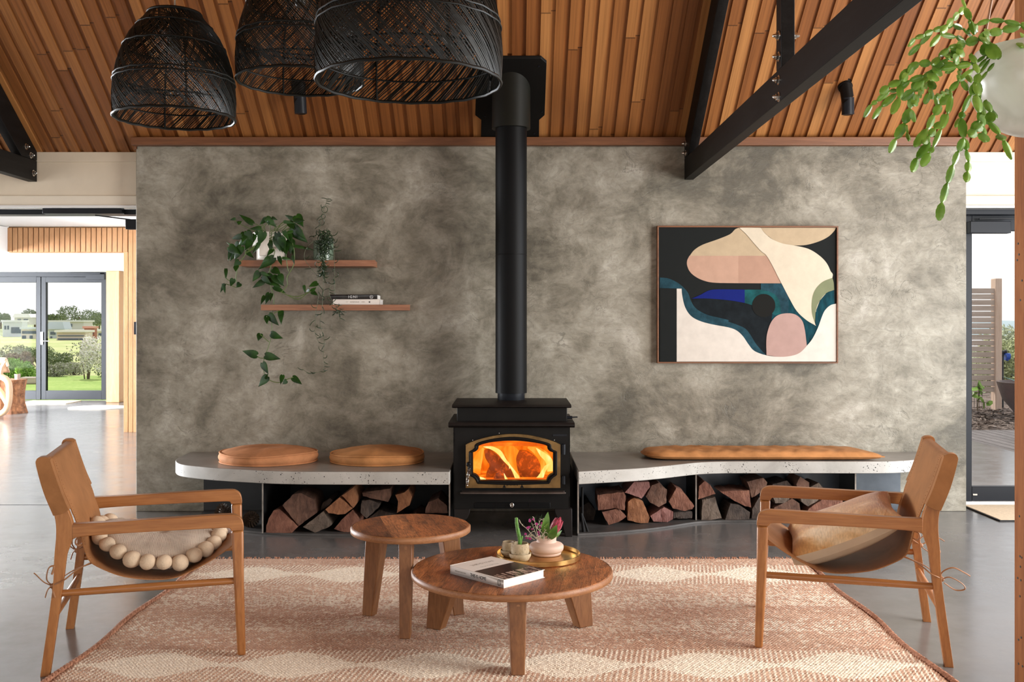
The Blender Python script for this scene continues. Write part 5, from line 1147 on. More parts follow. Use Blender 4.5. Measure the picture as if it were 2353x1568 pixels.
# pompom cushion
base = Vector((.405, -.01, .352)); kc = thing('pompom_cushion', 'round cream knitted cushion edged with felt pompoms on the left armchair', 'cushion', on_chair(CL, aL, base), aL)
zc_ = lambda u: 1.2*(u-.46)**2
def kpt(a, r, top):
    x, y = .235*r*math.cos(a), .225*r*math.sin(a); u = base.x+x
    th = (1-r**3)**.5 if r < 1 else 0
    z = zc_(u)+.064+.10*(y+base.y)+(.074*th if top else -.056*th)
    if top: z += -.022*math.exp(-(x*x+y*y)/.0009)-.030*math.exp(-((x-.085)**2+(y-.05)**2)/.0016)+.0025*math.cos(22*a)*r*(1-r**4)
    return (x, y, z)
m = MB(); m.grid(lambda u, v: kpt(u*2*PI, 1-v, True), 88, 26, True); m.grid(lambda u, v: kpt(u*2*PI, 1-v, False), 88, 16, True); obj('knitted_cover', m, 'knit', kc, smooth=R(70))
for i in range(25):
    a = 2*PI*(i+.3)/25; p = kpt(a, 1.0, True); r = .0345*rnd.uniform(.92, 1.06); m = MB(); q = Vector((p[0]*1.08, p[1]*1.09, p[2]+.004+rnd.uniform(-.006, .008)))
    m.ball((0, 0, 0), r, 20, 12, (1, 1, .96)); v2 = []
    for v in m.v:
        v = Vector(v); v2.append(tuple(v*(1+.03*math.sin(v.x*75+i)*math.sin(v.y*70+2*i)+.02*math.sin(v.z*90+v.x*60+i))+q))
    m.v = v2; obj('pompom', m, 'pom', kc, smooth=R(80))
# hide cushion
base = Vector((.39, .0, .40)); hc = thing('hide_cushion', 'square tan cow hide cushion with beige linen edge on the right armchair', 'cushion', on_chair(CR_, aR, base), aR)
tilt = Matrix.Rotation(R(24), 3, 'Y') @ Matrix.Rotation(R(-4), 3, 'X')
def hpt(u, v, top):
    s, q = u*2-1, v*2-1; e = max(0, (1-abs(s)**3.2)*(1-abs(q)**3.2)); th = e**.5
    k = 1-.07*(1-abs(q)**2)*abs(s)**3; k2 = 1-.07*(1-abs(s)**2)*abs(q)**3
    p = Vector((s*.245*k, q*.24*k2, (.020+.075*th) if top else (-.012-.052*th)))
    p = tilt @ p; p.z += .45*p.x*p.x+.060
    return p
m = MB(); m.grid(lambda u, v: hpt(u, v, True), 40, 40); obj('hide_top', m, 'hide', hc, smooth=R(70))
m = MB(); m.grid(lambda u, v: hpt(u, v, False), 40, 40); 
per = [(i/40, 0) for i in range(40)]+[(1, i/40) for i in range(40)]+[(1-i/40, 1) for i in range(40)]+[(0, 1-i/40) for i in range(40)]
m.grid(lambda u, v: hpt(*per[int(u*160+.5) % 160], True)*v+hpt(*per[int(u*160+.5) % 160], False)*(1-v), 160, 3, True); obj('linen_back', m, 'linen', hc, smooth=R(70))
# ------------------------------------------------------------------ round tripod tables
def rtable(cx, cy, zt, r, th, legs, rw0, rw1, tw0, tw1, label, topmat):
    t = thing('coffee_table' if r > .35 else 'side_table', label, 'table', (cx, cy, .012), 0, 'round reclaimed teak tables'); z = zt-.012
    m = MB(); m.lathe([(0, z-th), (r-.003, z-th), (r, z-th+.003), (r, z-.008), (r-.008, z), (0, z)], (0, 0, 0), 96)
    tp = obj('tabletop', m, [topmat], t, smooth=R(30))
    m = MB(); m.lathe([(r-.002, z-th+.0005), (r+.0012, z-th+.003), (r+.0012, z-.007), (r-.004, z-.0012)], (0, 0, 0), 96); m.f = m.f[:-2]; m.mi = m.mi[:-2]; m.sm = m.sm[:-2]
    obj('edge_band', m, 'tablerim', t, smooth=R(60))
    for (bx, by) in legs:
        d = Vector((bx-cx, by-cy, 0)); R0 = d.length; d.normalize(); n_ = Vector((-d.y, d.x, 0)); vs = []
        # blade leg: outer edge leans slightly out, inner edge slopes
        for (ri, ro, tw, zz) in ((R0-rw1/2, R0+rw1/2, tw1, 0), (R0+rw1/2-.015-rw0, R0+rw1/2-.028, tw0, z-th)):
            vs += [d*ri-n_*tw/2+Vector((0, 0, zz)), d*ro-n_*tw/2+Vector((0, 0, zz)), d*ro+n_*tw/2+Vector((0, 0, zz)), d*ri+n_*tw/2+Vector((0, 0, zz))]
        m = MB(); m.add(vs, [(0, 1, 2, 3), (4, 7, 6, 5), (0, 4, 5, 1), (1, 5, 6, 2), (2, 6, 7, 3), (3, 7, 4, 0)]); lg = obj('leg', m, 'tableleg', t, bevel=.004)
        q = d*(R0+rw1/2-.030)+Vector((0, 0, z-th-.025)); m = MB(); m.cyl(q-d*.004+n_*.002, q+d*.0045+n_*.002, .007, n=12); obj('dowel', m, 'tablerim', lg)
    return t
rtable(0., 4.325, .33, .435, .028, [(-.345, 4.515), (.022, 3.94), (.325, 4.545)], .17, .075, .074, .052, 'big low round teak coffee table carrying a book and a brass tray', 'tablebig')
rtable(-.468, 4.605, .46, .275, .030, [(-.675, 4.715), (-.469, 4.38), (-.262, 4.73)], .11, .055, .060, .048, 'small taller round teak table with an empty top, left of the big one', 'tablesmall')
ZT = .3302
# book on the coffee table
A, B_, C_, D_ = Vector((-.258, 4.230, 0)), Vector((-.088, 4.403, 0)), Vector((.131, 4.149, 0)), Vector((-.035, 4.0, 0))
ux = (D_-A).normalized(); uy = Vector((-ux.y, ux.x, 0)); W_, L_ = .238, .328; hb = .0345
o0 = (A+B_+C_+D_)/4; bk = thing('book', 'white hardback lying on the big coffee table beside the brass tray', 'book', (o0.x, o0.y, ZT), math.atan2(ux.y, ux.x))
m = MB(); m.bb(-L_/2, L_/2, -W_/2, W_/2, 0, .003); m.bb(-L_/2, L_/2, -W_/2, W_/2, hb-.003, hb); m.bb(-L_/2, L_/2, -W_/2, -W_/2+.004, 0, hb); obj('cover', m, 'coverwhite', bk, bevel=.001)
m = MB(); m.bb(-L_/2+.004, L_/2-.004, -W_/2+.004, W_/2-.004, .0031, hb-.0031); obj('pages', m, 'paper', bk)
m = MB(); m.add([(-.018, -W_/2+.006, hb+.0003), (L_/2, -W_/2+.006, hb+.0003), (L_/2, W_/2, hb+.0003), (-.018, W_/2, hb+.0003)], [(0, 1, 2, 3)]); obj('cover_photograph', m, 'photo', bk)
sm_ = lambda x, z: frame_m((x, -W_/2-.0003, z), (1, 0, 0), (0, 0, 1))
text('spine_title', 'THIS IS HOME', .0205, 'ink', bk, sm_(.012, hb/2), .0003, sx=.78, spacing=1.)
text('spine_author', 'NATALIE WALTON', .0078, 'greyink', bk, sm_(-.10, hb/2), .0003, spacing=1.)
m = MB(); m.tube([(.138+.0095*math.cos(q), -W_/2-.0004, hb/2+.0115*math.sin(q)) for q in [2*PI*k/20 for k in range(20)]], .0009, 5, closed=True); m.tube([(.134, -W_/2-.0004, hb/2+.005), (.141, -W_/2-.0004, hb/2+.004), (.135, -W_/2-.0004, hb/2-.001), (.142, -W_/2-.0004, hb/2-.004), (.136, -W_/2-.0004, hb/2-.008)], .0009, 5); obj('publisher_mark', m, 'ink', bk)
cm = frame_m((-.095, .005, hb+.0003), (0, 1, 0), (-1, 0, 0)); text('cover_title', 'THIS IS HOME', .030, 'emboss', bk, cm, .0003, sx=.72)
cm = frame_m((-.048, .0, hb+.0003), (0, 1, 0), (-1, 0, 0)); text('cover_subtitle', 'The art of simple living', .011, 'emboss', bk, cm, .0003, sx=1.)
# brass tray and what stands on it
m = MB(); r = .190; tx, ty = .120, 4.512
m.lathe([(0, 0), (r-.004, 0), (r, .004), (r, .024), (r-.003, .025), (r-.0035, .008), (r-.008, .004), (0, .004)], (0, 0, 0), 96)
ty_o = obj('brass_tray', m, 'brass', smooth=R(35)); ty_o.location = (tx, ty, ZT); tag(ty_o, 'round brushed brass tray with a raised rim on the coffee table', 'tray')
ZY = ZT+.0042
va = thing('flower_vase', 'squat blush ceramic vase holding a pink protea on the brass tray', 'vase', (.158, 4.565, ZY))
m = MB(); m.lathe([(0, 0), (.062, 0), (.066, .002), (.068, .008), (.066, .012), (.072, .016), (.0775, .024), (.079, .034), (.078, .042), (.072, .049), (.055, .054), (.046, .058), (.044, .064), (.0455, .076), (.0455, .080), (.042, .080), (.041, .066), (.0, .055)], (0, 0, 0), 64); obj('vase_body', m, 'blush', va, smooth=R(35))
vz = .078; vb = Vector((.158, 4.565, ZY))
vp = lambda x, y, d=4.565: P(1020+x/6.818, 1150+y/6.818, d)-vb
pgrn = leafmat('protea_leaf', (.05, .14, .02, 1), (.17, .32, .05, 1), .45, .1)
def blade(mb, a, b, w, d0, d1, bend=.12):
    A, B_ = vp(*a, d0), vp(*b, d1); L = (B_-A).length; u = (B_-A)/L; v = Vector((0, -1, 0)); n_ = (v-u*v.dot(u)).normalized(); s = u.cross(n_); vs = []; K = 9
    for i in range(K+1):
        t = i/K; ww = w*math.sin(PI*min(1, t*.92+.08))**.8*L/2; c = A+u*(t*L)+n_*(bend*L*math.sin(t*PI)); vs += [c-s*ww+n_*ww*.3, c, c+s*ww+n_*ww*.3]
    mb.add(vs, [q for i in range(K) for q in ((i*3, i*3+1, i*3+4, i*3+3), (i*3+1, i*3+2, i*3+5, i*3+4))])
m = MB(); blade(m, (1560, 560), (1632, 180), .30, 4.56, 4.54); blade(m, (1570, 560), (1640, 345), .42, 4.54, 4.50); blade(m, (1650, 610), (1772, 385), .42, 4.53, 4.49); blade(m, (1640, 640), (1850, 470), .22, 4.58, 4.60, .2); blade(m, (1540, 620), (1570, 420), .32, 4.57, 4.60)
obj('protea_leaves', m, pgrn, va, smooth=R(70))
prm = M('protea_petal', .5); f = prm.noise(prm.co(), 60., 3); prm.base(prm.ramp(f, [(.3, (.30, .012, .035, 1)), (.6, (.52, .045, .095, 1)), (.8, (.74, .36, .36, 1))])); prm.set(Sheen_Weight=.3)
m = MB(); A = vp(1690, 540, 4.545); axis = (vp(1830, 265, 4.53)-A).normalized(); L = (vp(1830, 265, 4.53)-A).length; u0 = axis.orthogonal().normalized(); w0 = axis.cross(u0)
for ring, (n_, sp_, k) in enumerate(((7, .55, 1.), (9, .85, .97), (9, 1.1, .85))):
    for i in range(n_):
        a = 2*PI*(i+.5*ring)/n_; o_ = u0*math.cos(a)+w0*math.sin(a); s = axis.cross(o_); vs = []
        for j in range(8):
            t = j/7; rr_ = .0215*sp_*(math.sin(PI*min(.82, t*.66+.16)))**1.2+(.008*t**4 if ring == 2 else -.006*t**3); ww = .0078*math.sin(PI*min(1, t*.85+.13))**.7
            c = A+axis*(L*k*t)+o_*rr_; vs += [c-s*ww-o_*.002, c+o_*.0012, c+s*ww-o_*.002]
        m.add(vs, [q for j in range(7) for q in ((j*3, j*3+1, j*3+4, j*3+3), (j*3+1, j*3+2, j*3+5, j*3+4))])
obj('protea_flower', m, prm.m, va, smooth=R(70))
m = MB(); m.tube([Vector((0, 0, .06)), A], .004, 8); obj('protea_stem', m, 'stem', va)
tw = MB(); rr = random.Random(5); pinks = []
def twig(pts, d, r=.0022, fork=5):
    c = [vp(x, y, d+rr.uniform(-.004, .004)) for x, y in pts]; c = cr(c, 4, False, 179); tw.tube(c, [r*(1-.5*i/len(c)) for i in range(len(c))], 6)
    for i in range(fork):
        p = c[int(len(c)*(.35+.6*i/fork))]; q = p+Vector((rr.uniform(-.014, .014), rr.uniform(-.01, .01), rr.uniform(.003, .018))); tw.tube([p, (p+q)/2+Vector((0, 0, .002)), q], [r*.7, r*.6, r*.8], 5)
for pts, d in (([(1450, 610), (1380, 540), (1300, 450), (1230, 390), (1185, 335)], 4.55), ([(1470, 610), (1400, 560), (1330, 570), (1270, 565)], 4.53), ([(1480, 610), (1430, 500), (1400, 420), (1370, 350)], 4.57), ([(1560, 620), (1540, 520), (1470, 450), (1430, 390)], 4.52), ([(1490, 600), (1560, 530), (1600, 445)], 4.51), ([(1640, 630), (1640, 540), (1610, 440)], 4.52), ([(1560, 630), (1570, 560), (1500, 600)], 4.52), ([(1620, 640), (1660, 500), (1680, 425)], 4.53), ([(1420, 620), (1360, 590), (1300, 610)], 4.55), ([(1500, 600), (1500, 450), (1490, 310)], 4.58), ([(1480, 600), (1440, 420), (1410, 265)], 4.60), ([(1530, 600), (1560, 400), (1545, 290)], 4.59)): twig(pts, d)
obj('silvery_twigs', tw, plain('silver_twig', (.55, .50, .38, 1), .7, var=.2), va)
m = MB()
for (x, y) in ((1348, 310), (1345, 330), (1310, 430), (1335, 425), (1450, 370), (1535, 360), (1545, 375), (1503, 420), (1485, 500), (1490, 540), (1278, 530), (1295, 595), (1340, 600), (1355, 605), (1320, 445), (1460, 380), (1400, 300), (1380, 455)):
    c = vp(x, y, 4.54+rr.uniform(-.02, .03))
    for k in range(5): q = 2*PI*k/5; m.ball(c+Vector((.0032*math.cos(q), rr.uniform(-.002, .002), .0032*math.sin(q))), .0027, 6, 5)
obj('pink_wax_flowers', m, plain('magenta_petal', (.48, .03, .22, 1), .5), va)
m = MB()
for i in range(60):
    x, y = rr.uniform(1340, 1600), rr.uniform(270, 520); a = vp(x, y, 4.55+rr.uniform(-.02, .04)); m.tube([a, a+Vector((rr.uniform(-.008, .008), rr.uniform(-.006, .006), rr.uniform(.008, .018)))], [.0009, .0004], 4)
obj('fine_foliage', m, 'pothos', va)
def cpot(x, y, s, label, cactus):
    t = thing('cactus_pot' if cactus else 'small_pot', label, 'plant pot', (x, y, ZY), .3)
    m = MB(); m.lathe([(0, 0), (.030*s, 0), (.040*s, .008*s), (.0485*s, .024*s), (.0495*s, .036*s), (.046*s, .036*s), (.043*s, .024*s), (.03*s, .014*s), (0, .012*s)], (0, 0, 0), 40); obj('saucer_bowl', m, 'speckle', t, smooth=R(50))
    m = MB(); m.lathe([(0, .0145*s), (.030*s, .0145*s), (.037*s, .026*s), (.0415*s, .046*s), (.0405*s, .066*s), (.036*s, .080*s), (.0325*s, .080*s), (.035*s, .066*s), (.03*s, .058*s), (0, .060*s)], (0, 0, 0), 40); obj('pot', m, 'speckle', t, smooth=R(50))
    m = MB(); m.lathe([(0, .061*s), (.034*s, .061*s), (.034*s, .067*s), (0, .069*s)], (0, 0, 0), 24); obj('soil', m, 'logdark', t)
    if cactus:
        Rz = Matrix.Rotation(-.3, 3, 'Z'); o_ = Vector((x, y, ZY)); q = lambda a, b: Rz @ (P(1020+a/6.818, 1150+b/6.818, 4.44)-o_)
        m = MB(); m.tube(cr([q(1190, 690), q(1188, 600), q(1165, 500), q(1148, 420), q(1138, 340), q(1137, 272)], 5, False, 179), [.0085]*14+[.0075]*6+[.0065]*5+[.004], 10)
        m.tube(cr([q(1200, 690), q(1212, 620), q(1222, 580), q(1232, 560)], 4, False, 179), [.0055]*10+[.0045, .0035, .002], 8); obj('cactus_stem', m, 'greencactus', t)
        m = MB()
        for i in range(170):
            k = i/170; p = q(1190-55*k**.8, 680-400*k); an = i*2.4; dv = Vector((math.cos(an), math.sin(an), .2)); m.tube([p+dv*.0065, p+dv*.0105], [.0006, .0003], 3)
        obj('spines', m, 'greyink', t)
    else:
        m = MB(); m.ball((.012*s, -.008, .070*s), .012, 12, 8); obj('pebble', m, 'greyink', t)
cpot(.036, 4.436, 1.0, 'speckled stoneware pot with a slim green cactus at the front of the tray', True)
cpot(-.012, 4.527, .83, 'smaller speckled stoneware pot tucked behind the cactus pot on the tray', False)
# ------------------------------------------------------------------ woven rug
RX0, RX1, RY1, RY0 = -1.79, 1.695, 5.845, 3.35
nx, ny = 900, 640; xs = np.linspace(RX0, RX1, nx); ys = np.linspace(RY0, RY1, ny); XX, YY = np.meshgrid(xs, ys)
XX = XX+0.012*np.sin(YY*7.)*((XX-RX0)/(RX1-RX0)*2-1)
rs = np.random.RandomState(3)
px_, py_ = .0150, .0105
row = np.floor(YY/py_); colx = np.floor((XX+.5*px_*(row % 2))/px_)
def hsh(a, b, s): return np.modf(np.abs(np.sin(a*12.9898+b*78.233+s*37.719)*43758.5453))[0]
h1, h2 = hsh(colx, row, 1.), hsh(colx, row, 2.)
def vn(y, s, f):   # smooth 1-D band noise
    t = y*f; i = np.floor(t); q = t-i; q = q*q*(3-2*q); r0 = hsh(i, i*0+s, 5.); r1 = hsh(i+1, i*0+s, 5.); return r0+(r1-r0)*q
def vn2(x, y, s): 
    i, j = np.floor(x), np.floor(y); a, b = x-i, y-j; a = a*a*(3-2*a); b = b*b*(3-2*b)
    return (hsh(i, j, s)*(1-a)+hsh(i+1, j, s)*a)*(1-b)+(hsh(i, j+1, s)*(1-a)+hsh(i+1, j+1, s)*a)*b
prof_y = np.array([3.3, 3.7, 3.80, 4.15, 4.20, 4.40, 4.46, 4.50, 4.62, 4.66, 4.74, 4.82, 4.90, 5.04, 5.10, 5.30, 5.66, 5.85]); prof_v = np.array([.22, .22, .15, .10, .08, .10, .30, .50, .42, .25, .12, .18, .52, .50, .30, .22, .10, .08])
pc_ = np.interp(YY, prof_y, prof_v)*1.15+.06+.22*(vn2(XX*1.6, YY*9., 4.)-.5)
cream = (h1 < pc_).astype(float)*(.55+.45*h2)
period, x0_ = .56, -.885
for yc in (4.03, 5.475):
    sc_ = 1. if yc < 5 else 1.1
    hd = (.018+.132*(.5+.5*np.cos(2*PI*(XX-x0_)/period))**.85)*sc_; dist = np.abs(YY-yc)+.010*(vn2(XX*30, YY*40, 8.)-.5)
    stripes = (np.modf(np.abs((XX-.18*(YY-yc))/.0215))[0] < .42)
    cream = np.where((dist < .185*sc_+.02*(hsh(np.floor((XX-.18*(YY-yc))/.0215), 0*XX, 9.)-.5)) & stripes, .92, np.where(dist < .185*sc_, cream*.25, cream))
    cream = np.where(dist < hd, 1., cream)
edge = np.minimum(XX-RX0, RX1-XX); cream = np.where(edge < .025, 0, cream)
terr = np.array([.45, .230, .130]); terr2 = np.array([.66, .42, .275]); crm = np.array([.95, .84, .68]); crm2 = np.array([.82, .68, .50])
t1 = vn2(XX*2.2, YY*14., 3.)*.6+h2*.4
base_c = terr[None, None]*(1-t1[..., None])+terr2[None, None]*t1[..., None]; cr_c = crm2[None, None]*(h2*.6)[..., None]+crm[None, None]*(1-h2*.6)[..., None]
colr = base_c*(1-cream[..., None])+cr_c*cream[..., None]
fx = np.modf(np.abs((XX+.5*px_*(row % 2))/px_))[0]; fy = np.modf(np.abs(YY/py_))[0]
bumpz = np.sqrt(np.clip(np.sin(PI*fy)*np.sin(PI*np.clip(fx*1.05, 0, 1)), 0, 1))
colr = colr
ZZ = .003+.0085*bumpz*(.7+.5*h1)+.003*vn2(XX*5, YY*8, 7.)
ZZ = ZZ-np.clip(.012-np.minimum(edge, np.minimum(RY1-YY, YY-RY0)), 0, .012)*.6
v = np.stack([XX, YY, ZZ], -1).reshape(-1, 3)
idx = np.arange(nx*ny).reshape(ny, nx); fq = np.stack([idx[:-1, :-1], idx[:-1, 1:], idx[1:, 1:], idx[1:, :-1]], -1).reshape(-1, 4)
me = bpy.data.meshes.new('woven_rug'); me.vertices.add(len(v)); me.vertices.foreach_set('co', v.ravel()); me.loops.add(fq.size); me.loops.foreach_set('vertex_index', fq.ravel()); me.polygons.add(len(fq)); me.polygons.foreach_set('loop_start', np.arange(0, fq.size, 4)); me.polygons.foreach_set('loop_total', np.full(len(fq), 4)); me.update(calc_edges=True)
at = me.color_attributes.new('yarn', 'FLOAT_COLOR', 'POINT'); at.data.foreach_set('color', np.concatenate([colr.reshape(-1, 3), np.ones((nx*ny, 1))], 1).ravel())
me.polygons.foreach_set('use_smooth', np.ones(len(fq), dtype=bool))
rm = M('wool_rug', .95); a = rm.n('VertexColor', layer_name='yarn').outputs[0]; fz_ = rm.noise(rm.co(), 260., 4)
rm.base(rm.mix(.6, a, rm.ramp(fz_, [(.3, (.68, .66, .64, 1)), (.7, (1.25, 1.25, 1.25, 1))]), 'MULTIPLY')); rm.bump(fz_, .5, .003); rm.set(Sheen_Weight=.2, Sheen_Roughness=.6); me.materials.append(rm.m)
rug = bpy.data.objects.new('woven_rug', me); col.objects.link(rug); rug.location = (0, 0, .0008)
tag(rug, 'terracotta and cream woven wool rug with diamond bands on the concrete floor', 'rug')
em = M('terracotta_yarn', .95); f = em.noise(em.co(), 60., 4); em.base(em.ramp(f, [(.3, (.27, .115, .062, 1)), (.7, (.50, .26, .165, 1))])); em.bump(f, .6, .004)
for x0 in (RX0, RX1):
    m = MB()
    for ph in (0, PI):
        pts = []
        for i in range(340):
            y = RY0+(RY1-RY0)*i/339; a = y*2*PI/.045+ph; pts.append((x0+.012*math.sin(y*7.)*(-1 if x0 < 0 else 1)+.0065*math.cos(a), y, .0095+.0055*math.sin(a)))
        m.tube(pts, .0078, 6)
    o_ = obj('twisted_edge', m, em.m, rug)
m = MB(); rr = random.Random(9)
for i in range(420):
    x = RX0+(RX1-RX0)*rr.random(); y = RY1-.004+rr.uniform(0, .006); m.tube([(x, y-.006, .005), (x+rr.uniform(-.004, .004), y+.004, .011+rr.uniform(0, .006)), (x+rr.uniform(-.008, .008), y+.008+rr.uniform(0, .01), .006+rr.uniform(0, .008))], [.003, .0035, .0012], 5)
fr = obj('fringe', m, em.m, rug); fr['kind'] = 'stuff'
# ------------------------------------------------------------------ timber post, hanging plant, mat
m = MB(); m.bb(1.527, 1.66, 2.90, 3.03, 0, roof(3.03)-.03); po = obj('timber_post', m, 'postwood', bevel=.006); tag(po, 'tall orange timber post at the right edge with nail holes', 'post')
m = MB(); rr = random.Random(2)
for (px, py) in ((2343, 1187), (2344, 1279), (2348, 1282), (2345, 1303), (2339, 1329), (2346, 1334), (2344, 1371), (2347, 1466), (2341, 1471), (2341, 1526), (2350, 1532), (2340, 560), (2342, 585), (2338, 598), (2349, 645), (2345, 690)):
    d = F*1.527/(px-CX); q = P(px, py, d); m.cyl(q+Vector((.004, 0, 0)), q+Vector((-.0012, 0, 0)), .0035, n=8)
obj('nail_holes', m, 'ink', po)
HD = 2.4; pc = P(2377, 175, HD); hpn = thing('hanging_planter', 'marbled white hanging pot with trailing segmented green cactus near the timber post', 'hanging plant', (pc.x, HD, pc.z-.147))
r = .1465
m = MB(); prof = [(0, -r)]+[(r*math.sin(a), -r*math.cos(a)) for a in [PI*k/28 for k in range(1, 19)]]; zr_ = prof[-1][1]; rr_ = prof[-1][0]
prof += [(rr_-.007, zr_), (rr_-.004, zr_-.03), (0, zr_-.035)]; m.lathe(prof, pc, 64); wp(obj('pot', m, 'marble', smooth=R(40)), hpn)
m = MB()
for k in range(3):
    a = 2*PI*k/3+.2; m.tube([(pc.x+(rr_-.003)*math.cos(a), HD+(rr_-.003)*math.sin(a), pc.z+zr_-.01), (pc.x, HD, pc.z+.75)], .003, 6)
m.tube([(pc.x, HD, pc.z+.75), (pc.x, HD, roof(HD))], .0035, 6); wp(obj('hanging_cord', m, 'cord'), hpn)
kx = lambda x, y, d: P(1800+x/4.127, y/4.127, d); k3 = lambda x, y: ((1940+x/3.015-1800)*4.127, y/3.015*4.127)
cm_ = MB(); rr = random.Random(12)
def pad(a, b, w, tw):
    L = (b-a).length
    if L < .004: return
    u = (b-a)/L; v = Vector((0, -1, 0)); n_ = (v-u*v.dot(u)).normalized(); s = u.cross(n_); rm_ = Matrix.Rotation(tw, 3, u); n_ = rm_ @ n_; s = rm_ @ s
    pr = [(0, .25), (.10, .55), (.22, .86), (.25, .80), (.42, 1.), (.60, .98), (.63, .90), (.80, .86), (.83, .76), (.95, .5), (1., .28)]; vs = []
    for (t_, w_) in pr:
        c = a+u*(t_*L); ww = w*w_/2; vs += [c-s*ww, c-s*ww*.45+n_*.0014, c+n_*.0032, c+s*ww*.45+n_*.0014, c+s*ww, c-n_*.0026]
    fs = []
    for i in range(len(pr)-1):
        p, q = i*6, i*6+6; fs += [(p+k, p+(k+1) % 6, q+(k+1) % 6, q+k) for k in range(6)]
    fs += [tuple(range(6))[::-1], tuple((len(pr)-1)*6+k for k in range(6))]; cm_.add(vs, fs)
def chain(pts, wd=46, d0=2.34, d1=2.22):
    n_ = len(pts); Q = [kx(x, y, d0+(d1-d0)*i/(n_-1)) for i, (x, y) in enumerate(pts)]
    for a, b in zip(Q, Q[1:]):
        L = (b-a).length; k = max(1, round(L/.042))
        for j in range(k): pad(a+(b-a)*j/k, a+(b-a)*(j+1)/k, min(wd*HD/F/4.127*1.0, (L/k)*.75), rr.uniform(-.5, .5))
# trailing stems, each joint given where it bends
for pts, w in (
 ([(2330,240),(2250,235),(2100,200),(1960,190),(1840,230),(1740,300)], 40), ([(2330,250),(2250,240),(2080,290),(1960,315),(1850,370),(1730,410),(1640,440)], 70),
 ([(1790,345),(1700,272),(1612,235),(1422,290),(1255,365),(1185,435)], 42), ([(1810,330),(1775,190),(1725,75),(1700,-10)], 48), ([(1725,75),(1610,180),(1495,308)], 56), ([(1420,290),(1300,420),(1188,522)], 46), ([(1720,392),(1640,350),(1490,328),(1395,438)], 46),
 ([(1700,430),(1570,455),(1480,540),(1410,620)], 50), ([(1830,590),(1780,598),(1640,625),(1400,600),(1290,600),(1180,655),(1110,765),(1000,820),(918,885)], 58), ([(1780,610),(1500,655),(1330,720),(1200,765),(1080,860),(1010,860)], 46),
 ([(1010,860),(890,955),(840,990),(765,1112)], 50), ([(1070,890),(935,1010),(848,1122)], 52), ([(1180,665),(1115,790),(1100,930),(1032,1080)], 58), ([(1560,560),(1380,740),(1260,765),(1230,860),(1200,1030),(1150,1170),(1070,1315),(1005,1448)], 70),
 ([(1210,1040),(1248,1158)], 46), ([(1165,1190),(1190,1335)], 38), ([(1410,760),(1402,935)], 80), ([(1385,880),(1342,988)], 46), ([(1575,858),(1452,920)], 46), ([(1440,905),(1468,1018)], 36),
 ([(1850,640),(1800,660),(1660,770),(1580,865),(1595,900),(1560,1080),(1500,1220),(1420,1395)], 48), ([(1580,900),(1490,990),(1435,1090),(1365,1222),(1245,1392)], 64), ([(1550,1090),(1440,1222),(1325,1362)], 58), ([(1390,1352),(1270,1500),k3(468,1190)], 66), ([(1420,1395),(1390,1450),k3(535,1152)], 66),
 ([(1860,700),(1830,790),(1780,900),(1700,1060),(1690,1125),(1712,1305)], 62), ([(1680,1120),(1632,1205)], 40), ([k3(828,958),k3(755,1140),k3(715,1268),k3(675,1405),k3(657,1528)], 64), ([k3(834,960),k3(862,1122),k3(845,1260)], 56),
 ([(1850,760),(1835,900),(1850,1060)], 90), ([(1870,950),(1905,1100),(1880,1180),(1765,1295)], 76), ([(1900,1090),(1960,1180),(2045,1265)], 110), ([(1890,1180),(1905,1345)], 100), ([(1955,1150),(2045,1275),(2085,1330)], 70), ([(2090,1325),(2165,1512)], 66), ([(1920,950),(1960,1060),(1970,1160)], 80), ([(1880,1060),(1850,1150),(1790,1260)], 70), ([(1980,1040),(2010,1120)], 70),
 ([(1960,400),(1890,520)], 90), ([(1960,410),(2010,560)], 100), ([(2020,440),(2040,560)], 60), ([(1960,290),(1900,400)], 90), ([(1780,510),(1820,600),(1845,690)], 60), ([(1700,470),(1620,590)], 80), ([(1700,450),(1590,480)], 70), ([(2280,330),(2255,450)], 80), ([(1480,650),(1400,760)], 96), ([(1640,620),(1540,690)], 50), ([(1680,640),(1660,760)], 50), ([(1690,760),(1750,860)], 60), ([(1740,700),(1780,780)], 46), ([(1600,500),(1560,560)], 80), ([(1330,760),(1240,860),(1120,940)], 70), ([(1700,560),(1690,620)], 50), ([(1360,790),(1230,1000)], 60), ([(1250,620),(1180,700),(1130,760)], 60), ([(1840,300),(1760,210)], 80)):
    cm_ = MB(); chain(pts, w*1.25, 2.30+rr.uniform(-.04, .06), 2.26+rr.uniform(-.06, .06)); wp(obj('trailing_stem', cm_, 'cactus', smooth=R(75)), hpn)
# shoots rooted in the pot
for (a, b) in (((2330,245),(2340,330)), ((1850,640),(2000,480)), ((1830,590),(2000,470)), ((1860,700),(1960,560)), ((2250,240),(2330,300)), ((1870,950),(1850,760)), ((1870,760),(2000,600))):
    cm_ = MB(); chain([a, b], 34, 2.30, 2.32); wp(obj('trailing_stem', cm_, 'cactus', smooth=R(75)), hpn)
m = MB(); m.lathe([(0, 0), (rr_-.01, 0), (rr_-.01, .006), (0, .012)], (pc.x, HD, pc.z+zr_-.033), 32); wp(obj('soil', m, 'logdark'), hpn)
mt = thing('door_mat', 'natural jute mat with dark edge inside the right glass door', 'mat', (3.9, 7.27, 0))
m = MB(); m.bb(3.425, 4.4, 6.98, 7.56, .001, .012); wp(obj('mat_pile', m, 'jute', bevel=.003), mt)
m = MB()
for b in ((3.415, 4.41, 6.970, 6.98), (3.415, 3.425, 6.98, 7.56), (4.40, 4.41, 6.98, 7.56)): m.bb(*b, .001, .010)
wp(obj('mat_border', m, 'matedge', bevel=.002), mt)
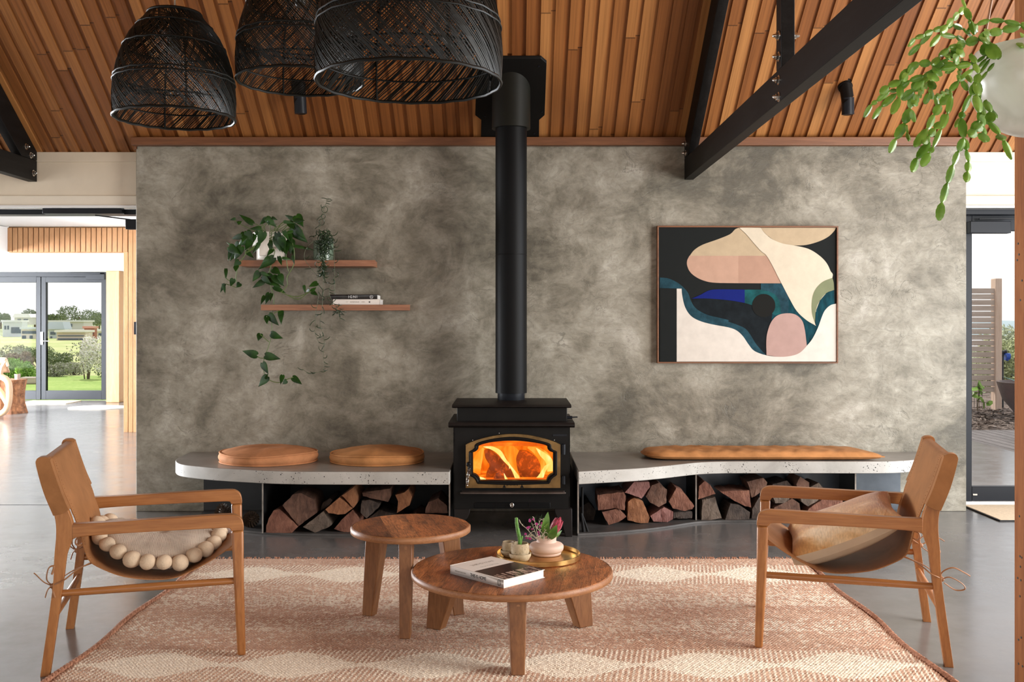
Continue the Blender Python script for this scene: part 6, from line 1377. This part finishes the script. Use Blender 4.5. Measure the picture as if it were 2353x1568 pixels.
# ------------------------------------------------------------------ far room: stump, plant, rattan chair, mats
sp_ = P(8, 948, 15.3)
sx_ = P(14, 0, 15.3).x
m = MB(); N = 40; rr = random.Random(6); ph = [rr.uniform(0, 6) for _ in range(6)]
def stf(u, v):
    a = u*2*PI; r = .285*(1-.13*math.sin(v*PI*.9)+.12*max(0, .25-v)*4*abs(math.sin(2.5*a+ph[3]))*.6)*(1+.05*math.sin(5*a+ph[0])+.035*math.sin(11*a+ph[1]+2*v)+.02*math.sin(23*a+ph[2]-3*v)); return (r*math.cos(a), r*math.sin(a), v*.515)
m.grid(stf, 96, 24, True); m.f.append(tuple(range(96*23, 96*24))); m.mi.append(0); m.sm.append(False)
stp = obj('tree_stump_table', m, 'bark', smooth=R(60)); stp.location = (sx_, 15.3, 0); tag(stp, 'rough brown tree stump used as a side table by the far glass doors', 'stump table')
pp_ = thing('small_pot_plant', 'small leafy plant in a grey-brown pot on the tree stump', 'potted plant', (P(40, 0, 15.25).x, 15.25, .516))
m = MB(); m.lathe([(0, 0), (.038, 0), (.045, .085), (.040, .085), (.038, .07), (0, .07)], (0, 0, 0), 20); obj('pot', m, plain('taupe_pot', (.36, .26, .21, 1), .6), pp_)
m = MB()
for i in range(40):
    a = rr.uniform(0, 6.28); p = Vector((0, 0, .08)); q = Vector((.06*math.cos(a)*rr.random(), .06*math.sin(a)*rr.random(), .10+.11*rr.random())); m.tube([p, (p+q)/2+Vector((0, 0, .01)), q], [.002, .012, .001], 5, flat=.2)
obj('leaves', m, leafmat('fresh_leaf', (.12, .25, .03, 1), (.30, .46, .09, 1)), pp_)
ra = thing('rattan_chair', 'curved rattan chair cut off by the left edge, before the tree stump', 'chair', (P(-25, 0, 14.4).x, 14.4, 0))
rat = plain('natural_rattan', (.62, .40, .25, 1), .45, var=.12)
rq = lambda x, y, d=14.4: P(x/4.481, 610+y/4.481, d)
m = MB(); m.tube(cr([rq(-60, 1120), rq(20, 1150), rq(75, 1190), rq(95, 1260), rq(90, 1400), rq(60, 1490), rq(-10, 1535), rq(-120, 1545)], 6, False, 179), .045, 10); wp(obj('bent_leg', m, rat), ra)
m = MB(); m.tube([rq(-90, 1200), rq(10, 1310), rq(85, 1440)], .04, 10); wp(obj('cross_brace', m, rat), ra)
m = MB(); m.tube([rq(5, 1130), rq(20, 1050), rq(60, 985)], .03, 8); m.tube([rq(60, 970), rq(82, 1040)], .02, 8); m.tube([rq(-120, 960), rq(60, 970)], .03, 8); wp(obj('arm_frame', m, rat), ra)
def ext(u, v): p = rq(-120+u*175-v*60, 975+v*130); return (p.x, p.y+.3*v, p.z)
m = MB(); m.grid(ext, 8, 6); so = obj('woven_back', m, rat, None); so.modifiers.new('s', 'SOLIDIFY').thickness = .02; wp(so, ra)
m = MB(); m.tube([rq(-120, 1545), rq(-240, 1500), rq(-260, 1200), rq(-120, 960)], .045, 10); m.tube([rq(-260, 1250, 14.7), rq(-60, 1120, 14.4)], .03, 8); wp(obj('rear_frame', m, rat), ra)
m = MB(); a = P(222, 938, 16.2); m.lathe([(0, .001), (.46, .001), (.46, .012), (0, .014)], (0, 0, 0), 48, None, 1., .85); o_ = obj('oval_rug', m, plain('bleached_rug', (.72, .67, .58, 1), .9, var=.05)); o_.location = (a.x+.02, 16.2, 0); tag(o_, 'pale oval rug on the bright floor in front of the far timber post', 'rug')
m = MB(); m.bb(P(60, 0, 17.3).x, P(172, 0, 17.3).x, 16.95, 17.55, .001, .015); tag(obj('door_mat', m, plain('pale_mat', (.66, .58, .46, 1), .9, var=.08), bevel=.004), 'pale flat mat at the foot of the far glass doors', 'mat')
# ------------------------------------------------------------------ outdoors, left: lawn, shrubs, blossom tree, houses
def gm(name, lo, mid, hi, s1, s2):
    k = M(name, .95); co = k.co(); f = k.mix(.5, k.noise(co, s1, 4), k.noise(co, s2, 5)); k.base(k.ramp(f, [(.33, lo), (.5, mid), (.66, hi)])); k.bump(k.noise(co, s2*2, 4), .6, .05); return k.m
lawnm = gm('lawn_grass', (.13, .24, .025, 1), (.24, .36, .06, 1), (.36, .46, .12, 1), .5, 9.)
fieldm = gm('pale_field', (.22, .31, .07, 1), (.36, .40, .14, 1), (.50, .46, .24, 1), .06, .5)
hillm = gm('scrub_hill', (.12, .17, .07, 1), (.24, .29, .14, 1), (.36, .38, .22, 1), .03, .3)
m = MB(); m.grid(lambda u, v: (-34+31.2*u, 17.82+10*v, -.08-.03*v), 12, 8); struct('lawn', m, lawnm)
m = MB(); m.grid(lambda u, v: (-34-270*v*(1-u)+31.2*u+120*v*u*0, 27.82+235*v, -.11-2.6*v-.4*math.sin(v*6)), 20, 20); struct('field', m, fieldm)
m = MB(); m.grid(lambda u, v: (-700+700*u, 262+500*v, -2.6+3.0*v+.5*math.sin(u*23+v)+.4*math.sin(u*57)*v), 60, 12); struct('hill', m, hillm)
def foliage(mb, c, rad, n, size, rs, up=.0, shell=.55):
    v = rs.normal(size=(n, 3)); v /= np.linalg.norm(v, axis=1)[:, None]; rr_ = shell+(1-shell)*rs.rand(n)**.6; p = v*rr_[:, None]*np.array(rad)+np.array(c)
    for i in range(n):
        d = Vector(rs.normal(size=3)).normalized(); e = d.orthogonal().normalized(); s = size*(.6+.8*rs.rand()); q = Vector(p[i]); mb.add([q-d*s, q+e*s*.45, q+d*s, q-e*s*.45], [(0, 1, 2, 3)])
def shrub(name, px, py, d, w, h, mat, n, size, label, group, seed, trunk=False, zb=None):
    b = P(px, py, d); b.z -= .1; t = thing(name, label, 'shrub' if not trunk else 'tree', b, 0, group); rs = np.random.RandomState(seed); m = MB(); n = int(n*1.7); size *= .68
    nb = 6
    for k in range(nb):
        a = rs.uniform(-.55, .55)*w; hh = h*(.45+.25*rs.rand()); foliage(m, (a, rs.uniform(-.3, .3)*w, hh), (w*.33, w*.33, h*.36), n//nb, size, rs)
    if not trunk: foliage(m, (0, 0, h*.3), (w*.6, w*.4, h*.3), n//4, size, rs)
    obj('foliage', m, mat, t, smooth=0); m = MB()
    for k in range(5):
        a = rs.uniform(-.3, .3)*w; m.tube([(a*.35, 0, -.05), (a*.6, 0, h*.25), (a*1.3, rs.uniform(-.2, .2)*w, h*.62)], [w*.028, w*.022, w*.008], 6)
    obj('stems', m, plain('bark_stem', (.12, .085, .055, 1), .9) if 'barks' not in MT else MT['barks'], t); return t
MT['barks'] = plain('bark_stem', (.13, .095, .06, 1), .9)
bl = plain('blossom', (.84, .80, .74, 1), .8, var=.12, scale=3); gg = leafmat('olive_shrub', (.10, .15, .05, 1), (.27, .31, .16, 1), .7, 0); g2 = leafmat('bright_shrub', (.14, .28, .03, 1), (.32, .50, .10, 1), .7, 0); g3 = leafmat('grey_shrub', (.22, .22, .15, 1), (.42, .42, .32, 1), .8, 0); g4 = leafmat('hazed_far_tree', (.13, .17, .10, 1), (.27, .31, .20, 1), .8, 0); g5 = leafmat('dry_shrub', (.16, .12, .07, 1), (.34, .28, .18, 1), .8, 0)  # far tree leaves are paler, with air haze put into their colour
t = shrub('blossom_tree', 200, 864, 26.2, .62, 1.16, bl, 1500, .042, 'small white blossoming tree at the end of the lawn, through the right far door pane', None, 3, True)
rs = np.random.RandomState(8); m = MB(); foliage(m, (0, 0, .62), (.6, .5, .5), 500, .035, rs, shell=.3); obj('leaves', m, g3, t, smooth=0)
GS = 'garden shrubs beyond the lawn'
for i, (px, py, d, w, h, mt_, n, sz, lb) in enumerate((
    (20, 872, 24.5, .40, .62, g2, 700, .045, 'bright green leafy plants at the left end of the lawn behind the stump'), (62, 868, 25.5, .42, .50, g2, 700, .045, 'bright green bushy plant just left of the far door meeting stile'), (50, 850, 28.5, .62, .66, g5, 800, .05, 'brownish dry shrub behind the bright green plants'), (14, 842, 30, .75, .72, g3, 800, .05, 'grey rounded shrub at the far left of the garden'),
    (125, 862, 27.5, .55, .46, g3, 800, .045, 'silvery low shrub at the lawn edge left of the blossom tree'), (133, 843, 30., .60, .52, gg, 800, .05, 'olive shrub behind the silvery one, left of the blossom tree'), (165, 858, 28.5, .55, .40, g3, 700, .045, 'low pale shrub directly behind the blossom tree trunk'), (245, 862, 27, .50, .60, gg, 700, .05, 'olive green shrub right of the blossom tree by the door frame'), (90, 826, 34, .95, .55, gg, 800, .06, 'wide olive shrub further back behind the door meeting stile'))):
    shrub('garden_shrub', px, py, d, w, h, mt_, n, sz, lb, GS, 20+i)
m = MB(); m.bb(P(50, 0, 24).x, P(92, 0, 24).x, 23.9, 24.15, -.1, .07); tag(obj('log_edging', m, 'fencewood', bevel=.03), 'grey timber edging lying on the lawn behind the stump', 'edging')
def house(px0, px1, pyb, pyt, d, wallc, roofc, label, wins, rh=.0, seed=0):
    a, b = P(px0, pyb, d), P(px1, pyt, d); w = b.x-a.x; h = b.z-a.z; t = thing('house', label, 'house', ((a.x+b.x)/2, d, a.z), 0, 'houses on the far slope')
    m = MB(); m.bb(-w/2, w/2, 0, w*.6, -.5, h); obj('walls', m, plain('wall_'+str(seed), wallc, .8), t)
    m = MB()
    if rh: m.prism([(-w*.55, h), (w*.55, h), (w*.42, h+rh), (-w*.42, h+rh)], lambda x, z: Vector((x, -.6, z)), lambda x, z: Vector((x, w*.6+.6, z)))
    else: m.bb(-w*.53, w*.53, -.5, w*.6+.5, h, h+.35)
    obj('roof', m, plain('roof_'+str(seed), roofc, .6), t)
    for (x0, x1, z0, z1) in wins:
        m = MB(); m.bb(-w/2+x0*w, -w/2+x1*w, -.12, .02, z0*h, z1*h); obj('window', m, plain('win_'+str(seed), (.10, .13, .18, 1), .2), t)
D = 200.
house(6, 50, 775, 740, D, (.62, .66, .70, 1), (.72, .74, .76, 1), 'white and blue-grey house highest at the left on the far slope', [(.1, .18, .5, .75), (.45, .95, .25, .65), (.25, .33, .5, .75)], 0, 1)
house(33, 72, 741, 730, D+12, (.62, .62, .60, 1), (.80, .80, .80, 1), 'upper storey pavilion with white roof on the far slope at left', [(.2, .4, .2, .7), (.55, .8, .2, .7)], .8, 2)
house(49, 92, 783, 757, D-30, (.78, .72, .64, 1), (.62, .68, .74, 1), 'cream house with arched openings seen left of the door meeting stile', [(.05, .25, .1, .45), (.45, .6, .1, .45), (.05, .95, .6, .85)], 0, 3)
house(112, 150, 782, 757, D-25, (.60, .64, .68, 1), (.52, .57, .64, 1), 'blue-grey house with pitched roof just right of the door handle', [(.1, .4, .5, .75), (.1, .2, .1, .35)], 1.3, 4)
house(110, 192, 756, 740, D+10, (.58, .57, .55, 1), (.66, .66, .65, 1), 'long pale flat-roofed house on the far slope behind the others', [(.1, .14, .4, .7), (.3, .34, .4, .7), (.6, .68, .3, .7)], 0, 5)
house(130, 196, 784, 764, D-45, (.66, .55, .47, 1), (.74, .71, .66, 1), 'half-built brick house wrapped in pale scaffolding', [(.05, .95, .15, .3), (.05, .95, .55, .65)], 0, 6)
house(193, 217, 776, 755, D-40, (.40, .16, .11, 1), (.62, .30, .22, 1), 'red brick house block with scaffolding near the far door edge', [(.1, .9, .35, .5)], 0, 7)
house(218, 262, 776, 762, D-35, (.80, .78, .74, 1), (.84, .83, .80, 1), 'low white house at the right edge of the far door pane', [(.2, .35, .3, .7), (.6, .75, .3, .7)], 0, 8)
for i, (px, py, w, h, lb) in enumerate(((80, 742, 3.2, 3.4, 'dark tree above the left houses beside the meeting stile'), (128, 742, 3.4, 2.6, 'round dark tree above the blue-grey house'), (182, 745, 6.0, 4.6, 'largest spreading tree on the far ridge'), (210, 752, 5.0, 3.2, 'bushy green tree in front of the ridge tree, above the brick house'), (228, 745, 5.0, 3.4, 'grey-green tree near the right edge of the far door pane'), (2, 742, 3., 3., 'dark tree at the far left edge of the ridge'), (152, 744, 2.6, 1.6, 'small low tree between the two big ridge trees'))):
    b = P(px, py+2, D+20+i*9); b.z -= .4; t = thing('ridge_tree', lb, 'tree', b, 0, 'trees on the far ridge'); rs = np.random.RandomState(50+i); m = MB()
    for k in range(5): foliage(m, (rs.uniform(-.5, .5)*w, 0, h*(.5+.25*rs.rand())), (w*.42, w*.3, h*.38), 190, .26, rs)
    obj('crown', m, g4 if i % 2 == 0 else gg, t, smooth=0); m = MB(); m.tube([(0, 0, -1), (0, 0, h*.5)], .2, 6); obj('trunk', m, 'barks', t)
# ------------------------------------------------------------------ outdoors, right: deck, garden bed, screen, bowl planter
dk = MB()
for i in range(66):
    x0 = 2.9+i*.14; dk.bb(x0, x0+.126, 7.72, 13.35, -.085, -.05)
o_ = struct('deck', dk, 'deck'); 
m = MB(); m.bb(2.5, 14, 7.7, 13.4, -.2, -.1); struct('deck_base', m, 'matedge')
mul = gm('bark_mulch', (.06, .04, .03, 1), (.16, .115, .09, 1), (.34, .28, .24, 1), 9., 26.)
m = MB(); rr = random.Random(3); m.grid(lambda u, v: (2.5+16*u, 13.32+8*v, -.09+.04*math.sin(u*60)*math.sin(v*30)-.04*v), 60, 30); struct('garden_bed', m, mul)
m = MB()
for i in range(2600):
    x, y = rr.uniform(6., 9.), rr.uniform(13.35, 16.6)
    if math.hypot(x-7.83, y-14.6) < .3: continue
    a = rr.uniform(0, 6.28); l = rr.uniform(.03, .10); z = -.05+rr.uniform(0, .03); dx, dy = math.cos(a)*l, math.sin(a)*l; m.add([(x-dx, y-dy, z), (x+dy*.3, y-dx*.3, z+.015), (x+dx, y+dy, z+rr.uniform(0, .03)), (x-dy*.3, y+dx*.3, z+.01)], [(0, 1, 2, 3)])
o_ = obj('mulch_chips', m, mul, smooth=0); tag(o_, 'loose brown bark mulch chips on the garden bed beyond the deck', 'mulch', None, 'stuff')
fe = thing('slatted_screen', 'weathered horizontal slat privacy screen with a square post beyond the deck', 'fence', (P(2290, 0, 16.2).x, 16.2, -.1))
pa_, pb_ = P(2288, 640, 16.2), P(2303, 945, 16.2); m = MB(); m.bb(pa_.x, pb_.x, 16.2, 16.36, -.12, pa_.z); wp(obj('fence_post', m, 'fencepost', bevel=.008), fe)
m = MB(); m.bb(P(2281, 0, 16.3).x, pa_.x+.01, 16.26, 16.36, -.12, pa_.z-.01); wp(obj('fence_post', m, 'fencepost', bevel=.006), fe)
for i in range(18):
    y = 663.+13.33*i; 
    if y > 893: break
    a, b = P(2288, y, 16.22), P(2288, y+11.6, 16.22); m = MB(); m.bb(P(2100, 0, 16.22).x, a.x, 16.235, 16.262, b.z, a.z); wp(obj('slat', m, 'fencewood', bevel=.002), fe)
m = MB()
for i in range(8): m.box((P(2215+6*i, 0, 16.9).x, 16.9, .15), (.006, .006, .5))
for i in range(6): m.box((P(2240, 0, 16.9).x, 16.9, -.05+.1*i), (.5, .005, .005))
tag(obj('wire_mesh', m, 'steel'), 'low wire mesh behind the foot of the slatted screen', 'wire mesh')
bp = thing('bowl_planter', 'large dark brown bowl planter with an agave beyond the deck', 'planter', (7.83, 14.6, -.07))
m = MB(); m.lathe([(0, .0), (.22, .0), (.42, .13), (.58, .33), (.66, .585), (.62, .585), (.55, .5), (0, .5)], (0, 0, 0), 64); obj('bowl', m, plain('rust_bowl', (.09, .055, .045, 1), .6, var=.2), bp)
ag = MB()
for i in range(22):
    a = i*2.4; el = .25+1.15*(i/22); L = .46; o_ = Vector((math.cos(a)*math.cos(el), math.sin(a)*math.cos(el), math.sin(el))); s = Vector((-math.sin(a), math.cos(a), 0)); vs = []
    for j in range(6): t_ = j/5; w = .05*(1-t_)**.6*(.6+.4*min(1, t_*4)); c = Vector((-.18, 0, .52))+o_*(L*t_); vs += [c-s*w, c-Vector((0, 0, w*.4)), c+s*w]
    ag.add(vs, [q for j in range(5) for q in ((j*3, j*3+1, j*3+4, j*3+3), (j*3+1, j*3+2, j*3+5, j*3+4))])
obj('agave_leaves', ag, plain('agave', (.16, .32, .28, 1), .5), bp)
tp_ = thing('garden_tap', 'bright blue garden tap fitting on a stand right of the screen post', 'tap', P(2313, 820, 16.4)); bt = plain('blue_plastic', (.01, .07, .42, 1), .35)
tq = lambda x, y, d=16.4: P(2200+x/5.405, 720+y/5.405, d)
m = MB(); m.cyl(tq(590, 538), tq(645, 538), .062, .055, 16); m.cyl(tq(618, 500), tq(618, 520), .05, .06, 14); m.cyl(tq(618, 565), tq(620, 592), .03, .022, 12); wp(obj('tap_body', m, bt), tp_)
m = MB(); m.tube([tq(600, 500), tq(598, 470), tq(575, 485), tq(556, 490)], .03, 8); m.tube([tq(556, 490), tq(552, 600), tq(552, 1300)], .03, 8); wp(obj('pipe_fitting', m, 'steel'), tp_)
shb = leafmat('coastal_shrub', (.20, .24, .08, 1), (.50, .52, .26, 1), .8, 0); sh2 = leafmat('far_scrub', (.26, .29, .16, 1), (.46, .48, .32, 1), .8, 0)
GR2 = 'coastal shrubs beyond the deck'
for i, (px, py, d, w, h, mt_, n, sz, lb) in enumerate(((2318, 905, 18.5, .8, 1.25, shb, 1600, .06, 'pale green coastal shrub behind the blue tap'), (2345, 890, 20., .9, 1.1, shb, 1000, .06, 'pale coastal shrub behind the bowl planter'), (2262, 905, 22, 1.3, 1.0, shb, 900, .07, 'shrub glimpsed through the slats of the screen'), (2325, 830, 45, 3.2, 1.7, sh2, 1100, .16, 'far scrub mass below the horizon at right'))):
    shrub('coastal_shrub', px, py, d, w, h, mt_, n, sz, lb, GR2, 70+i)
t = thing('young_gum_plant', 'young plant with round bright green leaves at the door edge before the screen', 'plant', P(2242, 945, 15.)); m = MB(); rs = np.random.RandomState(4)
tq2 = lambda x, y: P(2200+x/5.405, 720+y/5.405, 15.)-P(2242, 945, 15.)
for (x, y) in ((260, 895), (285, 880), (270, 940), (210, 945), (290, 975), (265, 1060), (305, 1075), (330, 1145), (400, 1120), (215, 1010), (235, 1035), (300, 915)):
    c = tq2(x, y); d = Vector((rs.normal(), rs.normal()*.4, rs.normal())).normalized(); e = d.orthogonal().normalized(); m.add([c-d*.06, c-d*.03+e*.035, c+d*.03+e*.035, c+d*.06, c+d*.03-e*.035, c-d*.03-e*.035], [(0, 1, 2, 3, 4, 5)])
obj('leaves', m, g2, t); m = MB(); m.tube([tq2(250, 1215), tq2(260, 1050), tq2(275, 900)], .008, 6); m.tube([tq2(260, 1100), tq2(390, 1115)], .005, 6); obj('stems', m, 'barks', t)
m = MB(); m.grid(lambda u, v: (4+60*u, 21.3+90*v, -.2-1.5*v), 10, 10); struct('scrub_ground', m, hillm)
m = MB(); m.grid(lambda u, v: (60+2400*u, 600+2500*v, -6), 4, 4); struct('sea', m, plain('pale_sea', (.36, .46, .54, 1), .4))
m = MB(); m.grid(lambda u, v: (150+700*u, 420+100*v, -6+(6.5+2.5*math.sin(u*9)+1.2*math.sin(u*31))*math.sin(v*PI)), 60, 8); struct('headland', m, plain('hazy_headland', (.30, .38, .40, 1), .9))
# unseen roof overhang, added outside the right door to keep the sun off the threshold
m = MB(); m.bb(2.2, 12, 7.62, 10.2, 2.75, 2.85); struct('sun_block_eave', m, 'white')
# ------------------------------------------------------------------ light: sky, sun and daylight through the windows
w = bpy.data.worlds.new('sky'); sc.world = w; w.use_nodes = True; nt = w.node_tree; bg = nt.nodes['Background']
sky = nt.nodes.new('ShaderNodeTexSky'); sky.sky_type = 'NISHITA'; sky.sun_disc = False; sky.sun_elevation = R(48); sky.sun_rotation = R(20); sky.air_density = 1.; sky.dust_density = 3.; sky.altitude = 20
mx = nt.nodes.new('ShaderNodeMix'); mx.data_type = 'RGBA'; mx.inputs[0].default_value = .80; nt.links.new(sky.outputs[0], mx.inputs[6]); mx.inputs[7].default_value = (.97, .985, 1., 1)
sm2 = nt.nodes.new('ShaderNodeVectorMath'); sm2.operation = 'SCALE'; sm2.inputs[3].default_value = .12; nt.links.new(sky.outputs[0], sm2.inputs[0]); nt.links.new(sm2.outputs[0], mx.inputs[6])
nt.links.new(mx.outputs[2], bg.inputs[0]); bg.inputs[1].default_value = 1.2
def sun(name, direc, e, ang, c=(1, .95, .88)):
    l = bpy.data.lights.new(name, 'SUN'); l.energy = e; l.angle = R(ang); l.color = c; o = bpy.data.objects.new(name, l); col.objects.link(o); o.location = (0, 20, 30)
    o.rotation_euler = Vector(direc).to_track_quat('-Z', 'Y').to_euler(); return o
sun('sun', (.30, -.62, -.80), 4.2, .6)
def area(name, loc, direc, sx, sy, p, c=(1, 1, 1)):
    l = bpy.data.lights.new(name, 'AREA'); l.shape = 'RECTANGLE'; l.size = sx; l.size_y = sy; l.energy = p; l.color = c; o = bpy.data.objects.new(name, l); col.objects.link(o); o.location = loc
    d = Vector(direc).normalized(); q = d.to_track_quat('-Z', 'Y'); o.rotation_euler = q.to_euler(); return o
area('daylight_right_window_near', (RX+.06, 2.8, 2.25), (-1, 0, -.08), 2.7, 4.2, 480, (1., .97, .93))
area('daylight_right_window_far', (RX+.06, 5.6, 1.22), (-1, 0, 0), 2.5, 2.2, 240, (.90, .95, 1.))
area('daylight_left_window_near', (LX-.06, .8, 1.22), (1, 0, 0), 2.7, 2.2, 35, (.95, .97, 1.))
area('daylight_left_window_far', (LX-.06, 4.1, 1.22), (1, 0, 0), 2.9, 2.2, 60, (.95, .97, 1.))
area('daylight_rear_window_left', (-3.2, BY-.06, 1.35), (0, 1, 0), 3.9, 1.85, 34, (1., .98, .95))
area('daylight_rear_window_right', (1.5, BY-.06, 1.35), (0, 1, 0), 4.1, 1.85, 40, (1., .98, .95))
area('daylight_far_window_near', (-13.05, 10.3, 1.2), (1, 0, 0), 4., 2.1, 3700, (.91, .95, 1.))
area('daylight_far_window_back', (-13.05, 14.8, 1.2), (1, 0, 0), 3.1, 2.0, 1300, (.91, .95, 1.))
